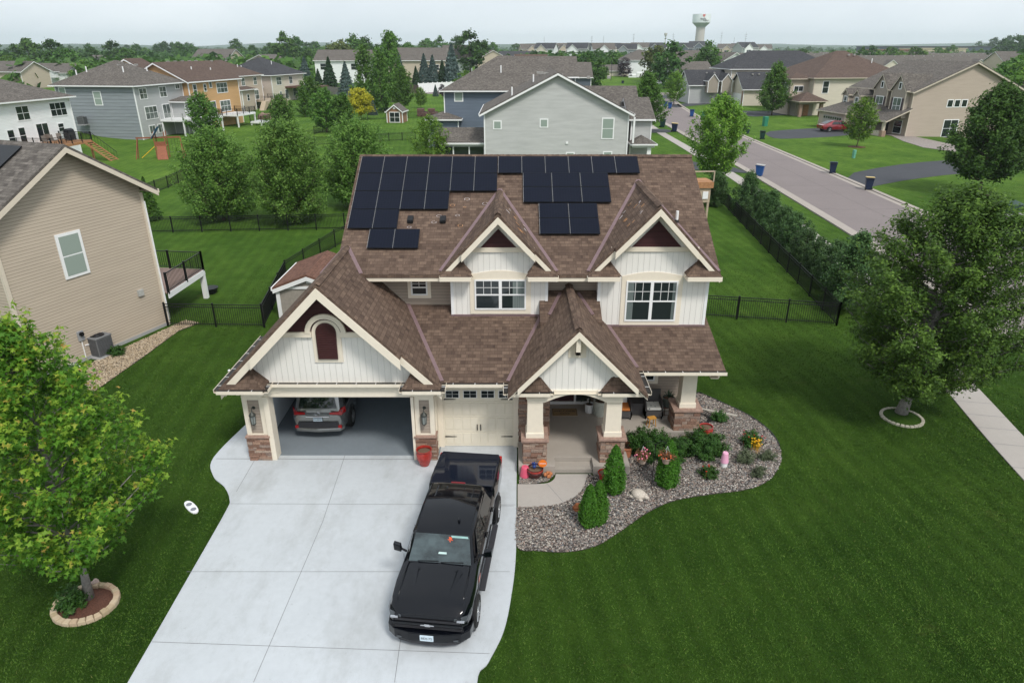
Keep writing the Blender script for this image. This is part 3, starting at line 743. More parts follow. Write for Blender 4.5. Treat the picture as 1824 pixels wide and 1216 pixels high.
# --- windows
def window(par, x, y, z0, wd, h, cols=1, muntin=0, surround=.16, arch_top=False, glass=GLASS, cur=None, sur_mat=None, rz=None):
    """double-hung units side by side in a wall facing -Y, lower left corner x,z0"""
    f = MB()
    if surround:
        s_ = MB(); t = surround
        pts = [(x-t, z0-t), (x+wd+t, z0-t), (x+wd+t, z0+h+t)]
        if arch_top:
            n = 12; pts += [(x+wd+t-(wd+2*t)*i/n, z0+h+t+.16*math.sin(PI*i/n)) for i in range(1, n)]
        pts += [(x-t, z0+h+t)]
        s_.xz(pts, y-.03, y-.002); s_.build('window_surround', sur_mat or CREAM, par, bevel=.006)
    uw = wd/cols
    root = MB(); fw = .055
    for c in range(cols):
        a = x+uw*c; b = a+uw
        root.box(a, b, y-.06, y-.031, z0, z0+fw); root.box(a, b, y-.06, y-.031, z0+h-fw, z0+h)
        root.box(a, a+fw, y-.06, y-.031, z0+fw, z0+h-fw); root.box(b-fw, b, y-.06, y-.031, z0+fw, z0+h-fw)
        root.box(a+fw, b-fw, y-.06, y-.031, z0+h*.5-.025, z0+h*.5+.025)
        if muntin:
            zt = z0+h-fw; zb = z0+h*.5+.025
            for i in range(1, muntin):
                xx = a+fw+(uw-2*fw)*i/muntin; root.box(xx-.008, xx+.008, y-.05, y-.04, zb, zt)
            root.box(a+fw, b-fw, y-.05, y-.041, (zb+zt)/2-.008, (zb+zt)/2+.008)
    fr = root.build('window', WHITE, par)
    for c in range(cols):
        g = MB(); g.box(x+uw*c+fw-.01, x+uw*(c+1)-fw+.01, y-.040, y-.033, z0+fw-.01, z0+h-fw+.01); g.build('pane', glass, fr)
        if cur:
            q = MB()
            for ca, cb in cur.get(c, []):
                nn = 5
                for i in range(nn):
                    xx = x+uw*c+fw+(uw-2*fw)*(ca+(cb-ca)*i/nn); x2 = x+uw*c+fw+(uw-2*fw)*(ca+(cb-ca)*(i+1)/nn)
                    q.box(xx, x2-.006, y-.0403-.0008*(i % 2), y-.0402, z0+fw, z0+h-fw)
            if q.v: q.build('curtain', CURT, fr)
    return fr
CURT = NT('curtain behind glass'); CURT.set((.16, .19, .185), .12, spec=.5); CURT = CURT.mat
window(H0, 4.05, 22.88, 4.12, 1.83, 1.52, 2, 3, .17, True, cur={0: [(0, .28)], 1: [(.86, 1)]})
window(H0, -1.33, 22.88, 4.56, 1.83, 1.13, 2, 3, .17, True, cur={1: [(.48, 1)]})
window(H0, -3.66, 23.38, 4.93, .6, .6, 1, 2, .12)
# porch gable decoration
m = MB(); m.box(PX-.28, PX+.28, 19.49, 19.518, 4.2, 4.8); m.build('gable_trim', CREAM, H0)
m = MB(); m.box(PX-.07, PX+.07, 19.2, 19.49, 4.42, 5.0); m.prism([(PX-.07, 19.2, 4.42), (PX+.07, 19.2, 4.42), (PX+.07, 19.49, 4.3), (PX-.07, 19.49, 4.3)], (0, 0, .1)); m.build('corbel', CREAM, H0)
# --- garage front: piers, header, lanterns, doors
m = MB(); m.box(-9.05, -2.6, 20.1, 20.42, 2.5, 3.0); m.box(-9.0, -8.9, 19.65, 20.1, 2.78, 2.9)
aa = [(-8.2+(4.84)*i/20, 2.56+.3*math.sin(PI*i/20)) for i in range(21)]
m.xz([(-9.0, 2.52)] + [(-8.2, 2.52)] + [(-8.2+4.84*i/20, 2.6+.25*math.sin(PI*i/20)) for i in range(21)] + [(-3.36, 2.52), (-2.62, 2.52), (-2.62, 2.96), (-9.0, 2.96)], 20.07, 20.1)
m.build('header_beam', CREAM, H0)
m = MB(); m.box(-9.5, -8.05, 19.56, 20.1, 2.9, 2.93); m.box(-3.5, -2.33, 19.56, 20.1, 2.9, 2.93); m.box(-9.5, -9.05, 20.1, 24, 2.9, 2.93); m.box(-2.6, -.1, 20.06, 20.9, 2.9, 2.93); m.build('soffit', CREAM, H0)
def ledge(name, x0, x1, y0, y1, z0, z1, par, rows=None, seed=0, sides='FLRB'):
    """stacked ledge stone: individual stones on a mortar core"""
    rg = random.Random(seed); c = MB(); c.box(x0, x1, y0, y1, z0, z1); core = c.build(name, MORTAR, par)
    s_ = MB(); z = z0
    while z < z1-.02:
        h = min(rg.choice((.06, .085, .11)), z1-z)
        if z1-z-h < .03: h = z1-z
        for sd_ in sides:
            L_ = (x1-x0) if sd_ in 'FB' else (y1-y0); p = -.02 if sd_ in 'FB' else 0
            while p < L_-.01:
                wd = min(rg.uniform(.12, .42), L_+.02-p); 
                if L_-p-wd < .08: wd = L_-p+.02
                d = rg.uniform(.015, .05); g_ = .004
                if sd_ == 'F': s_.box(x0+p+g_, x0+p+wd-g_, y0-d, y0-.002, z+g_, z+h-g_)
                if sd_ == 'B': s_.box(x0+p+g_, x0+p+wd-g_, y1+.002, y1+d, z+g_, z+h-g_)
                if sd_ == 'L': s_.box(x0-d, x0-.002, y0+p+g_, y0+p+wd-g_, z+g_, z+h-g_)
                if sd_ == 'R': s_.box(x1+.002, x1+d, y0+p+g_, y0+p+wd-g_, z+g_, z+h-g_)
                p += wd
        z += h
    s_.build('ledge_stones', STONE, core, bevel=.006); return core
def pier(x0, x1, y0, y1, lx_, seed):
    ledge('stone_pier', x0, x1, y0+.04, y1, .03, .93, H0, seed=seed, sides='FLR')
    m = MB(); m.box(x0-.05, x1+.05, y0-.03, y1, .93, 1.0); m.build('stone_cap', STCAP, H0, bevel=.015)
    m = MB(); m.box(x0+.01, x0+.17, y0+.09, y1, 1.0, 2.52); m.box(x1-.17, x1-.01, y0+.09, y1, 1.0, 2.52); m.box(x0+.17, x1-.17, y0+.09, y1, 2.36, 2.52); m.box(x0+.17, x1-.17, y0+.09, y1, 1.0, 1.05)
    m.build('pilaster', CREAM, H0, bevel=.006)
    m = MB(); m.box(x0+.17, x1-.17, y0+.13, y1, 1.05, 2.36); m.build('wall_panel', TAUPE, H0)
    # carriage lantern
    l_ = MB(); c = (lx_, y0-.05)
    l_.lathe([(.06, 0), (.06, .02)], (lx_, y0+.125, 2.05), 10, 'y'); l_.tube([(lx_, y0+.1, 2.05), (lx_, y0+.02, 2.12), (lx_, y0-.06, 2.1), (lx_, y0-.08, 2.0)], .012)
    l_.lathe([(.005, .16), (.03, .13), (.11, .04), (.12, .0)], (lx_, y0-.08, 1.86), 8); l_.lathe([(.085, .0), (.07, -.03), (.015, -.06), (.005, -.09)], (lx_, y0-.08, 1.55), 8)
    for k in range(6):
        a = k*PI/3; l_.bar((lx_+.08*math.cos(a), y0-.08+.08*math.sin(a), 1.55), (lx_+.1*math.cos(a), y0-.08+.1*math.sin(a), 1.86), .007, 4)
    lo = l_.build('wall_lantern', plain('bronze', (.05, .055, .05), .5, .4), H0)
    q = MB(); q.lathe([(.072, .0), (.09, .3)], (lx_, y0-.08, 1.555), 6); q.build('lantern_glass', LGLASS, lo)
LGLASS = NT('seeded lantern glass'); LGLASS.set((.2, .22, .21), .15, spec=.6); LGLASS = LGLASS.mat
pier(-9.08, -8.34, 20.02, 20.42, -8.72, 1); pier(-3.3, -2.62, 20.02, 20.42, -2.96, 2)
m = MB(); m.box(-8.34, -8.16, 20.05, 20.5, .03, 2.5); m.box(-3.4, -3.3, 20.05, 20.5, .03, 2.5); m.box(-8.16, -3.4, 20.12, 20.5, 2.46, 2.5); m.build('door_jamb', CREAM, H0, bevel=.006)
DOORW = plain('garage door cream', (.70, .645, .53), .5, var=.02)
gd = MB(); gd.box(-2.42, .06, 20.96, 21.0, .04, 2.44)
for r_ in range(4):
    z0 = .06+r_*.6; 
    if r_ < 3:
        for c in range(4): 
            x0 = -2.38+c*.61
            for a, b in ((0.03, .285), (.315, .57)): gd.box(x0+a, x0+b, 20.945, 20.96, z0+.08, z0+.52)
    gd.box(-2.42, .06, 20.95, 20.96, z0+.585, z0+.6)
gdo = gd.build('garage_door', DOORW, H0, bevel=.004)
for c in range(4):
    x0 = -2.36+c*.615; m = MB(); m.box(x0+.04, x0+.53, 20.93, 20.958, 2.0, 2.3); p_ = m.build('door_window', WHITE, gdo)
    g = MB()
    for i in range(2):
        for j in range(2): g.box(x0+.065+i*.225, x0+.275+i*.225, 20.922, 20.93, 2.02+j*.135, 2.14+j*.135)
    g.build('pane', GLASS, p_)
m = MB()
for z in (.42, 1.92):
    for s_, xx in ((1, -2.38), (-1, .02)): m.prism([(xx, 20.93, z), (xx+s_*.36, 20.93, z+.012), (xx+s_*.42, 20.93, z+.02), (xx+s_*.36, 20.93, z+.03), (xx, 20.93, z+.045)], (0, .02, 0))
m.build('hinge', BLACK, gdo)
m = MB(); m.bar((-1.23, 20.91, .72), (-1.23, 20.91, .95), .016); m.bar((-1.11, 20.91, .72), (-1.11, 20.91, .95), .016); m.build('handle', BLACK, gdo)
# --- porch: slab, piers, columns, arched beam
sl = MB()
sl.xy([(.22, 19.2), (1.45, 19.2), (1.45, 19.75), (2.72, 19.75), (2.72, 19.2), (3.95, 19.2), (3.95, 21.42), (6.95, 21.42), (6.95, 23.6), (.22, 23.6)], 0, .35)
sl.xy([(1.45, 19.3), (2.72, 19.3), (2.72, 19.75), (1.45, 19.75)], 0, .18); sl.build('porch_floor', PORCHC, H0, bevel=.01)
def column(x0, x1, y0, d, seed, zc=1.2):
    ledge('stone_pier', x0+.03, x1-.03, y0+.04, y0+d, .35, zc, H0, seed=seed)
    m = MB(); m.box(x0-.06, x1+.06, y0-.05, y0+d+.07, zc, zc+.09); m.build('stone_cap', STCAP, H0, bevel=.015)
    cx = (x0+x1)/2; cy = y0+d/2; m = MB(); m.taper(cx, cy, zc+.09, 3.0, .27, .27, .245, .245); m.taper(cx, cy, zc+.09, zc+.27, .3, .3, .3, .3); m.box(cx-.3, cx+.3, cy-.3, cy+.3, 2.75, 2.8)
    m.build('column', CREAM, H0, bevel=.008)
column(.36, 1.16, 19.33, .8, 11); column(2.94, 3.76, 19.4, .8, 12); column(5.88, 6.83, 21.5, .85, 13, 1.12)
m = MB()
ax0, ax1 = 1.06, 3.08
m.xz([(.5, 2.62), (ax0, 2.62)] + [(ax0+(ax1-ax0)*i/16, 2.62+.3*math.sin(PI*i/16)) for i in range(1, 16)] + [(ax1, 2.62), (3.6, 2.62), (3.6, 3.05), (.5, 3.05)], 19.46, 19.9)
m.box(3.2, 3.6, 19.9, 21.0, 2.66, 3.0); m.box(3.2, 7.0, 21.55, 21.85, 2.66, 3.0); m.box(.5, .85, 19.9, 20.9, 2.66, 3.0)
m.build('header_beam', CREAM, H0)
m = MB(); m.box(.0, 4.3, 19.42, 23.6, 2.93, 2.96); m.box(4.3, 7.1, 20.98, 23.6, 2.93, 2.96); m.build('soffit', CREAM, H0)
ledge('stone_wall', .26, 1.28, 20.78, 21.05, .0, 2.75, H0, seed=15, sides='FLR')
# front door with sidelight
m = MB(); m.box(1.42, 3.02, 23.5, 23.6, .35, .46); m.box(1.42, 1.5, 23.5, 23.6, .46, 2.5); m.box(2.94, 3.02, 23.5, 23.6, .46, 2.5); m.box(2.42, 2.5, 23.5, 23.6, .46, 2.5); m.box(1.42, 3.02, 23.5, 23.6, 2.5, 2.6)
m.build('door_frame', WHITE, H0)
d_ = MB(); d_.box(1.5, 2.42, 23.56, 23.6, .46, 2.5)
for z in (.6, 1.3): 
    for x in (1.58, 2.0): d_.box(x, x+.34, 23.545, 23.56, z, z+.55)
do = d_.build('front_door', MAROON, H0); m = MB(); m.bar((1.58, 23.5, 1.3), (1.58, 23.5, 1.45), .015); m.build('handle', BLACK, do)
m = MB(); m.box(2.5, 2.94, 23.55, 23.58, .46, 2.5); so = m.build('sidelight', GLASS, H0)
window(H0, 4.52, 23.6, 1.35, 1.0, 1.3, 1, 0, .14)
# --- roof fittings
def solar(cx0, cx1, y0, y1, H=H0, z=.11):
    pass
PANEL = NT('solar cell'); 
def panelmat():
    t = PANEL; uv = t.n('ShaderNodeUVMap').outputs[0]
    b = t.n('ShaderNodeTexBrick'); b.offset = 0; t.l(uv, b.inputs['Vector']); b.inputs['Scale'].default_value = 1
    b.inputs['Brick Width'].default_value = .105; b.inputs['Row Height'].default_value = .105; b.inputs['Mortar Size'].default_value = .003
    b.inputs['Color1'].default_value = (.0055, .0075, .015, 1); b.inputs['Color2'].default_value = (.0065, .0085, .0175, 1); b.inputs['Mortar'].default_value = (.016, .02, .032, 1)
    t.set(b.outputs[0], .32, spec=.08); return t.mat
PANEL = panelmat()
PFRAME = plain('panel frame black', (.01, .011, .013), .4, .3); RAIL = plain('aluminium rail', (.5, .5, .5), .4, .8)
nrm = Vector((0, -mz, 1)).normalized(); upv = Vector((0, 1, mz)).normalized()
def rp(px, py):   # picture point surveyed onto the main roof plane
    u = (px-912)/FPX; v = (608-py)/FPX; d = Vector((u, CS+v*SN, -SN+v*CS)); n = Vector((0, -mz, 1)); p0 = Vector((0, mEY, mEZ))
    t = n.dot(p0-Vector((0, 0, CAMH)))/n.dot(d); return Vector((0, 0, CAMH))+d*t
def panel_at(x, s0, wd, h):
    """x left, s0 distance up the slope from the eave"""
    base = Vector((x, mEY, mEZ))+upv*s0+nrm*.09
    a = base; b = base+Vector((wd, 0, 0)); c = b+upv*h; d = base+upv*h; t = nrm*.035
    m = MB(); m.prism([a, b, c, d], t); f = m.build('solar_panel', PFRAME, H0)
    e = .012; q = nrm*.0375; ex = Vector((e, 0, 0)); eu = upv*e
    m = MB(); m.add([a+ex+eu+q, b-ex+eu+q, c-ex-eu+q, d+ex-eu+q], [(0, 1, 2, 3)]); m.build('cell_sheet', PANEL, f)
    r = MB(); g_ = nrm*.04
    for xx in (-.008,):
        p = base+Vector((xx, 0, 0))+g_; n = 14
        for i in range(n): r.beam(p+upv*(h*i/n), p+upv*(h*(i+.62)/n), .012, .01)
    r.build('rail', RAIL, f)
sl_len = lambda p: (p.y-mEY)*math.sqrt(1+mz*mz)
sT = sl_len(rp(780, 283)); 
rows = [sT]
for y in (313, 344.5, 377, 411): rows.append(sl_len(rp(660, y)))
colx = [rp(645, 284).x]
x_l = rp(646, 284).x; x_r = rp(887, 284).x; pw = (x_r-x_l)/6
for c in range(6):
    n = (4, 4, 3, 3, 2, 2)[c]
    for r_ in range(n): panel_at(x_l+c*pw+.01, rows[r_+1]+.01, pw-.022, rows[r_]-rows[r_+1]-.02)
s_a, s_b = sl_len(rp(700, 411.5)), sl_len(rp(700, 446)); xa, xb = rp(661, 411).x, rp(750, 411).x
for c in range(2): panel_at(xa+c*(xb-xa)/2, s_b, (xb-xa)/2-.02, s_a-s_b-.02)
x0, x1 = rp(888.5, 283).x, rp(1135, 283).x
for c in range(6): panel_at(x0+c*(x1-x0)/6, rows[1]+.02, (x1-x0)/6-.022, rows[0]-rows[1]-.02)
sA, sB, sC = sl_len(rp(1000, 312)), sl_len(rp(1000, 337)), sl_len(rp(1000, 364.5)); x0, x1 = rp(932, 312).x, rp(1083, 312).x
for c in range(3):
    panel_at(x0+c*(x1-x0)/3, sB+.01, (x1-x0)/3-.03, sA-sB-.02); panel_at(x0+c*(x1-x0)/3, sC+.01, (x1-x0)/3-.03, sB-sC-.02)
sA, sB, sC = sl_len(rp(1000, 366)), sl_len(rp(1000, 392.5)), sl_len(rp(1000, 421)); x0, x1 = rp(960, 366).x, rp(1064, 366).x
for c in range(2):
    panel_at(x0+c*(x1-x0)/2, sB+.01, (x1-x0)/2-.03, sA-sB-.02); panel_at(x0+c*(x1-x0)/2, sC+.01, (x1-x0)/2-.03, sB-sC-.02)
for px, py in ((731, 393), (789, 393)):
    p = rp(px, py+3); m = MB(); m.prism([(p.x-.11, p.y-.1, p.z-.02), (p.x+.11, p.y-.1, p.z-.02), (p.x+.11, p.y+.2, p.z+.1), (p.x-.11, p.y+.2, p.z+.1)], (0, 0, .12)); m.build('roof_vent', BLACK, H0, bevel=.02)
p = rp(1205, 396); m = MB(); m.lathe([(.055, -.1), (.055, .42)], p, 12); pv = m.build('vent_pipe', WHITE, H0, smooth=False); m = MB(); m.lathe([(.11, -.1), (.075, .1)], p, 12); m.build('flashing', GUTIN, pv)
# inspector's chalk rings on the shingles (thin chalk lines lying on the slope)
CH1 = plain('white chalk', (.55, .5, .5), .95); CH2 = plain('orange chalk', (.55, .3, .15), .95)
def ring(px, py, r, mat, sq=.7, seed=0):
    r *= .72
    c = rp(px, py)+nrm*.006; rg = random.Random(px); m = MB(); pr = None; a0 = rg.uniform(0, 6)
    for i in range(11):
        a = a0+i/10*PI*1.85; q = c+Vector((1, 0, 0))*r*math.cos(a)*rg.uniform(.9, 1.1)+upv*r*sq*math.sin(a)
        if pr: m.beam(pr, q, .014, .004)
        pr = q
    m.build('chalk_mark', mat, H0)
for a in ((832, 355, .14, CH1), (806, 366, .13, CH2), (828, 369, .06, CH2), (782, 385, .13, CH1), (773, 396, .12, CH1), (815, 384, .1, CH1), (820, 402, .13, CH2), (864, 363, .14, CH1), (729, 405, .1, CH1)): ring(*a)
def chalk_on(D, side, n, seed):
    rg = random.Random(seed); k = (D['zr']-D['ze'])/D['half']; m = MB()
    for i in range(n):
        dx = rg.uniform(.25, .9); y = rg.uniform(D['y0']+.8, D['yb']-.9-dx); 
        p = Vector((D['xc']+side*dx, y, D['zr']-k*dx+.012)); q = Vector((side, 0, -k)).normalized()
        for j in range(rg.choice((1, 2, 2, 3))):
            s_ = p+Vector((0, .07*j, 0)); m.beam(s_, s_+q*rg.uniform(.08, .2)+Vector((0, rg.uniform(-.05, .05), 0)), .014, .004)
    m.build('chalk_mark', CH2 if seed % 2 else CH1, H0)
chalk_on(DL, 1, 9, 1); chalk_on(DL, 1, 4, 2); chalk_on(DR, -1, 8, 3); chalk_on(DR, -1, 6, 4)
# foundation + roof corner leader hooks, camera
m = MB(); m.box(-9.06, -8.9, 20.5, 27.3, -.05, .2); m.build('foundation', FOUND, H0)
m = MB(); m.ball((-8.62, 19.98, 2.7), .06); m.bar((-8.62, 20.06, 2.72), (-8.62, 20.0, 2.7), .02); m.build('security_camera', WHITE, H0, smooth=True)
# ================================================================ vegetation
LEAF = dict(
 maple=leafmat('maple leaf', (.042, .115, .012), (.078, .195, .018), (.12, .26, .026), tip=(.33, .45, .05), trans=.4, tip2=(.45, .22, .08)),
 locust=leafmat('fine dark leaf', (.036, .082, .015), (.068, .145, .026), (.115, .225, .04), tip=(.18, .32, .05), trans=.38),
 birch=leafmat('birch leaf', (.04, .105, .018), (.09, .195, .032), (.17, .31, .06), tip=(.21, .36, .075), trans=.35),
 dark=leafmat('dark leaf', (.02, .058, .012), (.045, .112, .02), (.09, .19, .035), tip=(.10, .2, .035), trans=.3),
 mid=leafmat('mid leaf', (.032, .085, .014), (.066, .15, .023), (.11, .21, .038), tip=(.12, .23, .04), trans=.3),
 light=leafmat('light leaf', (.05, .12, .016), (.10, .21, .026), (.19, .32, .05), tip=(.22, .36, .05), trans=.35),
 yellow=leafmat('yellow leaf', (.2, .24, .02), (.46, .44, .025), (.65, .6, .05), trans=.35),
 plum=leafmat('plum leaf', (.02, .014, .018), (.03, .02, .026), (.045, .03, .035), trans=.15),
 spruce=leafmat('blue spruce needle', (.035, .065, .058), (.07, .11, .1), (.12, .165, .155), trans=.1),
 fir=leafmat('dark fir needle', (.012, .034, .014), (.022, .05, .02), (.035, .07, .028), trans=.1),
 cedar=leafmat('arborvitae needle', (.022, .056, .018), (.05, .105, .03), (.10, .17, .052), trans=.15),
 thuja=leafmat('bright arborvitae needle', (.028, .095, .008), (.052, .155, .014), (.09, .22, .022), trans=.2),
 yew=leafmat('yew needle', (.016, .055, .01), (.034, .09, .015), (.065, .14, .025), trans=.15),
 gold=leafmat('olive leaf', (.06, .085, .02), (.09, .12, .03), (.14, .17, .04), trans=.25))
def unit(rg, n):
    v = rg.normal(size=(n, 3)); return v/np.linalg.norm(v, axis=1)[:, None]
def leaf_cards(rg, C, outw, size, aspect=.6, shape='quad', droop=0., up=.5):
    """C (n,3) centres, outw (n,3) outward dirs"""
    n = len(C); N = outw*.7+unit(rg, n)*.75+np.array([0, 0, up]); N /= np.linalg.norm(N, axis=1)[:, None]
    A = unit(rg, n); A[:, 2] -= droop; A -= N*(A*N).sum(1)[:, None]; A /= np.linalg.norm(A, axis=1)[:, None]+1e-9
    B = np.cross(N, A); s = size*rg.uniform(.65, 1.3, (n, 1))
    if shape == 'quad':
        q = [(-1, 0), (0, -aspect), (1, 0), (.1, aspect)]
    elif shape == 'maple':
        q = [(-1, 0), (-.45, -.25), (-.35, -.95), (.1, -.35), (1.05, 0), (.1, .35), (-.35, .95), (-.45, .25)]
    elif shape == 'tuft':
        q = [(-.6, -.25), (.2, -.6), (1.1, 0), (.15, .65)]
    V = np.stack([C+A*s*a+B*s*b + (N*s*(-.25*abs(b)-.12*abs(a)) if shape == 'maple' else 0) for a, b in q], 1)
    return V.reshape(-1, 3), len(q)
def crown_points(rg, prof, h0, h1, rad, K, n, cr, spread=1.0, inner=.35, flat=.6, lobe=.18):
    """clump centres through a crown volume whose radius at relative height t is rad*prof(t)"""
    C = []; T = []
    ph = rg.uniform(0, 6.28, 4)
    while len(C) < K:
        t = rg.uniform(0, 1)
        if rg.uniform() > prof(t)*.85+.15: continue
        a = rg.uniform(0, 2*PI); q = (inner+(1-inner)*rg.uniform()**.55)
        lb = 1+lobe*math.sin(3*a+ph[0]+4*t)+lobe*math.sin(5*a+ph[1]-7*t)
        r = rad*prof(t)*q*lb
        C.append((r*math.cos(a), r*math.sin(a), h0+(h1-h0)*t)); T.append(t)
    C = np.array(C); cl = np.repeat(np.arange(K), n)
    off = rg.normal(size=(K*n, 3))*cr*.45; off[:, 2] *= flat
    Pn = C[cl]+off
    ax = np.zeros_like(Pn); ax[:, 2] = h0+(h1-h0)*.4
    o = Pn-ax; o[:, 2] *= .7; o /= np.linalg.norm(o, axis=1)[:, None]+1e-9
    oo = off/(np.linalg.norm(off, axis=1)[:, None]+1e-9)
    return C, Pn, o*.5+oo*.5, cl
PROF = dict(
 round2=lambda t: max(.1, math.sin(PI*min(1, t*.86+.14))**.45),
 low=lambda t: max(.08, (min(1, (t+.12)/.36)**.7)*(1-max(0, t-.3)/.7)**.62),
 oval=lambda t: max(.05, math.sin(PI*min(1, (t*.92+.08)))**.62),
 round=lambda t: max(.08, math.sqrt(max(0, 1-(2*t-.92)**2)) if abs(2*t-.92) < 1 else .08),
 tear=lambda t: max(.05, (min(1, t/.22)**.6)*(1-max(0, t-.22)/.78)**.75),
 cone=lambda t: max(.02, (min(1, (t+.02)/.07)**.5)*(1-t)**.9),
 column=lambda t: max(.05, (min(1, (t+.1)/.22)**.5)*(1-max(0, t-.45)/.55)**.6),
 vase=lambda t: max(.1, .45+.55*math.sin(PI*min(1, t*.75+.1)) if t < .85 else (1-t)/.15*.8+.1),
 cone2=lambda t: max(.05, (min(1, (t+.06)/.2)**.5)*(1-max(0, t-.2)/.8)**.7),
 mound=lambda t: max(.1, math.sqrt(max(0, 1-t*t))))
def tree_meshes(prof, h, rad, h0, K, n, leaf, cr, mat, seed, trunk_r=.12, shape='quad', bark=WOOD, limbs=10, tipf=None, inner=.35, flat=.6, droop=0., aspect=.6, lobe=.18, lean=(0, 0), up=.5, segs=7):
    rg = np.random.default_rng(seed)
    C, Pn, O, cl = crown_points(rg, PROF[prof], h0, h, rad, K, n, cr, inner=inner, flat=flat, lobe=lobe)
    V, k = leaf_cards(rg, Pn, O, leaf, aspect, shape, droop, up)
    me = np_mesh('crown', V, k)
    if tipf:
        loc = (Pn-C[cl]); s = loc[:, 2]/(cr*.45*flat)+.5*(rg.uniform(0, 1, len(Pn)))
        pick = rg.uniform(0, 1, K)[cl]
        tv = np.clip((s-tipf[0])*tipf[1], 0, 1)*(pick > tipf[2])
        at_ = me.attributes.new('tip', 'FLOAT', 'POINT'); at_.data.foreach_set('value', np.repeat(tv, k).astype(np.float32))
    me.materials.append(mat)
    m = MB(); top = h0+(h-h0)*.72
    lx, ly = lean
    tp = [(lx*z/h+.04*math.sin(z*1.7), ly*z/h+.04*math.cos(z*1.3), z) for z in np.linspace(-.05, top, 8)]
    m.tube(tp, [trunk_r*(1.25 if i == 0 else 1-.11*i) for i in range(8)], segs)
    idx = rg.permutation(K)[:limbs]
    for i in idx:
        c = C[i]; zz = max(h0*.75, min(top*.95, c[2]-.55*math.hypot(c[0], c[1]))); f = zz/top
        a = Vector((lx*zz/h, ly*zz/h, zz)); b = Vector(c); mid = a.lerp(b, .5)+Vector((0, 0, .12*(b-a).length))
        r = trunk_r*(.5-.28*f); m.tube([a, mid, b], [r, r*.55, r*.18], 5)
    tm = bpy.data.meshes.new('trunk'); tm.from_pydata(m.v, [], m.f); tm.update(); tm.materials.append(bark)
    tm.polygons.foreach_set('use_smooth', [True]*len(tm.polygons))
    return me, tm
def put_tree(meshes, name, label, cat, loc, s=1.0, rz=None, group=None, sz=None):
    e = empty(name, label, cat, (loc[0], loc[1], loc[2] if len(loc) > 2 else 0), random.uniform(0, 6.28) if rz is None else rz, group)
    e.scale = (s, s, sz or s)
    for me, nm in zip(meshes, ('crown', 'trunk')):
        if me is None: continue
        o = bpy.data.objects.new(nm, me); col.objects.link(o); o.parent = e
    return e
def branchy(prof, h, rad, h0, nl, ns, nf, leaf, mat, seed, trunk_r=.12, shape='quad', bark=WOOD, slen=.5, srad=.16, updir=.7, aspect=.5, lobe=.16, droop=0., tip=(.6, .0), up=.4, rise=.55, lean=(0, 0), fan=1.0, skip=0.):
    """limbs from the trunk to the crown surface, leafy shoots along each limb: a crown with gaps and depth"""
    rg = np.random.default_rng(seed); f = PROF[prof]; ph = rg.uniform(0, 6.28, 3)
    m = MB(); top = h*.9; TR = lambda z: Vector((lean[0]*z/h+.05*math.sin(z*1.7), lean[1]*z/h+.05*math.cos(z*1.3), z))
    m.tube([TR(z) for z in np.linspace(-.05, top, 9)], [trunk_r*(1.3 if i == 0 else max(.12, 1-.12*i)) for i in range(9)], 8)
    S0 = []; S1 = []; 
    for i in range(nl):
        t = ((i+.5)/nl)**.85; a = i*2.39996+rg.uniform(-.35, .35)
        lb = 1+lobe*math.sin(3*a+ph[0]+3*t)+lobe*math.sin(5*a+ph[1]-6*t)+rg.uniform(-.12, .1)
        r = rad*f(t)*lb; ze = h0+(h-h0)*t; zs = max(h0*.7, ze-r*rise-.15); zs = min(zs, top*.97)
        A = TR(zs); B = Vector((r*math.cos(a), r*math.sin(a), ze))+Vector((lean[0]*ze/h, lean[1]*ze/h, 0)); Mi = A.lerp(B, .55)+Vector((0, 0, -.06*r))
        rr = trunk_r*(.42-.26*t); m.tube([A, Mi, B], [rr, rr*.55, rr*.14], 5)
        if rg.uniform() < skip: continue
        D = (B-A).normalized(); k = max(3, int(ns*(.35+.65*min(1, (B-A).length/(rad*1.0)))))
        for j in range(k):
            s_ = rg.uniform(.22, 1)**.8; p = (A.lerp(Mi, s_/.55) if s_ < .55 else Mi.lerp(B, (s_-.55)/.45))
            q = Vector(rg.normal(size=3)); q.z = abs(q.z)*.6; d = (D*(.55+.5*s_)+q*.55*fan+Vector((0, 0, updir))).normalized()
            L_ = slen*rg.uniform(.55, 1.25)*(1.15-.3*s_); S0.append(p); S1.append(p+d*L_)
            if j % 3 == 0: m.bar(p, p+d*L_*.8, rr*.22+.003, 3, .002, cap=False)
    S0 = np.array(S0); S1 = np.array(S1); n = len(S0); cl = np.repeat(np.arange(n), nf); u = rg.uniform(.003, 1.12, len(cl))**.72
    env = srad*(.55+.75*np.sin(np.pi*np.clip(u, 0, 1)**.8))
    off = rg.normal(size=(len(cl), 3))*env[:, None]*.6; Pn = S0[cl]+(S1-S0)[cl]*u[:, None]+off; Pn[:, 2] -= droop*np.abs(rg.normal(size=len(cl)))*srad
    sd_ = (S1-S0)[cl]; sd_ /= np.linalg.norm(sd_, axis=1)[:, None]
    O = off/(np.linalg.norm(off, axis=1)[:, None]+1e-9)*.8+sd_*.5
    V, k = leaf_cards(rg, Pn, O, leaf, aspect, shape, droop*.6, up); me = np_mesh('crown', V, k)
    pick = (rg.uniform(0, 1, n) > tip[1])[cl]; tv = np.clip((u-tip[0])/(1.05-tip[0]), 0, 1)*pick*rg.uniform(.3, 1, len(cl))
    a_ = me.attributes.new('tip', 'FLOAT', 'POINT'); a_.data.foreach_set('value', np.repeat(tv, k).astype(np.float32)); me.materials.append(mat)
    tm = bpy.data.meshes.new('trunk'); tm.from_pydata(m.v, [], m.f); tm.update(); tm.materials.append(bark); tm.polygons.foreach_set('use_smooth', [True]*len(tm.polygons))
    return me, tm
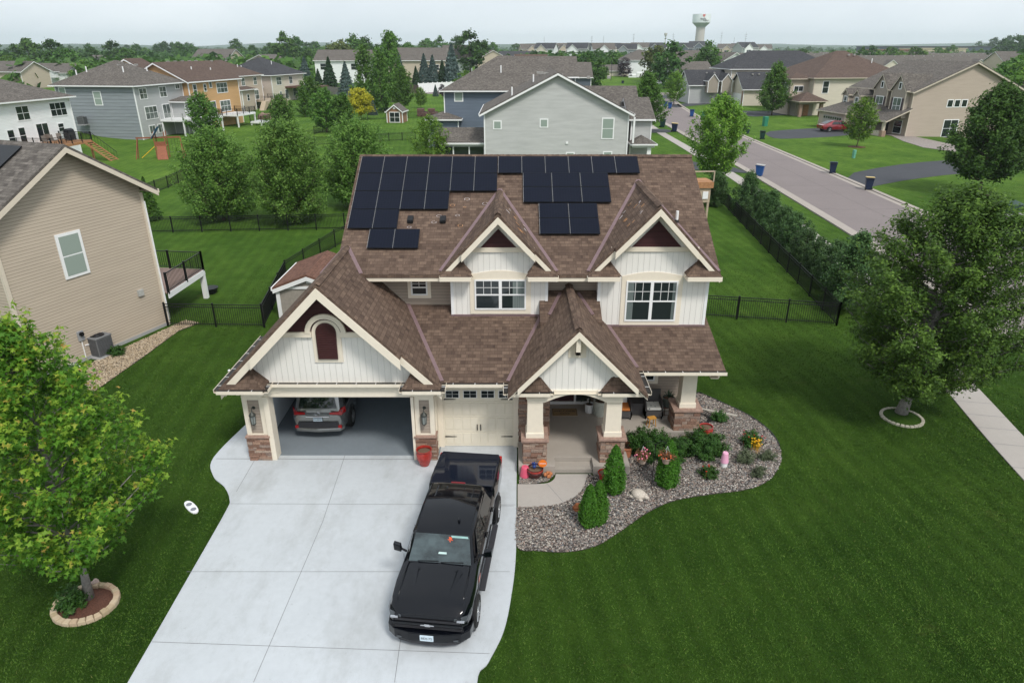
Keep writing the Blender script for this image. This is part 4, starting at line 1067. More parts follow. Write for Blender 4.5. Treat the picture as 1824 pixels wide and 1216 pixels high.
# --- the near maple at the left edge
mm = branchy('low', 7.45, 2.15, 1.75, 80, 11, 34, .066, LEAF['maple'], 11, .1, 'maple', BARKG, .85, .17, .8, tip=(.6, .1), up=.5, rise=.7, lobe=.14)
put_tree(mm, 'maple_tree', 'near bright green maple with orange-tipped new leaves standing in a mulched stone ring', 'tree', at(160, 1068), rz=.6)
# --- the big fine-leaved tree at the right edge
mm = branchy('oval', 8.5, 2.95, 1.3, 160, 20, 34, .064, LEAF['locust'], 12, .19, 'quad', BARKG, .7, .2, .25, tip=(.5, .2), up=.7, rise=.45, lobe=.14, lean=(.75, .2))
put_tree(mm, 'shade_tree', 'large dark fine-leaved shade tree in a ring of pale stones on the side lawn', 'tree', at(1606, 737), rz=0)
# --- birches and others behind the house
b1 = branchy('round2', 7.3, 2.8, .7, 110, 13, 22, .1, LEAF['birch'], 21, .11, 'quad', WOOD, .7, .24, .1, droop=.9, tip=(.4, .2), rise=.8, lobe=.12)
b2 = branchy('round2', 7.8, 2.7, .7, 110, 13, 22, .1, LEAF['birch'], 22, .11, 'quad', WOOD, .7, .24, .1, droop=.9, tip=(.4, .2), rise=.8, lobe=.12)
put_tree(b1, 'birch_tree', 'drooping birch directly behind the black fence, leftmost of the row', 'tree', at(399, 392), .98)
put_tree(b2, 'birch_tree', 'drooping birch behind the black fence, middle of the row of three', 'tree', at(524, 396), 1.02)
put_tree(b1, 'birch_tree', 'drooping birch behind the left corner of the brown roof', 'tree', (-13.8, 61, 0), 1.02, 2.0)
lt = branchy('oval', 6, 2.1, .8, 60, 8, 16, .12, LEAF['light'], 23, .07, 'quad', WOOD, .7, .25, .5, tip=(.4, .2))
put_tree(lt, 'young_tree', 'pale loose young tree beside the grey sunroom', 'tree', at(768, 306), .98)
st = branchy('oval', 8.8, 2.5, 1.8, 90, 11, 20, .13, LEAF['light'], 24, .1, 'quad', BARKG, .8, .26, .55, tip=(.3, .2), lobe=.16)
st2 = branchy('low', 9.0, 2.8, 1.3, 90, 10, 18, .16, LEAF['mid'], 25, .12, 'quad', WOOD, .85, .3, .4, tip=(.3, .2), lobe=.16)
put_tree(st, 'street_tree', 'light green upright tree by the sidewalk behind the corner of the hedge', 'tree', at(1271, 338), .98, 1)
put_tree(st2, 'street_tree', 'dense dark street tree beside the grey neighbouring house', 'tree', at(1150, 236), 1.0, 2)
put_tree(st2, 'street_tree', 'tall pointed tree in front of the dark-roofed house across the street', 'tree', at(1374, 206), 1.1, 4)
rd = branchy('low', 9.4, 3.5, 1.7, 130, 14, 20, .15, LEAF['dark'], 26, .17, 'quad', WOOD, .95, .32, .4, tip=(.3, .2), lobe=.12)
put_tree(rd, 'shade_tree', 'big rounded dark tree on the lawn across the street at the right edge', 'tree', at(1742, 346), 1.02, 0)
sm = branchy('oval', 4.6, 1.5, .9, 50, 8, 14, .11, LEAF['light'], 27, .05, 'quad', WOOD, .5, .2, .5, tip=(.4, .2))
put_tree(sm, 'young_tree', 'small young tree on a mulch circle before the tan porch', 'tree', at(1526, 262), 1.38, 0)
put_tree(sm, 'young_tree', 'round light green lawn tree by the far driveway', 'tree', at(1200, 188), 1.6, 3)
fl = branchy('oval', 5, 1.85, .6, 55, 8, 14, .14, LEAF['mid'], 28, .07, 'quad', WOOD, .6, .24, .4, tip=(.3, .2))
fl2 = branchy('low', 6, 1.8, .5, 60, 8, 14, .15, LEAF['mid'], 29, .07, 'quad', WOOD, .6, .26, .5, tip=(.3, .2))
yl = tree_meshes('round', 5, 2.4, .9, 90, 55, .16, .7, LEAF['yellow'], 30, .08, 'quad', WOOD, 8, inner=.3)
for nm, lb, ms, px, py, s in (
    ('bushy_tree', 'small bushy tree beside the grey house deck', fl, 367, 247, 1.3), ('bushy_tree', 'olive bushy tree before the white house at the left edge', fl, 22, 268, 1.1),
    ('leafy_tree', 'pale airy tree in the middle of the common lawn', fl, 505, 238, 1.15),
    ('leafy_tree', 'tree with a dark crown in front of the yellow one', fl, 583, 236, 1.35),
    ('leafy_tree', 'dark upright tree left of the yellow tree', fl2, 617, 236, 1.0),
    ('pear_tree', 'small upright tree right of the pergola', fl2, 545, 208, .95),
    ('leafy_tree', 'dark tree between the pergola and the yellow tree', fl, 555, 199, 1.4),
    ('poplar_tree', 'tall upright tree behind the little garden shed', fl2, 681, 200, 2.1),
    ('leafy_tree', 'tall pale tree behind the yellow tree', fl2, 655, 190, 2.2),
    ('leafy_tree', 'tall tree right behind the tall pale pair', fl2, 700, 182, 2.7),
    ('purple_tree', 'dark brown-green oval tree right of the garden shed', fl, 719, 197, 1.75),
    ('young_tree', 'lollipop tree on the open lawn beyond the shed', sm, 750, 193, .95),
    ('young_tree', 'small pale tree against the blue house', sm, 808, 186, .9)):
    put_tree(ms, nm, lb, 'tree', at(px, py), s*(.74 if s > 1.65 else 1), sz=s)
put_tree(yl, 'yellow_tree', 'golden yellow tree on the common lawn', 'tree', at(643, 213), 1.15)
pl = tree_meshes('oval', 4, 1.2, .6, 50, 40, .12, .5, LEAF['plum'], 31, .05, 'quad', WOOD, 6)
put_tree(pl, 'plum_tree', 'small purple-leaved tree before the white fence', 'tree', at(788, 175), .9)
put_tree(pl, 'plum_tree', 'round purple-leaved tree beside the white travel trailer', 'tree', at(1111, 143), 2.2)
# --- conifers
def conifer(h, r, mat, seed, n=2600, leaf=.2, prof='cone'):
    rg = np.random.default_rng(seed); T = rg.uniform(0, 1, n)**1.25; A = rg.uniform(0, 6.28, n)
    tiers = 1-.28*((T*9) % 1); q = rg.uniform(.45, 1, n)**.5
    rr = r*np.array([PROF[prof](t) for t in T])*q*tiers*(1+.12*np.sin(5*A+seed))
    Pn = np.stack([rr*np.cos(A), rr*np.sin(A), .15+h*T-.12*rr], 1); O = np.stack([np.cos(A), np.sin(A), np.full(n, .1)], 1)
    V, k = leaf_cards(rg, Pn, O, leaf, .5, 'tuft', .3, .3); me = np_mesh('crown', V, k); me.materials.append(mat)
    m = MB(); m.bar((0, 0, -.05), (0, 0, h*.85), r*.06, 6, .01); tm = bpy.data.meshes.new('trunk'); tm.from_pydata(m.v, [], m.f); tm.materials.append(WOOD)
    return me, tm
sp1 = conifer(8, 2.9, LEAF['spruce'], 1, 4200, .24); sp2 = conifer(7, 2.5, LEAF['fir'], 2, 4200, .22)
for px, py, s, ms, lb in ((548, 166, 1.3, sp1, 'blue spruce left of the two green firs'), (570, 168, 1.0, sp2, 'small dark fir before the white-gabled house'), (590, 166, 1.45, sp2, 'largest dark fir before the white-gabled house'),
    (619, 172, 1.15, sp1, 'blue spruce just left of the tall pale trees'), (714, 160, 1.35, sp1, 'big blue spruce before the tan gabled house'), (742, 158, 1.0, sp2, 'dark evergreen at the left end of the white fence'),
    (757, 156, 1.35, sp1, 'first blue spruce behind the white fence'), (772, 156, 1.3, sp1, 'second blue spruce behind the white fence'), (789, 156, 1.25, sp2, 'dark spruce third behind the white fence'), (806, 156, 1.75, sp1, 'tallest blue spruce behind the white fence'),
    (665, 205, .42, sp1, 'little blue spruce beside the yellow tree'), (684, 197, .5, sp1, 'little blue spruce beneath the tall upright tree'), (776, 172, .4, sp1, 'tiny spruce alone before the white fence')):
    put_tree(ms, 'spruce_tree', lb, 'tree', at(px, py), s)
put_tree(conifer(3.4, 1.1, LEAF['mid'], 9, 4000, .09), 'young_pine', 'thin pale young pine behind the corner of the tan house', 'tree', at(270, 392))
# hedge of arborvitae along the right fence
av = branchy('low', 3.3, 1.15, .1, 64, 10, 34, .055, LEAF['cedar'], 3, .06, 'tuft', WOOD, .4, .15, .7, rise=.9, lobe=.15); av2 = branchy('oval', 3.0, 1.15, .1, 60, 10, 34, .055, LEAF['cedar'], 4, .06, 'tuft', WOOD, .42, .15, .6, rise=.9, lobe=.18)
hedge = [(1347, 392, 1.0), (1368, 412, .85), (1387, 436, .85), (1404, 452, .75), (1399, 488, .82), (1420, 468, .75), (1444, 512, .72), (1462, 535, .78), (1348, 360, .8)]
hl = ['thick arborvitae at the far end of the hedge', 'second arborvitae of the hedge from the far end', 'third arborvitae of the hedge behind the fence', 'fourth hedge arborvitae, close against the sidewalk', 'hedge arborvitae halfway along the side fence', 'small hedge arborvitae just past the middle', 'thin hedge arborvitae with a browner crown', 'dark hedge arborvitae beside the nearest pair', 'rearmost arborvitae overlapping the hedge end']
H_ = [(19.5, 57.5, 1.15), (19.6, 54.4, .95), (19.3, 51.2, 1.05), (19.1, 48.2, .95), (18.9, 45.4, 1.0), (18.7, 43.0, .85), (18.6, 40.7, .85), (18.5, 38.2, 1.0), (18.0, 34.9, 1.35)]
for (x, y, s), lb in zip(H_, hl): put_tree(av if s > 1 else av2, 'arborvitae', lb, 'shrub', (x+.4, y, 0), s*.92, group='hedge along the side fence')
put_tree(av2, 'arborvitae', 'lone arborvitae inside the far corner of the back fence', 'shrub', (18.3, 61.2, 0), .95); put_tree(av2, 'arborvitae', 'arborvitae beside the raised playhouse', 'shrub', (15.9, 63, 0), .9)
# foundation planting
th = conifer(1.75, .4, LEAF['thuja'], 5, 11000, .036, 'column'); th2 = conifer(1.9, .47, LEAF['thuja'], 6, 14000, .036, 'column')
def G0(px, py): return at(px, py)
put_tree(th, 'arborvitae_shrub', 'bright green cone shrub beside the walkway, nearest the drone', 'shrub', at(1048, 937), .8); put_tree(th, 'arborvitae_shrub', 'slimmer point joined to the right side of the nearest bright cone shrub', 'shrub', at(1064, 932), .82)
put_tree(th, 'arborvitae_shrub', 'bright green cone shrub at the foot of the middle porch column', 'shrub', at(1092, 878), .95); put_tree(th2, 'arborvitae_shrub', 'broad green cone shrub under the hanging flower pots', 'shrub', at(1187, 866), .86)
def yewmesh(r, h, seed, mat, n=5000, leaf=.07):
    rg = np.random.default_rng(seed); A = rg.uniform(0, 6.28, n); T = rg.uniform(0, 1, n)
    # upward spraying branches
    k = 60; ba = rg.uniform(0, 6.28, k); be = rg.uniform(.25, 1.45, k); bl = rg.uniform(.65, 1.1, k); j = rg.integers(0, k, n)
    d = np.stack([np.cos(ba[j])*np.cos(be[j])*r, np.sin(ba[j])*np.cos(be[j])*r, np.sin(be[j])*h], 1)
    t = rg.uniform(.25, 1, n)[:, None]*bl[j][:, None]; Pn = d*t+rg.normal(size=(n, 3))*.045; Pn[:, 2] = np.abs(Pn[:, 2])+.03
    V, kk = leaf_cards(rg, Pn, d/np.linalg.norm(d, axis=1)[:, None], leaf, .35, 'quad', -.4, .4); me = np_mesh('crown', V, kk); me.materials.append(mat); return (me, None)
yw = yewmesh(.95, .85, 7, LEAF['yew'], 26000, .04); yw2 = yewmesh(.85, .7, 8, LEAF['yew'], 24000, .04)
put_tree(yw, 'yew_bush', 'spreading dark yew between the middle column and the slab', 'shrub', (4.72, 20.3, 0), 1.15); put_tree(yw2, 'yew_bush', 'second spray of yew against the porch slab edge', 'shrub', (5.6, 20.35, 0), 1.0)
put_tree(yw2, 'yew_bush', 'rounded spreading yew beside the red glazed pot', 'shrub', at(1256, 812)+Vector((0, .2, 0)), 1.12)
LEAF['sage'] = leafmat('sage leaf', (.05, .075, .04), (.09, .115, .06), (.14, .16, .09), trans=.2)
pf = yewmesh(.5, .5, 9, LEAF['sage'], 2600, .045); pg = yewmesh(.5, .55, 10, LEAF['yew'], 2200, .06)
for px, py, s, ms, lb, nm in ((1325, 822, .9, pf, 'grey-green low perennial left of the yellow flowers', 'perennial'), (1366, 820, .75, pf, 'grey-green low perennial at the outer edge of the bed', 'perennial'), (1352, 848, .7, pf, 'grey-green low perennial nearest the lawn edge', 'perennial'),
    (1280, 750, .75, pg, 'leafy green shrub near the white downspout pipe', 'shrub'), (1262, 850, .75, pg, 'small rose bush left of the pink pot', 'rose_bush'), (1338, 793, .95, pg, 'rose bush with red blooms behind the yellow flowers', 'rose_bush')):
    put_tree(ms, nm, lb, 'shrub', at(px, py), s)
def blooms(loc, r, h, n, mat, name, label, size=.035, seed=0):
    rg = random.Random(seed); e = empty(name, label, 'flowers', tuple(loc))
    for i in range(n):
        m = MB(); a = rg.uniform(0, 6.28); q = r*rg.random()**.5; c = Vector((q*math.cos(a), q*math.sin(a), h*(.75+.35*rg.random())))
        for k in range(5):
            b = k*2*PI/5+rg.random(); u = Vector((math.cos(b), math.sin(b), .25))*size; v = Vector((-math.sin(b), math.cos(b), 0))*size*.45
            m.add([c, c+u*.6-v, c+u, c+u*.6+v], [(0, 1, 2, 3)])
        m.ball(c+Vector((0, 0, .008)), size*.25, 5, 3); m.bar(c, (c.x*.8, c.y*.8, 0), .004, 3); m.build('bloom', mat, e, local=True)
    return e
YF = plain('yellow petal', (.75, .42, .01), .6); RF = plain('red petal', (.5, .02, .02), .6); PF = plain('pink petal', (.75, .2, .3), .6); OF = plain('orange red petal', (.6, .12, .04), .6)
blooms(at(1344, 806), .22, .45, 26, YF, 'yellow_flowers', 'cluster of yellow daisies in the gravel bed', .035, 1)
blooms(at(1340, 793), .4, .5, 9, RF, 'rose_blooms', 'red rose blooms on the bush behind the yellow daisies', .03, 2)
blooms(at(1262, 850), .25, .38, 5, RF, 'rose_blooms', 'few red blooms on the small rose bush', .035, 3)
# shrubs beside the tan house
put_tree(pg, 'shrub', 'small leafy plant right of the air conditioner', 'shrub', at(210, 633), .85); put_tree(pg, 'shrub', 'hydrangea with white heads against the tan wall', 'shrub', at(128, 678), 1.2)
blooms(at(128, 678), .5, .6, 22, plain('white petal', (.7, .7, .62), .6), 'white_flowers', 'white hydrangea heads against the tan wall', .06, 5)
put_tree(pg, 'groundcover_plant', 'low green plant inside the near stone ring', 'shrub', at(133, 1080), 1.0)
# --- far trees
fm = [tree_meshes(p, h, r, .5, 60, 38, .42, 1.35, LEAF[mt], 40+i, .25, 'quad', WOOD, 3, inner=.35, aspect=.7, lobe=.2)
      for i, (p, h, r, mt) in enumerate((('round', 10, 4.6, 'mid'), ('oval', 12, 4.4, 'dark'), ('round', 9, 4.8, 'light'), ('oval', 11, 3.7, 'mid'), ('tear', 12, 3.6, 'dark'), ('round', 9, 5, 'gold')))]
FT = []     # (px, base py, scale, kind) surveyed from the picture
def ftree(px, py, s, k): FT.append((px, py, s, k))
for a in ((60, 131, 1.25, 0), (105, 135, 1.0, 1), (20, 140, .8, 2), (150, 150, .7, 2), (130, 140, .9, 0), (170, 132, .8, 1), (230, 128, .9, 0), (210, 126, 1, 1), (330, 118, .9, 1), (425, 112, 1.2, 1), (445, 128, .75, 2),
    (485, 112, 1.2, 0), (512, 128, 1.35, 3), (530, 120, 1.2, 1), (555, 128, .9, 0), (590, 115, .8, 2), (612, 132, 1.2, 5), (635, 130, 1.15, 3), (650, 105, 1.6, 0), (655, 128, 1.0, 1), (700, 118, 1.25, 1), (728, 128, .9, 0),
    (762, 112, 1.3, 0), (785, 114, 1.2, 3), (735, 110, 1.0, 0), (838, 138, 1.45, 1), (862, 118, 1.1, 1), (878, 112, 1.0, 0), (920, 105, 1, 0), (828, 160, .5, 2), (755, 135, .8, 0),
    (968, 125, .75, 0), (1000, 142, .95, 0), (1020, 150, .95, 3), (1045, 150, .95, 1), (1065, 155, .85, 3), (1040, 135, .95, 2), (1085, 140, .9, 3), (1060, 125, .8, 0), (1100, 130, .8, 2),
    (1168, 150, 1.25, 5), (1190, 158, 1.1, 1), (1250, 152, .9, 1), (1257, 150, 1.15, 3), (1240, 148, .8, 0), (1218, 160, .4, 2), (1280, 176, .45, 0),
    (1250, 100, 1.0, 0), (1265, 100, .9, 1), (1370, 96, 1.1, 0), (1386, 98, 1.0, 2), (1402, 94, 1.2, 3), (1300, 118, .5, 2), (1392, 125, .6, 2), (1500, 97, 1.1, 0), (1480, 98, .8, 1), (1525, 98, .9, 2), (1550, 98, 1.1, 0),
    (1580, 122, .9, 0), (1530, 124, .8, 3), (1545, 126, .8, 1), (1600, 124, .8, 2), (1622, 122, .9, 0), (1508, 124, .8, 2), (1560, 126, .8, 2), (1640, 122, .8, 2), (1300, 130, .7, 2), (1345, 112, .7, 0), (1400, 118, .8, 2), (1425, 118, .8, 0), (1450, 115, .7, 2), (1480, 116, .7, 0), (1590, 112, .7, 1), (1665, 112, .9, 0), (1690, 112, 1.05, 0), (1676, 116, .8, 2), (1710, 100, 1.2, 0), (1730, 104, .9, 3), (1745, 112, .95, 2), (1760, 118, .8, 0),
    (1780, 110, 1.5, 1), (1800, 112, 1.6, 1), (1818, 110, 1.8, 1), (1790, 100, 2.2, 1), (1815, 98, 2.4, 1), (1765, 100, 2.0, 1), (1740, 98, 1.7, 1), (1800, 150, .9, 2), (1818, 165, 1.1, 2), (1790, 175, .9, 0), (1812, 190, 1.1, 2)):
    ftree(*a)
rg = random.Random(99)
for i in range(120):      # wooded belt at the left and centre, and trees among the far streets
    px = rg.uniform(-10, 860) if i < 90 else rg.uniform(1300, 1830)
    py = 84.5+rg.uniform(9, 30)*(1 if px < 860 else .6)
    ftree(px, py, rg.uniform(.8, 1.15), rg.choice((0, 1, 1, 3, 4, 2)))
lab = {0: 'rounded mid green tree', 1: 'tall dark green tree', 2: 'pale green round tree', 3: 'upright green tree', 4: 'pointed dark green tree', 5: 'olive green round tree'}
SECT = ((100, 'behind the white house at the far left'), (240, 'above the slate grey roof'), (430, 'behind the ochre and beige houses'), (560, 'around the cream house'), (700, 'behind the dark firs'), (830, 'behind the blue spruces'), (935, 'left of the blue house roof'),
        (1130, 'before the distant subdivision'), (1225, 'at the far end of the street'), (1420, 'among the charcoal roofs'), (1650, 'before the townhouse terraces'), (9999, 'beyond the tan gabled house at the right'))
ORD = ['first', 'second', 'third', 'fourth', 'fifth', 'sixth', 'seventh', 'eighth', 'ninth', 'tenth', 'eleventh', 'twelfth', 'thirteenth', 'fourteenth', 'fifteenth', 'sixteenth', 'seventeenth', 'eighteenth']
cnt = {}
for i, (px, py, s, k) in enumerate(sorted(FT)):
    sec = [t for lim, t in SECT if px < lim][0]; key = (sec, k); n_ = cnt[key] = cnt.get(key, 0)+1
    p = at(px, py)
    put_tree(fm[k], 'far_tree', '%s %s, %s from the left' % (lab[k], sec, ORD[n_-1]), 'tree', (p.x, p.y, hterr(p.x, p.y)-.3), s*((1.4 if px not in (838, 862) else 1.05) if py > 98 and px < 930 else (1.0 if px < 1140 else 1.15)), group='trees beyond the neighbourhood')
# the far woods: one mass
def woods(name, n, d0, d1, seed, mat, ang=(-46, 46), h=(9, 14), gap=None):
    r = np.random.default_rng(seed); th_ = np.radians(r.uniform(ang[0], ang[1], n)); d = d0+(d1-d0)*r.uniform(0, 1, n)**.7
    X = np.sin(th_)*d; Y = np.cos(th_)*d; hh = r.uniform(h[0], h[1], n); k = 26; 
    o = unit(r, n*k).reshape(n, k, 3); o[:, :, 2] = np.abs(o[:, :, 2]); c = np.stack([X, Y, np.zeros(n)], 1)[:, None, :]+o*np.stack([hh*.55, hh*.55, hh*.95], 1)[:, None, :]*r.uniform(.75, 1, (n, k, 1))
    V, kk = leaf_cards(r, c.reshape(-1, 3), o.reshape(-1, 3), 2.1, .75, 'quad', 0, .3); me = np_mesh(name, V, kk)
    ob = link_mesh(name, me, mat); tag(ob, kind='stuff'); return ob
woods('far_woods', 420, 300, 460, 9, LEAF['mid'], (-46, -8), (7, 10)); woods('far_woods', 1200, 420, 900, 1, LEAF['dark'], (-46, 4), (7, 12)); woods('far_woods', 700, 700, 1500, 2, LEAF['mid'], (-46, 46), (7, 12))
woods('far_woods', 1700, 1500, 3400, 3, LEAF['dark'], (-46, 46), (8, 16)); woods('far_woods', 60, 430, 520, 4, LEAF['dark'], (1.5, 12), (9, 13)); woods('far_woods', 260, 360, 560, 5, LEAF['dark'], (35, 46), (12, 20))
# low wooded hills on the horizon
def hills():
    m = MB(); rg = random.Random(5); n = 140; P_ = []
    for j, (d, hb) in enumerate(((3600, 20), (5200, 34))):
        vs = []; F = []
        for i in range(n+1):
            a = R(-50+100*i/n); hh = 13+hb*(.45+.3*math.sin(i*.11+j*2)+.25*math.sin(i*.27+1.3*j)+.08*rg.random())*(1.0 if a < .35 else .8)
            for dd, z in ((d, -2), (d+150, hh*.7), (d+500, hh), (d+1500, -2)): vs.append((math.sin(a)*dd, math.cos(a)*dd, z))
        for i in range(n):
            for k in range(3): F.append((i*4+k, (i+1)*4+k, (i+1)*4+k+1, i*4+k+1))
        m.add(vs, F)
    t = NT('wooded hill'); t.set(t.ramp(t.noise(.02, t.coord(), 6), [(.3, (.02, .045, .02)), (.7, (.04, .08, .03))]), .95)
    o = m.build('hills', t.mat); tag(o, kind='structure')
hills()
# ================================================================ background houses
def sidingset(name, c, dk=.8): return siding(name, c, .16, .05, dk)
S_WHITE = sidingset('white siding', (.74, .76, .76), .9); S_GREY = siding('slate grey siding', (.24, .265, .285), .5, .1, .6); S_LGREY = sidingset('light grey siding', (.40, .41, .41), .75)
S_ORANGE = sidingset('ochre siding', (.52, .32, .155), .92); S_BEIGE = sidingset('beige siding', (.47, .40, .32), .85); S_CREAM = sidingset('cream siding', (.58, .53, .44), .9)
S_BLUE = siding('blue siding', (.125, .155, .2), .2, .08, .6); S_TAN = sidingset('tan siding', (.42, .35, .29), .85); S_DK = sidingset('dark siding', (.1, .12, .15), .8)
SH_BN = shingle('far brown shingle', (.072, .05, .042), (.11, .078, .064), (.15, .108, .09)); GREENW = siding('pale grey lap siding', (.47, .475, .465), .115, .1, .72)
def face_box(m, W, face, u, z, wd, h, d0, d1):
    x0, x1, y0, y1 = W
    if face == 'F': m.box(x0+u, x0+u+wd, y0-d1, y0-d0, z, z+h)
    if face == 'B': m.box(x0+u, x0+u+wd, y1+d0, y1+d1, z, z+h)
    if face == 'R': m.box(x1+d0, x1+d1, y0+u, y0+u+wd, z, z+h)
    if face == 'L': m.box(x0-d1, x0-d0, y0+u, y0+u+wd, z, z+h)
def fwin(par, W, face, u, z, wd, h, cols=1, rows=2, glass=GLASS, name='window'):
    m = MB(); face_box(m, W, face, u-.09, z-.09, wd+.18, h+.18, .002, .05); f = m.build(name, WHITE, par, local=True)
    g = MB(); uw = wd/cols; rh = h/rows
    for c in range(cols):
        for r_ in range(rows): face_box(g, W, face, u+c*uw+.04, z+r_*rh+.03, uw-.08, rh-.06, .05, .058)
    g.build('pane', glass, f, local=True); return f
def wing(par, x0, x1, y0, y1, z0, h, roof, pitch, wall, rmat, oh=.4, trim=WHITE, gends='both', base=0):
    """roof: gx ridge along x, gy ridge along y, hip, flat; h = wall height"""
    w_ = MB(); t = .12
    X0, X1, Y0, Y1 = x0-oh, x1+oh, y0-oh, y1+oh; e = z0+h-oh*pitch*0
    m = MB(); tr = MB()
    cx, cy = (x0+x1)/2, (y0+y1)/2
    if roof == 'gx':
        r_ = e+(Y1-Y0)/2*pitch
        w_.yz([(y0, z0), (y1, z0), (y1, e+oh*pitch-.13), (cy, r_-.13), (y0, e+oh*pitch-.13)], x0, x1)
        m.prism([(X0, Y0, e-t), (X1, Y0, e-t), (X1, cy, r_-t), (X0, cy, r_-t)], (0, 0, t)); m.prism([(X0, cy, r_-t), (X1, cy, r_-t), (X1, Y1, e-t), (X0, Y1, e-t)], (0, 0, t))
        for x in (X0-.02, X1-.02):
            tr.yz([(Y0, e-t), (cy, r_-t), (cy, r_-t-.22), (Y0, e-t-.22)], x, x+.04); tr.yz([(cy, r_-t), (Y1, e-t), (Y1, e-t-.22), (cy, r_-t-.22)], x, x+.04)
        tr.box(X0, X1, Y0-.08, Y0, e-t-.08, e-.02); tr.box(X0, X1, Y1, Y1+.08, e-t-.08, e-.02)
    elif roof == 'gy':
        r_ = e+(X1-X0)/2*pitch
        w_.xz([(x0, z0), (x1, z0), (x1, e+oh*pitch-.13), (cx, r_-.13), (x0, e+oh*pitch-.13)], y0, y1)
        m.prism([(X0, Y0, e-t), (cx, Y0, r_-t), (cx, Y1, r_-t), (X0, Y1, e-t)], (0, 0, t)); m.prism([(cx, Y0, r_-t), (X1, Y0, e-t), (X1, Y1, e-t), (cx, Y1, r_-t)], (0, 0, t))
        for y in (Y0-.02, Y1-.02):
            tr.xz([(X0, e-t), (cx, r_-t), (cx, r_-t-.22), (X0, e-t-.22)], y, y+.04); tr.xz([(cx, r_-t), (X1, e-t), (X1, e-t-.22), (cx, r_-t-.22)], y, y+.04)
        tr.box(X0-.08, X0, Y0, Y1, e-t-.08, e-.02); tr.box(X1, X1+.08, Y0, Y1, e-t-.08, e-.02)
    elif roof in ('hip', 'hipx', 'hipy'):
        w_.box(x0, x1, y0, y1, z0, e-.05)
        lx, ly = X1-X0, Y1-Y0; k = min(lx, ly)/2; r_ = e+k*pitch
        if lx >= ly: a, b = (X0+k, cy, r_), (X1-k, cy, r_)
        else: a, b = (cx, Y0+k, r_), (cx, Y1-k, r_)
        A, B, C, D = (X0, Y0, e), (X1, Y0, e), (X1, Y1, e), (X0, Y1, e)
        vs = [A, B, C, D, a, b]+[(p[0], p[1], e-t) for p in (A, B, C, D)]
        if lx >= ly: F = [(0, 1, 5, 4), (1, 2, 5), (2, 3, 4, 5), (3, 0, 4)]
        else: F = [(0, 1, 4), (1, 2, 5, 4), (2, 3, 5), (3, 0, 4, 5)]
        F += [(9, 8, 7, 6), (6, 7, 1, 0), (7, 8, 2, 1), (8, 9, 3, 2), (9, 6, 0, 3)]
        m.add(vs, F)
        tr.box(X0-.06, X1+.06, Y0-.06, Y0-.003, e-t-.05, e-.01); tr.box(X0-.06, X1+.06, Y1+.003, Y1+.06, e-t-.05, e-.01); tr.box(X0-.06, X0-.003, Y0-.003, Y1+.003, e-t-.05, e-.01); tr.box(X1+.003, X1+.06, Y0-.003, Y1+.003, e-t-.05, e-.01)
    elif roof == 'shed':   # low side at y0
        r_ = e+(Y1-Y0)*pitch; w_.yz([(y0, z0), (y1, z0), (y1, r_-.15-oh*pitch), (y0, e-.13)], x0, x1)
        m.prism([(X0, Y0, e-t), (X1, Y0, e-t), (X1, y1, r_-t), (X0, y1, r_-t)], (0, 0, t)); tr.box(X0, X1, Y0-.08, Y0, e-t-.08, e-.02)
    if trim is not None:
        tr.build('fascia', trim, par, local=True)
        if roof in ('gx', 'gy', 'hip'):
            for x in (x0, x1):
                for y in (y0, y1): c = MB(); c.box(x-.07, x+.07, y-.07, y+.07, z0+.02, e-.12); c.build('corner_board', trim, par, local=True)
    w_.build('wall', wall, par, local=True); ro = m.build('roof', rmat, par, local=True)
    return (x0, x1, y0, y1)
GALV = plain('galvanised vent', (.35, .34, .32), .5, .4)
def vents(par, pts, h=.14):
    for x, y, z in pts: m = MB(); m.box(x-.2, x+.2, y-.2, y+.2, z-.15, z+h); m.build('roof_vent', GALV, par, local=True)
def pipe(par, x, y, z, h=.7): m = MB(); m.bar((x, y, z-.2), (x, y, z+h), .09, 8); m.build('vent_pipe', WHITE, par, local=True)
def railing(m, p, q, h=.95, step=.13):
    p = Vector(p); q = Vector(q); L_ = (q-p).length; n = max(1, int(L_/step)); z = Vector((0, 0, 1))
    m.beam(p+z*h, q+z*h, .05, .04); m.beam(p+z*.1, q+z*.1, .04, .03)
    for i in range(n+1): a = p.lerp(q, i/n); m.beam(a+z*.1, a+z*h, .018, .018)
def deckbox(par, x0, x1, y0, y1, z, floor, frame, rail, posts=True, skip=''):
    m = MB(); m.box(x0, x1, y0, y1, z-.05, z); m.build('deck_floor', floor, par, local=True)
    m = MB(); m.box(x0-.03, x1+.03, y0-.04, y0, z-.32, z-.01); m.box(x0-.03, x1+.03, y1, y1+.04, z-.32, z-.01); m.box(x0-.04, x0, y0, y1, z-.32, z-.01); m.box(x1, x1+.04, y0, y1, z-.32, z-.01); m.build('deck_beam', frame, par, local=True)
    if posts:
        for x in (x0+.15, x1-.15):
            for y in (y0+.15, y1-.15): m = MB(); m.box(x-.1, x+.1, y-.1, y+.1, -.3, z-.3); m.build('deck_post', frame, par, local=True)
    m = MB()
    c = dict(F=((x0, y0), (x1, y0)), B=((x0, y1), (x1, y1)), L=((x0, y0), (x0, y1)), R=((x1, y0), (x1, y1)))
    for k, (a, b) in c.items():
        if k in skip: continue
        railing(m, (*a, z), (*b, z))
        n = max(1, round(math.dist(a, b)/1.8))
        for i in range(n+1): q = (a[0]+(b[0]-a[0])*i/n, a[1]+(b[1]-a[1])*i/n); m.box(q[0]-.05, q[0]+.05, q[1]-.05, q[1]+.05, z-.2, z+1.02)
    m.build('railing', rail, par, local=True)
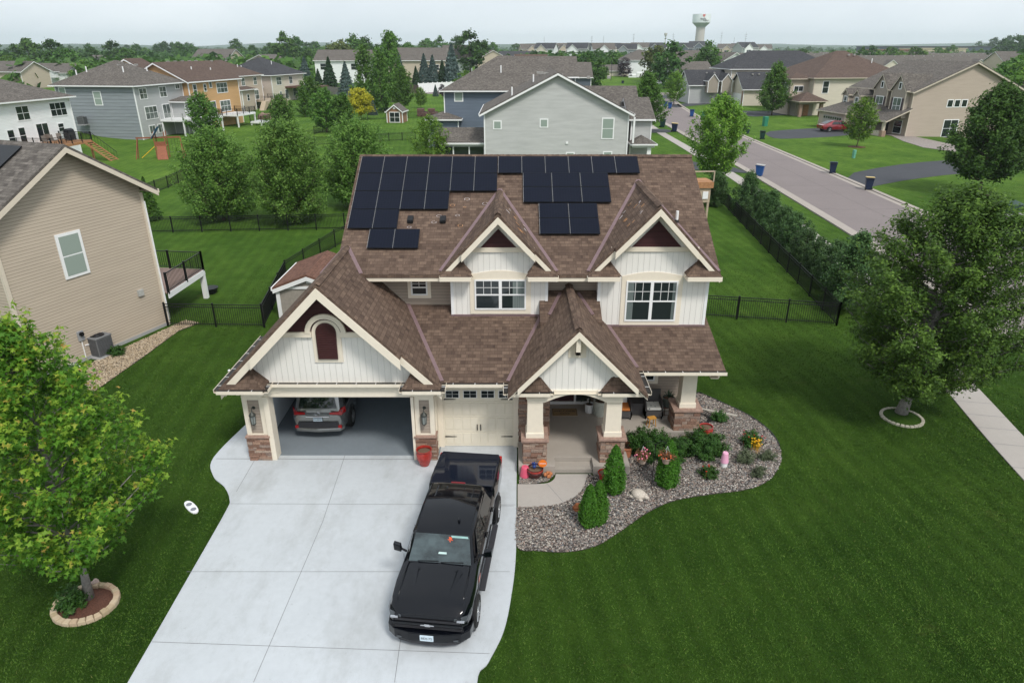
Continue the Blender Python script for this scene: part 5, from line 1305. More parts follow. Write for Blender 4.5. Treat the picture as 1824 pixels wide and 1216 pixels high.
# --- A: the tan house next door; its gable wall faces our side yard
A = empty('house', 'tan lap-sided house at the left edge with one tall window in its gable wall', 'house', (-20.45, 26.08, 0), math.atan2(.93, .369))
W = wing(A, 0, 7.12, 0, 12, .0, 6.95, 'gy', .62, TANS, SH_GY, .55, plain('tan trim', (.62, .55, .45), .5, var=.03))
fwin(A, W, 'F', 2.55, 3.95, 1.0, 1.8, 1, 2, GLASSG)
m = MB(); m.box(-.02, 7.14, -.03, .3, -.3, .16); m.build('foundation', FOUND, A, local=True)
m = MB(); m.box(7.14, 7.2, -.12, -.04, .3, 6.4); m.build('downspout', WHITE, A, local=True)
m = MB(); m.box(5.75, 6.05, -.1, -.0, 2.0, 2.3); m.build('wall_vent', plain('grey vent', (.4, .4, .38), .5), A, local=True)
for k in range(1):
    p0 = Vector((2.9, 2.2, 0)); zr_ = lambda x: 6.95+(x+.55)*.62
    f = MB(); f.prism([(1.0, 1.55, zr_(1.0)+.06), (3.2, 1.55, zr_(3.2)+.06), (3.2, 6.3, zr_(3.2)+.06), (1.0, 6.3, zr_(1.0)+.06)], (-.02, 0, .04)); fo = f.build('solar_panel', PFRAME, A, local=True)
    f = MB(); f.add([(1.02, 1.57, zr_(1.02)+.105), (3.18, 1.57, zr_(3.18)+.105), (3.18, 6.28, zr_(3.18)+.105), (1.02, 6.28, zr_(1.02)+.105)], [(0, 1, 2, 3)]); f.build('cell_sheet', PANEL, fo, local=True)
# its deck (world coordinates)
m = MB(); m.xy([(-21.5, 33.9), (-17.62, 32.9), (-17.45, 36.9), (-21.5, 37.4)], 1.62, 1.68); m.build('deck_floor', plain('brown decking', (.27, .19, .16), .7), A)
m = MB(); m.beam((-17.6, 32.9, 1.52), (-17.43, 36.92, 1.52), .05, .3); m.beam((-17.43, 36.92, 1.52), (-21.5, 37.4, 1.52), .05, .3); m.build('deck_beam', WHITE, A)
m = MB(); m.box(-17.66, -17.42, 36.68, 36.92, 0, 1.4); m.build('deck_post', WHITE, A)
m = MB()
for p, q in (((-17.6, 32.95, 1.68), (-17.45, 36.85, 1.68)), ((-17.45, 36.85, 1.68), (-21.4, 37.35, 1.68))):
    railing(m, p, q, 1.0, .12); P_, Q_ = Vector(p), Vector(q)
    for i in range(3): a = P_.lerp(Q_, i/2); m.box(a.x-.05, a.x+.05, a.y-.05, a.y+.05, 1.6, 2.75)
m.build('railing', BLACK, A)
def ac_unit(loc, rz, s, label):
    e = empty('air_conditioner', label, 'air conditioner', loc, rz); e.scale = (s, s, s)
    G_ = plain('ac grey', (.15, .155, .16), .5) if 'ac grey' not in MAT else MAT['ac grey']
    m = MB(); m.box(-.4, .4, -.4, .4, .08, .95); m.box(-.43, .43, -.43, .43, .95, 1.0); m.build('casing', G_, e, local=True, bevel=.03)
    m = MB()
    for k in range(14):
        z = .16+k*.055
        for s_ in (-1, 1): m.box(-.37, .37, s_*.4-.008, s_*.4+.008, z, z+.02); m.box(s_*.4-.008, s_*.4+.008, -.37, .37, z, z+.02)
    m.build('louvre', DKGREY, e, local=True)
    m = MB(); m.lathe([(.3, 1.003), (.3, 1.012)], n=20); m.build('fan_opening', BLACK, e, local=True)
    m = MB()
    for k in range(4): r_ = .08+.06*k; m.tube([(r_*math.cos(a*PI/8), r_*math.sin(a*PI/8), 1.025) for a in range(17)], .008, 4)
    m.build('fan_guard', DKGREY, e, local=True)
    m = MB(); m.box(-.5, .5, -.5, .5, 0, .08); m.build('pad', FOUND, e, local=True)
ac_unit(at(182, 632), R(-22), 1.0, 'grey air conditioner by the tan gable wall')
e = empty('utility_meter', 'electric meter and conduit on the tan gable wall', 'meter', (-19.6, 28.35, 1.2), R(68.4))
m = MB(); m.box(-.14, .14, -.12, 0, -.2, .25); m.build('meter_box', plain('meter grey', (.3, .31, .32), .5), e, local=True); m = MB(); m.lathe([(.1, -.22), (.09, -.12)], (0, 0, .12), 14, 'y'); m.build('dial', BLACK, e, local=True); m = MB(); m.tube([(0, -.05, -.2), (0, -.05, -1.15)], .025); m.tube([(.1, -.05, -.5), (.7, -.1, -.55)], .03); m.build('conduit', WHITE, e, local=True)
# --- B: white house with cedar deck
fc = at(131, 171, 7.4); ux, uy = math.cos(R(83)), math.sin(R(83))
B = empty('house', 'white two-storey house with dark-paned windows and a cedar deck, far left', 'house', (fc.x-18*ux, fc.y-18*uy, 0), R(83))
W = wing(B, 0, 17.6, .5, 13, 0, 7.4, 'hip', .42, S_WHITE, SH_GY, .6)
for u, z, wd, h, c, r_ in ((14.0, 5.2, 2.7, 1.55, 3, 2), (8.6, 5.2, 1.9, 1.55, 2, 2), (14.6, 2.3+1.0, .95, .95, 1, 2), (11.0, 2.45, 1.9, 2.1, 2, 1), (8.2, 2.6, .95, 1.8, 1, 2), (6.5, 2.6, .95, 1.7, 1, 2), (3.5, 5.2, 1.9, 1.5, 2, 2)): fwin(B, W, 'F', u, z, wd, h, c, r_)
for x in (6.5, 8.5, 10.5): vents(B, [(x, 6.0, 9.8)])
pipe(B, 8, 2.8, 8.6)
dk = empty('deck', 'cedar deck with black railing, dining chairs and grill behind the tan house', 'deck', (fc.x, fc.y, 0), R(83))
deckbox(dk, -10.5, -3.6, -3.9, -.02+.5, 2.4, CEDAR, CEDAR, BLACK, skip='B')
m = MB()
for i in range(11): z = 2.2-i*.21; m.box(-4.9, -3.7, -4.1-i*.28, -3.85-i*.28, z-.04, z)
for x in (-4.98, -3.68): m.prism([(x, -3.9, 2.3), (x, -7.1, 0), (x, -7.1, -.2), (x, -3.9, 2.0)], (.06, 0, 0))
m.build('stairs', CEDAR, dk, local=True)
m = MB(); m.beam((-3.65, -4.0, 3.3), (-3.65, -7.0, .95), .05, .05)
for i in range(9): y = -4.0-i*.37; zz = 2.25-i*.275; m.beam((-3.65, y, zz), (-3.65, y, zz+1.0), .02, .02)
m.build('railing', BLACK, dk, local=True)
def patio_chair(loc, rz, label, mat, s=1.0, grp=None):
    e = empty('patio_chair', label, 'chair', loc, rz, grp); e.scale = (s, s, s)
    m = MB(); m.box(-.28, .28, -.28, .28, .38, .44); m.build('seat', mat, e, local=True); m = MB(); m.prism([(-.28, .26, .44), (.28, .26, .44), (.28, .36, 1.0), (-.28, .36, 1.0)], (0, .04, 0)); m.build('backrest', mat, e, local=True)
    for x in (-.26, .26):
        for y in (-.26, .26): m = MB(); m.box(x-.02, x+.02, y-.02, y+.02, 0, .4); m.build('leg', BLACK, e, local=True)
    return e
CH_ = plain('sling fabric', (.17, .14, .12), .8)
Mt = WM[dk.name]
for i, (x, y, rz, lb) in enumerate(((-9.2, -2.4, R(83), 'brown sling chair at the near end of the cedar deck'), (-8.2, -2.6, R(90), 'brown sling chair second along the cedar deck'), (-6.8, -2.4, R(70), 'brown sling chair third along the cedar deck'), (-7.6, -.9, R(-120), 'brown sling chair against the white wall on the deck'))):
    p = Mt @ Vector((x, y, 2.4)); patio_chair(tuple(p), rz, lb, CH_, 1.1)
def grill(loc, rz, label, s=1.0):
    e = empty('barbecue_grill', label, 'grill', loc, rz); e.scale = (s, s, s)
    m = MB(); m.box(-.5, .5, -.3, .3, .1, .8); m.build('cabinet', DKGREY, e, local=True); m = MB(); m.yz([(-.3, .8), (.3, .8), (.25, 1.1), (0, 1.22), (-.25, 1.1)], -.45, .45); m.build('lid', BLACK, e, local=True, bevel=.03); m = MB(); m.box(-.8, -.5, -.25, .25, .75, .8); m.box(.5, .8, -.25, .25, .75, .8); m.build('side_shelf', DKGREY, e, local=True)
grill(tuple(Mt @ Vector((-4.6, -1.8, 2.4))), R(83), 'black grill at the corner of the cedar deck', 1.2)
# --- C: slate grey house
Cc = empty('house', 'slate grey house with light grey rear wall, hip roof and white deck', 'house', (-57.0, 108.9, -.1), R(82))
W = wing(Cc, 0, 12.5, 0, 13, 0, 8.0, 'hip', .5, S_LGREY, SH_GY, .6)
m = MB(); m.box(-.03, -.003, .1, 13, 0, 7.7); m.build('wall', S_GREY, Cc, local=True, label='slate grey side wall')
for u, z, wd, h, c, r_ in ((1.2, 6.0, 1.7, 1.5, 2, 2), (6.2, 6.0, 1.7, 1.5, 2, 2), (10.6, 7.0, 1.1, .7, 2, 1), (1.7, 3.0, 2.9, 1.8, 3, 2), (6.2, 2.75, 1.9, 2.1, 2, 1), (1.9, .8, 1.4, 1.2, 2, 1), (4.1, .8, 1.4, 1.2, 2, 1)): fwin(Cc, W, 'F', u, z, wd, h, c, r_, GLASS2)
fwin(Cc, W, 'L', 5.6, 5.2, 1.2, 1.9, 1, 2, GLASSG); fwin(Cc, W, 'L', 11.4, 6.3, 1.0, 1.3, 1, 1, GLASSG)
W2 = wing(Cc, 8.6, 13.5, -2.4, 0, 0, 5.2, 'hip', .4, S_LGREY, SH_GY, .5); fwin(Cc, W2, 'F', 1.4, 3.1, .9, 1.3, 1, 2)
deckbox(Cc, 5.0, 9.0, -4.0, -.05, 2.7, WHITE, WHITE, plain('white rail', (.6, .6, .6), .5), skip='B'); deckbox(Cc, 9.0, 12.6, -6.4, -2.6, 2.7, WHITE, WHITE, BLACK, skip='BL')
m = MB(); m.prism([(6.8, -4.1, 2.7), (9.6, -4.1, 0), (9.6, -4.1, -.3), (6.8, -4.1, 2.3)], (0, -.08, 0)); m.prism([(6.8, -5.3, 2.7), (9.6, -5.3, 0), (9.6, -5.3, -.3), (6.8, -5.3, 2.3)], (0, -.08, 0))
for i in range(13): m.box(6.9+i*.21, 7.15+i*.21, -5.3, -4.1, 2.55-i*.2, 2.6-i*.2)
m.build('stairs', WHITE, Cc, local=True)
for x, y in ((3, 5.2), (4.4, 5.2), (5.8, 5.2), (7.2, 5.2)): vents(Cc, [(x+2, y, 10.7)])
for x, y, z in ((3, 3.2, 9.9), (8.5, 3.0, 9.7), (3, 9.4, 9.9), (2.2, 10.6, 9.4)): pipe(Cc, x, y, z)
ac_unit(tuple(WM[Cc.name] @ Vector((-.9, 9.0, 2.3))), 0, 1.25, 'dark air conditioner against the slate grey wall')
# --- D: ochre, E: beige, F: cream with dark hip roof
D_ = empty('house', 'ochre two-storey house with brown gable roof and white deck', 'house', (-54.2, 121.3, -.2), R(79))
W = wing(D_, 0, 15, 0, 11, 0, 8.1, 'gx', .5, S_ORANGE, SH_BN, .55); wing(D_, -.4, 3, 6, 15, 0, 9.2, 'gx', .5, S_ORANGE, SH_BN, .5)
for u, z, wd, h, c, r_ in ((1.2, 5.9, .9, 1.7, 1, 2), (4.2, 6.4, .7, 1.1, 1, 2), (5.9, 6.9, .7, .9, 1, 1), (8.0, 5.9, 3.2, 1.6, 3, 2), (2.0, 2.9, 1.1, 1.5, 1, 2), (5.0, 2.5, 1.9, 2.1, 2, 1), (8.3, 2.7, 3.1, 1.8, 3, 2), (3, .6, 1.4, 1.2, 2, 1)): fwin(D_, W, 'F', u, z, wd, h, c, r_, GLASS2)
deckbox(D_, 6.5, 12.5, -4.2, -.05, 2.4, WHITE, WHITE, BLACK, skip='B'); deckbox(D_, 10.2, 13.2, -6.5, -4.3, .9, WHITE, WHITE, BLACK, skip='B')
for x in (4, 6, 8, 10, 12): vents(D_, [(x, 5.9, 11.1)])
pipe(D_, 6, 3, 9.6); pipe(D_, 11, 2.6, 9.3)
E_ = empty('house', 'beige two-storey house with brown roof and a raised wood deck, right of the ochre one', 'house', (-61.8, 158.3, 0), R(81))
W = wing(E_, 0, 14.5, 0, 12, 0, 7.3, 'hip', .5, S_BEIGE, SH_BN, .5); W2 = wing(E_, 1.0, 6.5, -2.2, 0, 0, 4.6, 'hip', .35, S_BEIGE, SH_BN, .5)
for u, z, wd, h, c, r_ in ((1, 6.2, 1.0, .8, 1, 1), (5.4, 5.2, 1.4, 1.6, 2, 2), (10.8, 5.2, 1.4, 1.6, 2, 2), (8.8, 2.0, 3.6, 2.0, 3, 2), (7.0, 1.9, .9, 1.9, 1, 1)): fwin(E_, W, 'F', u, z, wd, h, c, r_, GLASS2)
fwin(E_, W2, 'F', 2, 2.2, .9, 1.3, 1, 2); deckbox(E_, 8.5, 16.5, -5, -.05, 1.9, PALEWD, PALEWD, BLACK, skip='B')
m = MB(); m.prism([(6.2, -3.8, 1.9), (8.5, -3.8, 1.9), (5.2, -3.8, -.2), (4.4, -3.8, -.2)][::-1], (0, -1.1, 0)); m.build('stairs', PALEWD, E_, local=True)
for x in (3, 5, 7, 9, 11): vents(E_, [(x, 6.2, 10.4)])
pipe(E_, 10, 3, 8.9); pipe(E_, 12.5, 3.5, 8.6)
F_ = empty('house', 'cream house with a charcoal hip roof beyond the beige one', 'house', (-61.9, 187, 0), R(78))
W = wing(F_, 0, 17, 0, 15, 0, 6.6, 'hip', .5, S_CREAM, SH_DK, .7); wing(F_, -4.5, 0, 3, 9, 0, 3.8, 'hip', .45, S_BEIGE, SH_DK, .5)
for u, z, wd, h, c, r_ in ((2.4, 4.2, 2.4, 1.8, 2, 2), (9, 4.2, 1.6, 1.8, 2, 2), (3.4, 1.2, .9, 1.3, 1, 2), (6.2, .6, 1.6, 2.2, 1, 1), (10.5, 1.0, 4.5, 1.9, 3, 2)): fwin(F_, W, 'F', u, z, wd, h, c, r_, GLASS2)
m = MB(); m.box(-.02, 0, .1, 15, 0, 6.3); m.build('wall', plain('pinkish stucco', (.45, .37, .32), .7), F_, local=True, label='plain pinkish side wall'); pipe(F_, 8, 4, 9.2)
# --- H: grey neighbour straight behind, with sunroom and porch
Hh = empty('house', 'pale grey gabled house directly behind the brown roof', 'house', (-3.1, 80, 0))
W = wing(Hh, 0, 16.2, 0, 13, 0, 6.4, 'gy', .5, GREENW, SH_GY, .55)
for u, z, wd, h, r_ in ((1.05, 4.75, .8, .8, 1), (6.3, 4.95, .8, .8, 1), (14.3-.0-1.0, 3.7, 1.25, 2.15, 2), (9.35, .7, .85, 1.4, 2), (13.6, .7, .9, 1.5, 2)): fwin(Hh, W, 'F', u, z, wd, h, 1, r_, GLASSG)
wing(Hh, -5.4, 0, 1.5, 7, 0, 3.1, 'gx', .42, WHITE, SH_GY, .5)
m = MB(); m.box(-5.2, -.2, 1.46, 1.5, .6, 2.6); m.build('sunroom_glass', GLASS, Hh, local=True)
m = MB()
for x in (-5.4, -3.8, -1.95, -.12): m.box(x, x+.14, 1.38, 1.5, 0, 2.9)
m.build('sunroom_post', WHITE, Hh, local=True)
wing(Hh, 17, 19.4, .5, 10, 2.6, .45, 'hip', .5, WHITE, SH_GY, .3); wing(Hh, 17.0, 19.3, 2.5, 12, 0, 5.6, 'gx', .4, GREENW, SH_GY, .4)
for y in (.8, 4):
    m = MB(); m.taper(18.9, y, 0, 2.7, .32, .32, .2, .2); m.build('column', WHITE, Hh, local=True)
m = MB(); m.box(16.75, 16.95, -.18, -.03, 3.2, 6.0); m.build('downspout', WHITE, Hh, local=True)
m = MB(); m.box(9.2, 9.5, -.1, -.01, 3.1, 3.35); m.build('wall_vent', WHITE, Hh, local=True)
wing(Hh, 9.5, 18.2, 8, 14, 0, 6.6, 'gx', .62, GREENW, SH_GY, .5); vents(Hh, [(12.5, 9.5, 9.8), (15.0, 9.5, 9.8)])
for i in range(7): vents(Hh, [(6.4+i*.38, 11.5-i*1.5, 10.3)], .12)
pipe(Hh, 3.1, 1.4, 8.2, .9); pipe(Hh, 5.6, 5, 9.4, .9)
Hb = empty('house', 'blue two-storey house with a grey-brown hip roof behind the pale grey house', 'house', (-9.6, 102, 0))
W = wing(Hb, 0, 17, 0, 15, 0, 7.6, 'hip', .55, S_BLUE, SH_GY, .6); fwin(Hb, W, 'F', 1.5, 6.2, 1.1, 1.1, 1, 1, GLASSG); wing(Hb, -2.2, 2.0, -1.6, 3, 0, 3.9, 'hip', .35, S_BLUE, SH_GY, .5)
wing(Hb, 9, 19, 6, 16, 0, 9.2, 'gx', .5, S_BLUE, SH_GY, .5); pipe(Hb, 8, 3.5, 9.9, .9)
Hc = empty('house', 'house with a dark brown roof seen just over the blue house', 'house', (1.0, 150, 0)); W = wing(Hc, 0, 6, 0, 12, 0, 8.6, 'gx', .5, S_DK, SH_BN, .5)
Hd = empty('house', 'grey-brown roofed house with dark side wall behind the pale grey gable', 'house', (4, 175, 0)); W = wing(Hd, 0, 15, 0, 12, 0, 6.6, 'gx', .5, S_DK, SH_GY, .5); vents(Hd, [(4, 5, 9.4), (8, 5, 9.4), (11, 5, 9.4)])
# --- G: tan gabled house across the street
G_ = empty('house', 'tan house with twin shuttered gables and a stone-walled front porch across the street', 'house', (63.4, 113.8, -.5), R(10))
TANTR = plain('buff trim', (.5, .44, .36), .5)
W = wing(G_, 0, 19.5, 0, 15, -3, 10.3, 'gy', .42, S_TAN, SH_GY, .6, TANTR)
for u in (6.4, 7.7, 9.0): fwin(G_, W, 'F', u, 4.9, .95, 1.05, 1, 1)
fwin(G_, W, 'F', 6.6, .3, 2.6, 2.6, 2, 2)
SHUT = plain('dark maroon shutter', (.05, .03, .035), .5)
for y0 in (.6, 4.9):
    W2 = wing(G_, -.9, 4, y0, y0+3.3, 3.2, 4.2, 'gx', 1.25, plain('warm grey siding', (.3, .26, .22), .7) if y0 < 1 else MAT['warm grey siding'], SH_GY, .3, TANTR)
    fwin(G_, (W2[0], W2[1], W2[2], W2[3]), 'L', .75, 3.9, 1.8, 2.3, 2, 2, GLASS2); fwin(G_, W2, 'L', 1.4, 7.6, .5, .9, 1, 1)
    for u in (.25, 2.65): m = MB(); face_box(m, W2, 'L', u, 3.9, .4, 2.3, .01, .05); m.build('shutter', SHUT, G_, local=True)
m = MB(); m.prism([(-4.2, -.4, 2.9), (-4.2, 9, 2.9), (-.0, 9, 4.7), (0, -.4, 4.7)], (0, 0, .13)); m.build('roof', SH_GY, G_, local=True, label='low porch roof')
m = MB(); m.prism([(-4.2, -.42, 2.7), (0, -.42, 4.5), (0, -.42, 4.7), (-4.2, -.42, 2.9)], (0, .05, 0)); m.box(-4.3, -4.2, -.4, 9, 2.75, 3.0); m.build('fascia', TANTR, G_, local=True)
wing(G_, -3.6, 0, 3.6, 6.6, 3.1, .25, 'gx', .9, MAT['warm grey siding'], SH_GY, .3, TANTR)
W3 = wing(G_, -5.2, 1, 8.6, 16, 0, 3.4, 'hip', .5, S_TAN, SH_GY, .5, TANTR); m = MB(); face_box(m, W3, 'L', .8, 0, 5.4, 2.7, .01, .06); gdo = m.build('garage_door', plain('taupe door', (.33, .3, .29), .5), G_, local=True)
for k in range(8): m = MB(); face_box(m, W3, 'L', 1.0+k*.65, 2.15, .48, .38, .06, .07); m.build('pane', GLASS, gdo, local=True)
for y0 in (9.3, 12.4): W4 = wing(G_, -2.6, 3, y0, y0+1.5, 3.6, 2.6, 'gx', 1.0, MAT['warm grey siding'], SH_GY, .25, TANTR); fwin(G_, W4, 'L', .4, 4.4, .75, 1.4, 1, 2, GLASS2)
for y in (.2, 3.1):
    m = MB(); m.box(-4.1, -3.4, y, y+.7, 0, 1.4); m.build('stone_pier', STONE, G_, local=True); m = MB(); m.box(-3.95, -3.55, y+.15, y+.55, 1.4, 2.9); m.build('column', TANTR, G_, local=True)
m = MB(); m.box(-3.9, -3.6, .9, 3.1, .1, 1.3); m.box(-3.6, 0, .2, 8.6, -.2, .25); m.build('porch_wall', MAT['buff trim'], G_, local=True)
fwin(G_, W, 'L', 1.2, .8, 1.8, 2.0, 1, 2); m = MB(); face_box(m, W, 'L', 4.3, .3, 1.6, 2.4, .01, .05); m.build('front_door', BLACK, G_, local=True)
m = MB(); m.prism([(-.5, 0, .0), (0, 0, 0), (0, 0, .3), (-.5, 0, .3)], (0, .1, 0)); vents(G_, [(3.2, 5, 8.3)], .3)
ac_unit(tuple(WM[G_.name] @ Vector((7.3, -.9, -1.2))), R(10), 1.5, 'dark air conditioner by the tan side wall across the street')
q = [at(*a) for a in ((1565, 232), (1610, 252), (1645, 263), (1700, 270), (1725, 262), (1620, 241), (1560, 238))]; m = MB(); m.prism([(a.x, a.y, hterr(a.x, a.y)-.25) for a in q], (0, 0, .3)); o = m.build('rock_strip', plain('grey rock', (.25, .22, .2), .95, var=.4, scale=8)); tag(o, kind='structure')
# --- I: brown-roofed beige house and the dark-roofed house further up the street
I1 = empty('house', 'beige house with a big brown hip roof, left of the tan gabled one', 'house', (62.7, 150.5, -.3), R(8))
W = wing(I1, 0, 21, 0, 19, -.5, 8.2, 'hip', .5, S_CREAM, SH_BN, .7, TANTR)
fwin(I1, W, 'F', 2.0, 4.7, 1.3, 2.3, 1, 2); fwin(I1, W, 'F', 9.8, 4.0, 1.8, 2.6, 1, 2); W2 = wing(I1, -4, 0, 2, 8, -.5, 8.0, 'hip', .45, S_BEIGE, SH_BN, .6, TANTR)
wing(I1, -4.5, 1, -3.5, 2, 2.9, .5, 'hip', .5, MAT['warm grey siding'], SH_BN, .5, TANTR)
fwin(I1, W2, 'F', .8, 5.0, 2.0, 1.0, 2, 1); fwin(I1, W2, 'L', 1.2, 4.4, 2.4, 2.2, 2, 2, GLASS2)
for x, y in ((-4.2, -3.2), (.3, -3.2)): m = MB(); m.box(x, x+.6, y, y+.6, -.3, 3); m.build('stone_pier', STONE, I1, local=True)
m = MB(); m.box(-3.6, .3, -.5, 2, -.3, 3); m.build('wall', MAT['warm grey siding'], I1, local=True); m = MB(); m.box(-1.9, -.7, -.55, -.51, 0, 2.5); m.build('front_door', CEDAR, I1, local=True)
vents(I1, [(11, 7, 12.0), (12.3, 7, 12.0)]); pipe(I1, 15, 4.5, 10.6)
I2 = empty('house', 'cream house with charcoal roofs and stone garage gables further up the street', 'house', (56.5, 176, -.3), R(4))
W = wing(I2, 0, 17, 0, 9, -.5, 4.6, 'gx', .75, S_CREAM, SH_DK, .6); W2 = wing(I2, -1, 26, 7, 21, -.5, 9.0, 'hip', .55, S_CREAM, SH_DK, .7)
W3 = wing(I2, -11, 3, 8, 17, -.5, 5.2, 'gx', .7, S_LGREY, SH_DK, .5)
for x in (-7, -3.5): wing(I2, x, x+2.6, 6, 12, 3, 2.8, 'gy', 1.2, MAT['warm grey siding'], SH_DK, .2)
m = MB(); m.box(-.06, -.01, 1.2, 7.4, 0, 3.0); m.build('garage_door', WHITE, I2, local=True); m = MB(); m.box(-.1, -.02, 7.4, 8.8, 0, 4); m.box(-.1, -.02, .1, 1.1, 0, 4); m.build('stone_pier', STCAP, I2, local=True)
vents(I2, [(3, 3.4, 7.4), (4.6, 3.4, 7.4), (-6, 11, 7.5), (-4, 11, 7.5)])
# --- mid-distance houses (base picture point, width, depth, height, yaw, roof kind, materials)
def mid(label, px, py, w_, d_, h_, rz, roof, pitch, wall, rmat, extra=None, wins=(), z=0):
    p = at(px, py); e = empty('house', label, 'house', (p.x, p.y, z), R(rz)); W = wing(e, 0, w_, 0, d_, 0, h_, roof, pitch, wall, rmat, .6)
    for u, zz, wd, h, c, r_ in wins: fwin(e, W, 'F', u, zz, wd, h, c, r_)
    if extra:
        for x in extra: wing(e, *x)
    return e
mid('white and tan house half hidden by dark firs', 565, 150, 22, 14, 8.5, -3, 'gx', .5, S_WHITE, SH_GY, wins=((2, 5.2, 4, 2.2, 2, 2), (14, 5.2, 3, 2.2, 1, 2)))
mid('tan gabled house behind the blue spruces', 694, 150, 22, 14, 8.5, 2, 'gx', .6, S_BEIGE, SH_GY, wins=((18, 5, 1.5, 2, 1, 2),))
mid('low brown-roofed house behind the spruces, left of the steep roof', 763, 132, 19, 14, 8, 0, 'hip', .5, S_BEIGE, SH_GY)
mid('steep grey-roofed house beside the tallest spruce', 790, 138, 13, 14, 8, 0, 'gx', .8, S_WHITE, SH_GY, wins=((4, 5, 2, 2, 1, 2),))
mid('tan house with crossed gables beyond the cream house', 436, 133, 20, 16, 5.5, -12, 'gy', .4, S_BEIGE, SH_GY, [(8, 26, 1, 13, 0, 5, 'gx', .5, S_CREAM, SH_GY, .5)])
mid('grey-roofed house behind the ochre one', 346, 126, 24, 18, 7, -10, 'gx', .55, S_BEIGE, SH_GY)
mid('pale gabled house among trees right of the ochre roof', 392, 124, 14, 12, 6, 10, 'gy', .5, S_CREAM, SH_GY)
mid('house with two little white dormers behind the white house', 45, 150, 20, 12, 4.2, -12, 'gx', .5, S_WHITE, SH_GY, [(8, 11, -2, 5, 2.5, 2.4, 'gy', .6, S_WHITE, SH_GY, .4), (14, 16.5, -2, 5, 2.5, 2.2, 'gy', .6, S_WHITE, SH_GY, .4)])
mid('brown-roofed house at the far left behind the white one', -12, 158, 13, 12, 5.5, -12, 'gx', .5, S_BEIGE, SH_GY)
mid('dark roofed house glimpsed left of the slate house', 92, 118, 22, 12, 5, 0, 'gx', .4, S_DK, SH_DK)
mid('long brown roof in the trees above the slate house', 120, 124, 30, 14, 5.5, -4, 'gx', .4, S_BEIGE, SH_GY)
mid('cream hip-roofed house beside the travel trailer', 1107, 142, 17, 16, 8, 0, 'hip', .5, S_WHITE, SH_GY, [(-9, 3, -1, 8, 0, 3.6, 'gx', .5, S_CREAM, SH_GY, .5)], ((11, 4.5, 1.5, 2, 1, 2),))
mid('brown-roofed house behind the small pale gabled garage', 1196, 140, 16, 16, 6.8, 0, 'gx', .6, S_TAN, SH_GY, [(0, 8, -4, 4, 0, 4, 'gy', .6, S_TAN, SH_GY, .5)])
mid('small grey house with white porch posts', 1209, 157, 13, 12, 4.6, 14, 'gx', .6, S_LGREY, SH_GY)
mid('white gabled house left of the charcoal roofs', 1272, 150, 15, 22, 6.6, 6, 'gy', .6, S_WHITE, SH_GY)
mid('tan house with a paired gable at the far right edge', 1782, 135, 26, 18, 6.5, -4, 'gx', .5, S_BEIGE, SH_GY, [(6, 14, -3, 6, 0, 6, 'gy', .6, S_CREAM, SH_GY, .5), (17, 23, -2, 6, 0, 5.5, 'gy', .6, S_CREAM, SH_GY, .5)])
mid('slate-roofed house at the left end of the distant rows', 890, 122, 24, 14, 7, 0, 'gx', .5, S_DK, SH_DK)
mid('tan house beside the white-gabled pair in the distance', 850, 131, 18, 12, 7, 8, 'gy', .5, S_BEIGE, SH_BN)
# townhouse terraces on the right
num = ['first', 'second', 'third', 'fourth', 'fifth', 'sixth', 'seventh', 'eighth', 'ninth', 'tenth', 'eleventh', 'twelfth', 'thirteenth', 'fourteenth', 'fifteenth', 'sixteenth', 'seventeenth', 'eighteenth', 'nineteenth', 'twentieth', 'twenty-first', 'twenty-second', 'twenty-third', 'twenty-fourth']
for i, (px, py, wd, rz) in enumerate(((1225, 118, 50, -3), (1285, 124, 62, -6), (1378, 122, 48, -5), (1440, 120, 50, 0), (1500, 122, 52, -2), (1565, 121, 52, 0), (1632, 120, 50, -2), (1330, 130, 30, -30), (1700, 118, 48, 0), (1400, 112, 80, 0), (1560, 110, 90, 0), (1290, 136, 44, -8), (1500, 133, 60, -2), (1610, 131, 60, 2))):
    p = at(px, py); e = empty('townhouse_row', '%s taupe-roofed townhouse terrace on the right, counting from the left' % num[i], 'townhouses', (p.x, p.y, 0), R(rz), 'townhouse terraces beyond the street')
    wing(e, 0, wd, 0, 14, 0, 4.6, 'gx', .62, S_BEIGE, SH_GY, .5)
    for k in range(int(wd//16)): wing(e, 4+k*16, 11+k*16, -3, 6, 0, 4.4, 'gy', .75, S_CREAM, SH_GY, .4)
    m = MB()
    for k in range(int(wd/4.5)): x = 2+k*4.5; m.box(x, x+.25, 3.5, 3.75, 6.6, 7.2)
    for k in range(int(wd/5)): x = 3+k*5; m.box(x, x+.6, 6, 6.5, 8.6, 9.1)
    m.build('roof_vent', GALV, e, local=True)
# the distant streets of gabled houses
protos = []
def proto(i, wall, rmat, front, h=8.2):
    e = empty('house', 'p', 'house', (0, 0, 0)); W = wing(e, 0, 14, 0, 12, 0, h, 'gx', .6, wall, rmat, .5); W2 = wing(e, 1+i, 8+i, -2, 6, 0, h-.4, 'gy', .85, front, rmat, .4)
    fwin(e, W2, 'F', 1.5, 5, 3.6, 1.7, 2, 2); m = MB(); m.box(1.6+i, 7.2+i, -2.06, -2.01, 0, 2.6); m.build('garage_door', WHITE, e, local=True); fwin(e, W, 'F', 9.5+i*.4, 4.8, 2.2, 1.7, 2, 2)
    protos.append(e)
proto(0, S_LGREY, SH_DK, S_WHITE); proto(2, S_DK, SH_DK, S_DK); proto(1, S_WHITE, SH_DK, S_CREAM); proto(3, S_BEIGE, SH_GY, S_BEIGE); proto(0, S_GREY, SH_DK, S_GREY); proto(2, S_WHITE, SH_GY, S_WHITE)
used = set(); dl_ = ['light grey with a white front gable', 'dark slate', 'white with a cream gable', 'beige', 'slate grey', 'all white']
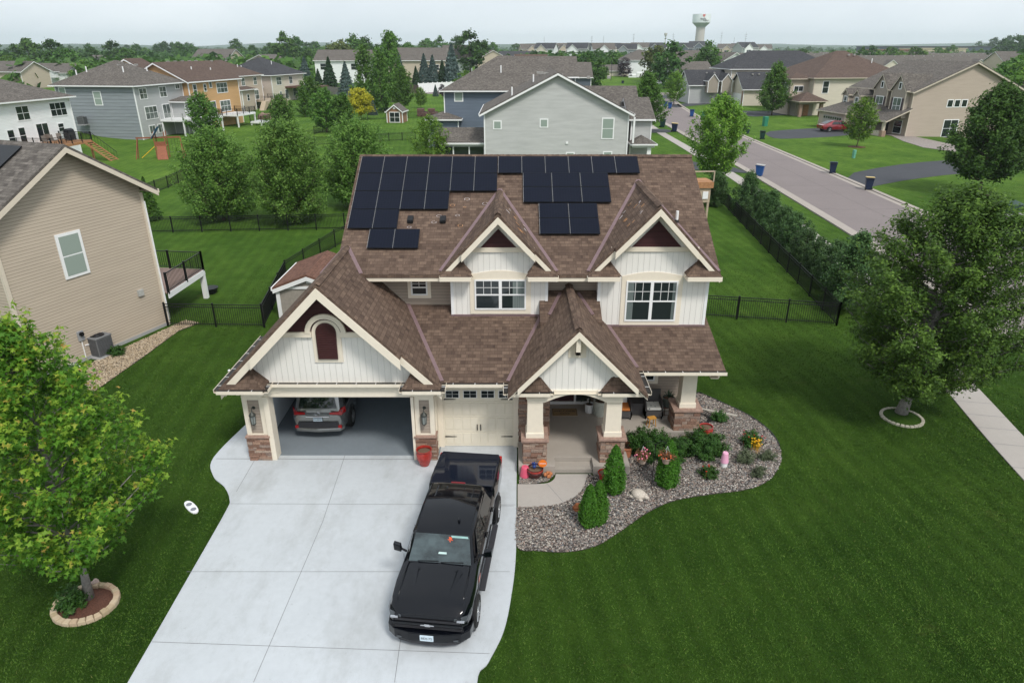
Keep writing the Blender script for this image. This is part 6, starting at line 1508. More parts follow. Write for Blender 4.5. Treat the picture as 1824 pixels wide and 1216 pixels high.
row = [(930, 108, 3, 1.15), (952, 109, 2, 1.2), (985, 108, 3, 1.2), (1008, 110, 0, 1.2), (1035, 109, 4, 1.2), (1056, 113, 5, 1.15), (1078, 105, 2, 1.25), (1098, 109, 4, 1.15), (1122, 104, 5, 1.3), (1150, 104, 1, 1.3), (1180, 104, 0, 1.2), (1200, 106, 1, 1.25), (1228, 101, 1, 1.5),
       (1277, 104, 3, 1.2), (1300, 101, 1, 1.3), (1320, 106, 0, 1.3), (1345, 104, 5, 1.15), (1246, 99, 2, 1.2), (1015, 101, 1, 1.2), (1068, 99, 4, 1.4), (1105, 98, 3, 1.4), (1290, 97, 4, 1.3), (1325, 97, 1, 1.4), (972, 100, 3, 1.3)]
for i, (px, py, k, s) in enumerate(row):
    e = protos[k] if k not in used else copy_tree(protos[k]); used.add(k)
    p = at(px, py, 3.2); s *= .92; e.location = (p.x, p.y, 3.0); e.scale = (s, s, s); e.rotation_euler = (0, 0, R(random.Random(i).uniform(-25, 20))); e['label'] = '%s distant house near x%d' % (dl_[k], px); e['group'] = 'houses of the distant subdivision'
    left = sorted(row, key=lambda q: q[0]).index(row[i])
    e['label'] = '%s house of the distant subdivision, %s from the left' % (dl_[k], num[left])
# big distant commercial sheds
for px, py, wd, h, c, lb in ((1555, 101, 330, 17, (.05, .065, .095), 'long blue-grey warehouse on the right horizon'), (1640, 103, 60, 14, (.5, .42, .3), 'buff commercial block before the long warehouse'), (1570, 104, 45, 12, (.25, .11, .07), 'brick commercial block before the long warehouse')):
    p = at(px, py); e = empty('warehouse', lb, 'building', (p.x, p.y, 0), 0); m = MB(); m.box(0, wd, 0, 60, 0, h*.8); m.build('wall', plain(lb, c, .7), e, local=True); m = MB(); m.box(-1, wd+1, -1, 61, h*.8, h*.8+1); m.build('roof', SH_DK if wd > 100 else MAT[lb], e, local=True)
# --- water towers, pylons, masts
TW = plain('tower white', (.72, .76, .78), .5, var=.03); TC = plain('tower concrete', (.45, .42, .40), .8, var=.06)
p = at(1243, 101); d_ = p.y*CS+CAMH*SN; px_m = d_/FPX
s_ = px_m
e = empty('water_tower', 'white water tower with a red heart and lettering on a fluted concrete shaft', 'water tower', (p.x, p.y, 0))
def zt(y): # world height of picture row y at this distance
    v = (608-y)/FPX; return CAMH+(p.y/(CS+v*SN))*(-SN+v*CS)
z1, z2, z3, z4, z5, z6 = zt(49), zt(48), zt(41), zt(36), zt(28), zt(26.5)
m = MB(); m.lathe([(8*s_, 0), (7.6*s_, z1)], n=36); m.build('shaft', TC, e, local=True)
m = MB(); m.lathe([(8*s_, z1), (8.3*s_, z2), (15.2*s_, z3)], n=36); m.build('bowl', plain('tower grey', (.38, .41, .43), .5), e, local=True)
m = MB(); m.lathe([(15.2*s_, z3), (15.6*s_, z4), (15.6*s_, z5+2*s_), (15.2*s_, z5), (3*s_, z5+2*s_)], n=36); tk = m.build('tank', TW, e, local=True, smooth=False)
m = MB(); m.lathe([(5*s_, z5+1*s_), (5*s_, z5+3*s_)], n=16, caps=False)
for k in range(10): a = k*PI/5; m.bar((5*s_*math.cos(a), 5*s_*math.sin(a), z5), (5*s_*math.cos(a), 5*s_*math.sin(a), z5+3.3*s_), .2*s_, 4)
m.build('railing', TW, e, local=True)
hz = (z4+z5)/2+3*s_; m = MB(); hp = [(1.5*math.sin(t)**3*1.7*s_*.9, hz+(.95*(1.3*math.cos(t)-.5*math.cos(2*t)-.2*math.cos(3*t)-.1*math.cos(4*t)))*2.0*s_) for t in [i*2*PI/24 for i in range(24)]]
m.xz(hp, -15.9*s_, -15.5*s_); m.build('heart_emblem', plain('heart red', (.55, .16, .15), .6), tk, local=True)
def text_mesh(txt, size, mat, parent, loc, rot, name='lettering', thick=.002, align='CENTER', local=True):
    c = bpy.data.curves.new('t', 'FONT'); c.body = txt; c.size = size; c.align_x = align; c.align_y = 'CENTER'; c.extrude = thick; c.resolution_u = 3
    o = bpy.data.objects.new('t', c); col.objects.link(o); dg = bpy.context.evaluated_depsgraph_get(); me = bpy.data.meshes.new_from_object(o.evaluated_get(dg)); bpy.data.objects.remove(o)
    M_ = Matrix.Translation(Vector(loc)) @ Matrix(rot).to_4x4() if not isinstance(rot, tuple) else Matrix.Translation(Vector(loc)) @ __import__('mathutils').Euler(rot).to_matrix().to_4x4()
    me.transform(M_); me.materials.clear(); ob = link_mesh(name, me, mat, parent); return ob
INK = plain('black ink', (.02, .02, .02), .6); WINK = plain('white ink', (.75, .75, .75), .6)
text_mesh('Apple', 4.2*s_, INK, tk, (-1.5*s_, -15.75*s_, z4+1.6*s_), (R(90), 0, 0), thick=.1); text_mesh('Valley', 4.2*s_, INK, tk, (3.6*s_, -15.75*s_, z4-1.0*s_), (R(90), 0, 0), thick=.1)
p = at(1183, 96); e = empty('water_tower', 'small slender water tower far off left of the big one', 'water tower', (p.x, p.y, 0)); d_ = p.y*CS/FPX*1.1
zz = lambda y: CAMH+(p.y/(CS+(608-y)/FPX*SN))*(-SN+(608-y)/FPX*CS)
m = MB(); m.lathe([(.8*d_, 0), (.6*d_, zz(66))], n=10); m.build('shaft', TC, e, local=True); m = MB(); m.lathe([(.6*d_, zz(66.5)), (2.3*d_, zz(62.5)), (2.6*d_, zz(60.5)), (2.2*d_, zz(59))], n=14); m.build('tank', TC, e, local=True)
PYL = plain('pylon grey', (.3, .31, .33), .6)
for i, (px, top, arm) in enumerate(((1127, 60, 1), (1053, 64, 1), (1074, 64, 0), (1197, 59, 1), (1282, 57, 1), (1305, 67, 0), (1325, 59, 1), (969, 66, 0), (79, 74, 0), (453, 78, 0), (1270, 70, 0), (1145, 72, 0), (677, 76, 0))):
    p = at(px, 95); e = empty('power_pylon', 'grey power pylon on the skyline, %s from the left' % num[sorted([1127, 1053, 1074, 1197, 1282, 1305, 1325, 969, 79, 453, 1270, 1145, 677]).index(px)], 'pylon', (p.x, p.y, 0), 0, 'power pylons on the skyline')
    H_ = zz(top) if False else CAMH+(p.y/(CS+(608-top)/FPX*SN))*(-SN+(608-top)/FPX*CS); q = p.y/FPX
    m = MB()
    for a in (-.55*q, .55*q): m.bar((a, 0, 0), (a*.25, 0, H_), .2*q, 4, .1*q)
    m.build('mast', PYL, e, local=True)
    if arm:
        m = MB()
        for k in (.72, .82, .92): m.box(-2.2*q, 2.2*q, -.1*q, .1*q, H_*k, H_*k+.25*q)
        m.build('crossarm', PYL, e, local=True)
# --- garden sheds
Sh = empty('garden_shed', 'small brown garden shed with white double glazed doors', 'shed', tuple(at(690, 219)), R(-6)); Sh.scale = (1, 1, 1)
W = wing(Sh, 0, 3.0, 0, 3.4, 0, 2.1, 'gy', .75, plain('brown shed', (.26, .15, .09), .7), SH_GY, .25); fwin(Sh, W, 'F', .55, .15, 1.9, 1.75, 2, 2, name='door'); m = MB(); m.box(1.3, 1.7, -.05, -.01, 2.5, 2.8); m.build('gable_vent', WHITE, Sh, local=True)
Sg = empty('garden_shed', 'taupe shed with a reddish roof behind the double garage', 'shed', (-12.3, 33.7, 0), 0)
W = wing(Sg, 0, 3.3, 0, 4.2, 0, 1.75, 'gy', .38, plain('shed taupe', (.3, .27, .235), .7), shingle('red brown shingle', (.1, .05, .038), (.155, .082, .06), (.2, .11, .08)), .18)
m = MB(); m.box(.1, 3.2, -.06, -.01, 1.62, 1.75); m.box(0, .12, -.05, -.005, 0, 1.7); m.box(1.6, 1.95, -.08, -.01, 1.95, 2.15); m.build('trim', WHITE, Sg, local=True)
# ================================================================ fences
def fence(label, pts, h=1.25, post=2.3, pick=.11, name='fence', mat=BLACK, wide=.018):
    e = empty(name, label, 'fence', (pts[0][0], pts[0][1], 0)); rails = MB(); pk = MB(); first = True
    for i in range(len(pts)-1):
        a = Vector((pts[i][0], pts[i][1], hterr(*pts[i]))); b = Vector((pts[i+1][0], pts[i+1][1], hterr(*pts[i+1]))); L_ = (b-a).length; n = max(1, round(L_/post)); u = Vector((0, 0, 1))
        for k in range(n+1 if i == len(pts)-2 else n): c = a.lerp(b, k/n); m = MB(); m.box(c.x-.035, c.x+.035, c.y-.035, c.y+.035, c.z, c.z+h+.06); m.build('post', mat, e)
        for z in (.16, h-.18, h-.03): rails.beam(a+u*z, b+u*z, .03, .035)
        q = int(L_/pick)
        for k in range(q): c = a.lerp(b, (k+.5)/q); pk.box(c.x-wide/2, c.x+wide/2, c.y-wide/2, c.y+wide/2, c.z+.06, c.z+h-.02)
    rails.build('rail', mat, e); pk.build('pickets', mat, e); return e
fence('black picket fence from the right corner of the house to the hedge', [(7.0, 34.4), (16.77, 32.55)]); fence('long black picket fence running back beside the hedge', [(16.77, 32.55), (19.3, 61.9)])
fence('short black picket fence at the far right corner of the yard', [(19.3, 61.9), (13.0, 61.3)]); fence('black picket fence between the tan house and the taupe shed', [(-17.75, 32.5), (-12.7, 32.3)])
fence('black fence running back past the taupe shed', [(-12.75, 32.35), (-13.9, 40), (-12.7, 47.6), (-11, 52.9)]); fence('black fence across the lawn in front of the birches', [(-28.5, 51.6), (-11, 52.9), (6, 53.5)])
fence('far black fence meeting the corner behind the tan house', [P(255, 352), P(300, 335), P(335, 318)], 1.2); fence('black fence beyond the birches below the garden shed', [P(500, 262), P(620, 256), P(740, 249)], 1.2)
fence('distant black fence running left of the dark tree', [P(560, 240), P(590, 232), P(610, 222)], 1.3, 3, .14); fence('distant black fence passing behind the garden shed', [P(655, 214), P(688, 212), P(805, 209)], 1.3, 4, .16)
fence('low black fence across the left lawn', [P(545, 310), P(600, 306)], 1.2)
e = empty('fence', 'white vinyl privacy fence before the blue spruces', 'fence', tuple(at(746, 166))); a, b = at(746, 166), at(812, 162); m = MB(); m.beam(a+Vector((0, 0, 1.4)), b+Vector((0, 0, 1.4)), .1, 2.8); m.build('panel', WHITE, e)
for k in range(9): c = a.lerp(b, k/8); m = MB(); m.box(c.x-.15, c.x+.15, c.y-.15, c.y+.15, 0, 3.0); m.build('post', WHITE, e)
e = empty('fence', 'weathered grey wooden fence left of the tall pale trees', 'fence', tuple(at(560, 168))); a, b = at(556, 166), at(610, 172); m = MB(); m.beam(a+Vector((0, 0, 1.2)), b+Vector((0, 0, 1.2)), .1, 2.4); m.build('panel', plain('weathered wood', (.2, .185, .17), .9, var=.3), e)
e = empty('fence', 'brown wooden fence left of the white privacy fence', 'fence', tuple(at(722, 166))); a, b = at(722, 163), at(746, 167); m = MB(); m.beam(a+Vector((0, 0, 1.2)), b+Vector((0, 0, 1.2)), .1, 2.4); m.build('panel', plain('brown fence wood', (.12, .085, .07), .9, var=.3), e)
# ================================================================ vehicles
def loft(name, secs, mat, parent, sharp=32, sub=0):
    """secs: [(y, [(x,z) ... from bottom centre outwards to top centre])], mirrored; local frame"""
    n = len(secs[0][1]); m = MB(); vs = []
    for y, pts in secs:
        full = [(x, y, z) for x, z in pts] + [(-x, y, z) for x, z in pts[::-1] if x > 1e-6]
        vs += full
    k = len(full); F = []
    for i in range(len(secs)-1):
        for j in range(k): F.append((i*k+j, i*k+(j+1) % k, (i+1)*k+(j+1) % k, (i+1)*k+j))
    F += [tuple(range(k))[::-1], tuple(range((len(secs)-1)*k, len(secs)*k))]
    m.add(vs, F); o = m.build(name, mat, parent, local=True, smooth=True)
    o.data.set_sharp_from_angle(angle=R(sharp)); 
    return o
TYRE = plain('tyre rubber', (.018, .018, .018), .85); ALLOY = plain('alloy wheel', (.45, .46, .47), .3, .9, spec=.5); RED = NT('tail light red'); RED.set((.38, .01, .012), .15, spec=.6); RED = RED.mat
LAMPW = plain('lamp clear', (.09, .1, .11), .12, .3, spec=.7); CHROME = plain('chrome', (.6, .6, .62), .15, 1)
def paint(name, c, rough=.12, metal=.0):
    t = NT(name); t.set(c, rough, metal, .5); t.b.inputs['Coat Weight'].default_value = 1; t.b.inputs['Coat Roughness'].default_value = .03; return t.mat
def wheel(par, x, y, r, wd, spokes=6, z=None):
    s = 1 if x > 0 else -1; z = r if z is None else z; e = MB(); c = (x, y, z)
    e.lathe([(r*.62, -wd/2), (r*.93, -wd/2), (r, -wd/2+.04), (r, wd/2-.04), (r*.93, wd/2), (r*.62, wd/2), (r*.62, -wd/2)], c, 28, 'x', caps=False); w_ = e.build('wheel', TYRE, par, local=True, smooth=True); w_.data.set_sharp_from_angle(angle=R(40))
    m = MB(); o = s*wd/2
    m.lathe([(r*.64, o*.96), (r*.58, o*.9), (r*.56, o*.3)], c, 24, 'x', caps=False); m.lathe([(r*.16, o*.55), (r*.14, o*.93), (r*.01, o*.95)], c, 12, 'x', caps=False)
    for k in range(spokes):
        a = 2*PI*k/spokes
        for da in (-.13, .13):
            p = Vector((x+o*.86, y+r*.1*math.cos(a), z+r*.1*math.sin(a))); q = Vector((x+o*.93, y+r*.6*math.cos(a+da), z+r*.6*math.sin(a+da))); m.bar(p, q, r*.05, 5)
    m.build('rim', ALLOY, w_, local=True)
    d = MB(); d.lathe([(r*.5, o*.1), (.001, o*.12)], c, 16, 'x', caps=False); d.build('brake_disc', DKGREY, w_, local=True); return w_
def side_pts(w, zb, zs, zt, cr=.03, tuck=.07, tb=.06):
    return [(0, zb), (w-tuck-.05, zb), (w-tuck*.4, zb+.10), (w, zs), (w-.015, zt-.14), (w-tb, zt-.03), (w-tb-.07, zt), (w*.55, zt+cr*.7), (0, zt+cr)]
PBLK = NT('black car paint')
def _pb():
    t = PBLK; t.set((.002, .0026, .0048), .1, 0, .2); t.b.inputs['Coat Weight'].default_value = .35; t.b.inputs['Coat Roughness'].default_value = .02
    fl = t.noise(1.6, t.coord(), 3); t.bump(fl, .06, .06); return t.mat
PBLK = _pb()
CARGL = NT('tinted car glass'); CARGL.set((.008, .012, .013), .03, spec=.8); CARGL = CARGL.mat
WSGL = NT('windshield glass')
def _ws():
    t = WSGL; c = t.ramp(t.noise(2.2, t.mapping(t.coord(), (1, 1.6, 1)), 3), [(.35, (.008, .016, .018)), (.7, (.05, .075, .08))]); t.set(c, .04, 0, .9); return t.mat
WSGL = _ws()
def quadp(name, pts, mat, par, th=.004, label=None):
    """thin plate on four points, thickened along its normal"""
    p = [Vector(q) for q in pts]; n = (p[1]-p[0]).cross(p[2]-p[0]).normalized(); m = MB(); m.prism(p, n*th); return m.build(name, mat, par, local=True, label=label)
# --- pickup truck. local: front at -y
TONN = NT('glossy bed cover'); TONN.set((.008, .011, .02), .05, 0, .5); TONN = TONN.mat
T = empty('pickup_truck', 'black crew cab pickup truck with a folded-flat bed cover on the driveway', 'truck', (-1.66, 14.88, .03), R(-6.3)); T.scale = (1, .965, 1)
S_ = [(-2.98, side_pts(.80, .52, .72, 1.0, .02)), (-2.86, side_pts(.93, .46, .75, 1.10, .03)), (-2.6, side_pts(.99, .44, .78, 1.17, .045)), (-2.1, side_pts(1.02, .44, .80, 1.21, .055)), (-1.5, side_pts(1.0, .42, .80, 1.25, .05)),
      (-1.38, side_pts(.99, .42, .80, 1.27, .03)), (1.68, side_pts(.99, .42, .80, 1.27, .02)), (1.74, side_pts(.99, .42, .80, 1.44, .0, tb=.03)), (2.1, side_pts(1.02, .44, .85, 1.45, .0, tb=.04)), (3.3, side_pts(1.0, .5, .85, 1.45, 0, tb=.04)), (3.52, side_pts(.95, .55, .85, 1.42, 0, tb=.05))]
body = loft('body', S_, PBLK, T, 28)
# greenhouse
def cab_secs(ys): return [(y, [(0, z0), (w0, z0), (w1, zt-.07), (w1-.07, zt-.012), (w1*.5, zt+.012), (0, zt+.02)]) for y, z0, w0, w1, zt in ys]
loft('cab_roof', cab_secs([(-1.42, 1.2, .9, .87, 1.29), (-.98, 1.2, .93, .76, 1.80), (-.85, 1.2, .94, .76, 1.87), (.1, 1.2, .94, .77, 1.92), (1.1, 1.2, .94, .76, 1.89), (1.25, 1.2, .93, .75, 1.82), (1.66, 1.2, .92, .86, 1.30)]), PBLK, T, 26)
def sidewin(y0, y1, zb, zt, x0, x1, cut0=0, cut1=0):
    for s in (-1, 1):
        pts = [(s*x0, y0, zb), (s*x0, y1, zb), (s*x1, y1-cut1, zt), (s*x1, y0+cut0, zt)]
        quadp('side_window', pts if s > 0 else pts[::-1], CARGL, T, .006)
sidewin(-1.12, -.02, 1.31, 1.76, .925, .79, .42, 0); sidewin(.06, 1.3, 1.31, 1.76, .925, .79, 0, .28)
ws = quadp('windshield', [(-.80, -1.475, 1.285), (.80, -1.475, 1.285), (.69, -.99, 1.80), (-.69, -.99, 1.80)], WSGL, T, .012)
quadp('rear_window', [(.72, 1.63, 1.42), (-.72, 1.63, 1.42), (-.66, 1.29, 1.79), (.66, 1.29, 1.79)], CARGL, T, .012)
def on_ws(u, v, d=.016): # point on windshield
    a = Vector((-.80+1.6*u, -1.475, 1.285)).lerp(Vector((-.69+1.38*u, -.99, 1.80)), v); return a+Vector((0, -.73, .69))*d
m = MB(); m.add([on_ws(.66, .97), on_ws(.97, .97), on_ws(.98, .90), on_ws(.68, .9)][::-1], [(0, 1, 2, 3)]); m.build('sun_strip', plain('teal sticker', (.25, .42, .40), .4), T, local=True)
OR_ = plain('orange tag', (.6, .09, .03), .5); m = MB()
for a in ((.62, .93, .68, .82), (.60, .84, .70, .80), (.63, .80, .66, .74)): m.add([on_ws(a[0], a[1]), on_ws(a[2], a[1]-.02), on_ws(a[2], a[3]), on_ws(a[0]+.01, a[3]+.01)], [(0, 1, 2, 3)])
m.build('hanging_tag', OR_, T, local=True); m = MB(); m.add([on_ws(.47, .38), on_ws(.60, .38), on_ws(.60, .31), on_ws(.46, .31)], [(0, 1, 2, 3)]); m.build('paper', plain('pale paper', (.45, .6, .58), .5), T, local=True)
m = MB()
for s, x0 in ((1, -.62), (1, .05)): m.tube([on_ws(.15 if x0 < 0 else .52, .02, .03), on_ws(.48 if x0 < 0 else .88, .06, .03)], .012, 4)
m.build('wiper', BLACK, T, local=True)
# hood creases, roof ribs, cover
for x in (-.42, .42): 
    m = MB(); s = 1 if x > 0 else -1; m.add([(x, -2.5, 1.215), (x+s*.06, -1.75, 1.30), (x+s*.22, -1.75, 1.285), (x, -1.7, 1.30), (x+s*.11, -1.72, 1.335)], [(0, 1, 4), (0, 4, 2), (1, 3, 4), (3, 2, 4)]); o = m.build('hood_bulge', PBLK, T, local=True)
for x in (-.78, .78): m = MB(); m.tube([(x, -2.7, 1.155), (x*1.02, -2.1, 1.225), (x, -1.5, 1.272)], [.012, .022, .012], 6); m.build('hood_crease', PBLK, T, local=True, smooth=True)
m = MB()
for x in (-.5, -.25, .25, .5): m.box(x-.02, x+.02, .3, 1.0, 1.89, 1.912)
for x in (-.7, .7): m.tube([(x, -.8, 1.865), (x, .2, 1.905), (x, 1.1, 1.885)], .014, 5)
m.build('roof_rib', PBLK, T, local=True, bevel=.012)
m = MB(); m.box(.33, .38, -.62, -.5, 1.92, 2.0); m.build('antenna', PBLK, T, local=True, bevel=.01)
m = MB(); m.prism([(-.93, 1.73, 1.442), (.93, 1.73, 1.442), (.94, 3.3, 1.442), (.88, 3.5, 1.432), (-.88, 3.5, 1.432), (-.94, 3.3, 1.442)], (0, 0, .035)); tc_ = m.build('bed_cover', TONN, T, local=True, bevel=.01)
m = MB(); m.box(-.2, .2, 1.25, 1.31, 1.825, 1.845); m.build('brake_light', plain('dark red lens', (.16, .01, .015), .3), T, local=True)

# front
m = MB(); m.prism([(-.86, -3.0, .62), (.86, -3.0, .62), (.80, -3.0, .92), (-.80, -3.0, .92)], (0, -.03, 0)); gr = m.build('grille', BLACK, T, local=True)
m = MB(); m.prism([(-.80, -2.98, .93), (.80, -2.98, .93), (.78, -2.94, 1.0), (-.78, -2.94, 1.0)], (0, -.03, 0)); m.box(-.84, .84, -3.06, -3.03, .74, .82)
m.build('grille_bar', PBLK, gr, local=True, bevel=.008)
m = MB()
for z in (.65, .69, .86, .89): m.box(-.78, .78, -3.045, -3.03, z, z+.012)
m.build('grille_mesh', DKGREY, gr, local=True)
m = MB()   # the emblem: a slanted cross
m.prism([(-.17, -3.065, .765), (-.055, -3.065, .765), (-.055, -3.065, .745), (.07, -3.065, .745), (.07, -3.065, .765), (.17, -3.065, .765), (.15, -3.065, .80), (.055, -3.065, .80), (.055, -3.065, .82), (-.07, -3.065, .82), (-.07, -3.065, .80), (-.15, -3.065, .80)], (0, -.012, 0)); m.build('emblem', CHROME, gr, local=True)
bsecs = []
for x, yb in ((0, -3.17), (.45, -3.15), (.8, -3.07), (.99, -2.9), (1.03, -2.62)): bsecs.append((x, yb))
m = MB(); out_ = [(x, y) for x, y in bsecs]+[(1.0, -2.6), (.95, -2.8), (.76, -2.95), (0, -3.0)]; full = out_+[(-x, y) for x, y in out_[::-1] if x > 0]
m.xy(full, .34, .60); m.build('front_bumper', PBLK, T, local=True, bevel=.03); m = MB(); m.xy([(x*.9, y+.05) for x, y in full], .22, .345); m.build('skid_plate', DKGREY, T, local=True)
for s in (-1, 1):
    m = MB(); m.prism([(s*.62, -3.03, .86), (s*.90, -2.93, .86), (s*1.0, -2.72, .93), (s*.99, -2.6, 1.03), (s*.93, -2.87, 1.0), (s*.64, -2.99, .98)][::s], (0, -.015, .0)); h = m.build('headlight', LAMPW, T, local=True); m = MB(); m.box(min(s*.7, s*.88), max(s*.7, s*.88), -3.04, -3.0, .91, .95); m.build('lamp_strip', CHROME, h, local=True)
    m = MB(); m.box(min(s*.62, s*.74), max(s*.62, s*.74), -3.125, -3.05, .4, .43); m.build('fog_light', LAMPW, T, local=True)
    m = MB(); m.tube([(s*.92, -1.15, 1.3), (s*1.08, -1.12, 1.36)], .035, 6); m.prism([(s*1.06, -1.2, 1.30), (s*1.27, -1.14, 1.30), (s*1.28, -1.14, 1.50), (s*1.08, -1.2, 1.50)], (0, .14, 0)); mi_ = m.build('mirror', PBLK, T, local=True, bevel=.025)
    m = MB(); m.box(min(s*.86, s*.98), max(s*.86, s*.98), 3.36, 3.54, .95, 1.4); m.build('tail_light', RED, T, local=True, bevel=.02)
    m = MB(); m.box(min(s*.96, s*1.12), max(s*.96, s*1.12), -1.35, 1.35, .36, .42); m.build('side_step', DKGREY, T, local=True, bevel=.015)
    for y in (-.12, 1.02): m = MB(); m.box(min(s*.985, s*1.02), max(s*.985, s*1.02), y, y+.2, 1.1, 1.14); m.build('door_handle', PBLK, T, local=True)
    m = MB(); m.box(min(s*.99, s*.996), max(s*.99, s*.996), -.005, .005, .5, 1.26); m.box(min(s*.99, s*.996), max(s*.99, s*.996), -1.205, -1.195, .5, 1.26); m.build('door_seam', BLACK, T, local=True)
    for y in (-2.1, 2.1):
        m = MB(); m.lathe([(.49, -.02), (.49, .02)], (s*1.005, y, .44), 28, 'x'); m.build('wheel_arch', BLACK, T, local=True); wheel(T, s*.93, y, .42, .27, 6)
m = MB(); m.box(-.16, .16, -3.20, -3.17, .42, .57); pl_ = m.build('number_plate', plain('plate blue white', (.55, .65, .72), .5), T, local=True); text_mesh('BEX-72', .085, INK, pl_, (0, -3.203, .50), (R(90), 0, 0), thick=.001)
quadp('door_badge', [(1.008, -1.62, .86), (1.008, -1.38, .86), (1.008, -1.36, .98), (1.008, -1.60, .98)], plain('badge red white', (.6, .25, .22), .4), T)
# --- SUV in the garage (rear towards us: +y is its front)
U = empty('suv', 'silver grey SUV parked nose-in inside the open garage', 'suv', (-7.02, 23.95, .036), 0)
SILV = paint('silver paint', (.26, .265, .26), .25, .7)
S_ = [(-2.5, side_pts(.84, .5, .75, .98, .02)), (-2.36, side_pts(.93, .36, .78, 1.08, .02)), (-1.9, side_pts(.97, .34, .8, 1.1, .02)), (1.2, side_pts(.97, .34, .8, 1.08, .02)), (2.2, side_pts(.95, .36, .75, .98, .03)), (2.5, side_pts(.8, .45, .7, .85, .02))]
loft('body', S_, SILV, U, 30); 
def cs2(ys): return [(y, [(0, z0), (w0, z0), (w1, zt-.09), (w1-.09, zt-.01), (w1*.5, zt+.012), (0, zt+.02)]) for y, z0, w0, w1, zt in ys]
loft('cabin', cs2([(-2.42, 1.0, .88, .8, 1.14), (-2.22, 1.0, .9, .74, 1.72), (-1.9, 1.0, .9, .73, 1.84), (.2, 1.0, .9, .74, 1.86), (.6, 1.0, .9, .72, 1.78), (1.3, .95, .88, .8, 1.1)]), SILV, U, 26)
quadp('rear_window', [(-.68, -2.415, 1.22), (.68, -2.415, 1.22), (.60, -2.255, 1.66), (-.60, -2.255, 1.66)], CARGL, U, .012)
m = MB(); m.prism([(-.62, -2.26, 1.74), (.62, -2.26, 1.74), (.66, -1.9, 1.87), (-.66, -1.9, 1.87)], (0, 0, .04)); m.build('spoiler', SILV, U, local=True)
for s in (-1, 1):
    pts = [(s*.915, -2.0, 1.13), (s*.915, .9, 1.13), (s*.77, .35, 1.68), (s*.77, -1.85, 1.68)]; quadp('side_window', pts if s > 0 else pts[::-1], CARGL, U, .008)
    m = MB(); m.prism([(s*.44, -2.50, 1.03), (s*.86, -2.44, .97), (s*.965, -2.2, 1.0), (s*.95, -2.2, 1.22), (s*.84, -2.42, 1.22), (s*.74, -2.44, 1.10), (s*.44, -2.50, 1.10)][::s], (0, -.03, 0)); m.build('tail_light', RED, U, local=True, bevel=.01)
    m = MB(); m.box(min(s*.68, s*.84), max(s*.68, s*.84), -2.56, -2.5, .48, .58); m.build('reflector', RED, U, local=True)
    m = MB(); m.tube([(s*.72, -1.9, 1.86), (s*.72, .1, 1.9)], .02, 6); m.build('roof_rail', CHROME, U, local=True)
    for y in (-1.5, 1.5): m = MB(); m.lathe([(.44, -.02), (.44, .02)], (s*.96, y, .41), 26, 'x'); m.build('wheel_arch', BLACK, U, local=True); wheel(U, s*.89, y, .39, .26, 5)
m = MB(); m.box(-.72, .72, -2.565, -2.5, .5, .72); m.build('bumper_panel', DKGREY, U, local=True, bevel=.01)
m = MB(); m.xy([(-.92, -2.38), (-.8, -2.58), (0, -2.66), (.8, -2.58), (.92, -2.38)], .36, .5); m.build('rear_bumper', SILV, U, local=True, bevel=.03)
m = MB(); m.box(-.42, .42, -2.545, -2.51, .92, .96); m.build('chrome_strip', CHROME, U, local=True); m = MB(); m.tube([(.09*math.cos(a*PI/8), -2.52, 1.05+.06*math.sin(a*PI/8)) for a in range(17)], .008, 5); m.build('emblem', CHROME, U, local=True)
m = MB(); m.box(-.16, .16, -2.56, -2.52, .76, .89); pl_ = m.build('number_plate', MAT['plate blue white'], U, local=True); text_mesh('STORMY', .075, INK, pl_, (0, -2.563, .82), (R(90), 0, 0), thick=.001)
# --- other cars
def car(label, loc, rz, c, s=1.0, nm='parked_car'):
    e = empty(nm, label, 'car', loc, rz); e.scale = (s, s, s); pm = paint(label, c, .15, .3)
    S_ = [(-2.35, side_pts(.75, .35, .55, .72, .02)), (-2.1, side_pts(.86, .26, .6, .82, .03)), (-1.2, side_pts(.9, .24, .62, .93, .03)), (1.3, side_pts(.9, .24, .62, .96, .02)), (2.1, side_pts(.86, .28, .62, .93, .02)), (2.35, side_pts(.76, .4, .6, .85, .02))]
    loft('body', S_, pm, e, 30); loft('cabin', cs2([(-1.25, .85, .84, .8, .97), (-.35, .85, .84, .6, 1.40), (.9, .85, .84, .6, 1.40), (1.95, .85, .82, .72, 1.0)]), pm, e, 26)
    quadp('windshield', [(-.72, -1.18, 1.01), (.72, -1.18, 1.01), (.56, -.42, 1.39), (-.56, -.42, 1.39)], CARGL, e, .012); quadp('rear_window', [(.66, 1.85, 1.05), (-.66, 1.85, 1.05), (-.55, .98, 1.39), (.55, .98, 1.39)], CARGL, e, .012)
    for q in (-1, 1):
        for a, b, ca, cb in ((-.95, .05, .5, 0), (.12, 1.15, 0, .35)):
            pts = [(q*.845, a, .98), (q*.845, b, .98), (q*.66, b-cb, 1.32), (q*.66, a+ca, 1.32)]; quadp('side_window', pts if q > 0 else pts[::-1], CARGL, e, .012)
        for y in (-1.4, 1.4): m = MB(); m.lathe([(.38, -.02), (.38, .02)], (q*.89, y, .34), 22, 'x'); m.build('wheel_arch', BLACK, e, local=True); wheel(e, q*.83, y, .33, .22, 5)
        m = MB(); m.box(min(q*.45, q*.82), max(q*.45, q*.82), 2.28, 2.36, .66, .8); m.build('tail_light', RED, e, local=True); m = MB(); m.box(min(q*.5, q*.8), max(q*.5, q*.8), -2.36, -2.25, .55, .66); m.build('headlight', LAMPW, e, local=True)
    return e
car('dark red sedan on the driveway before the tan house across the street', (55.3, 121.0, .02), R(97), (.22, .012, .02), 1.25)
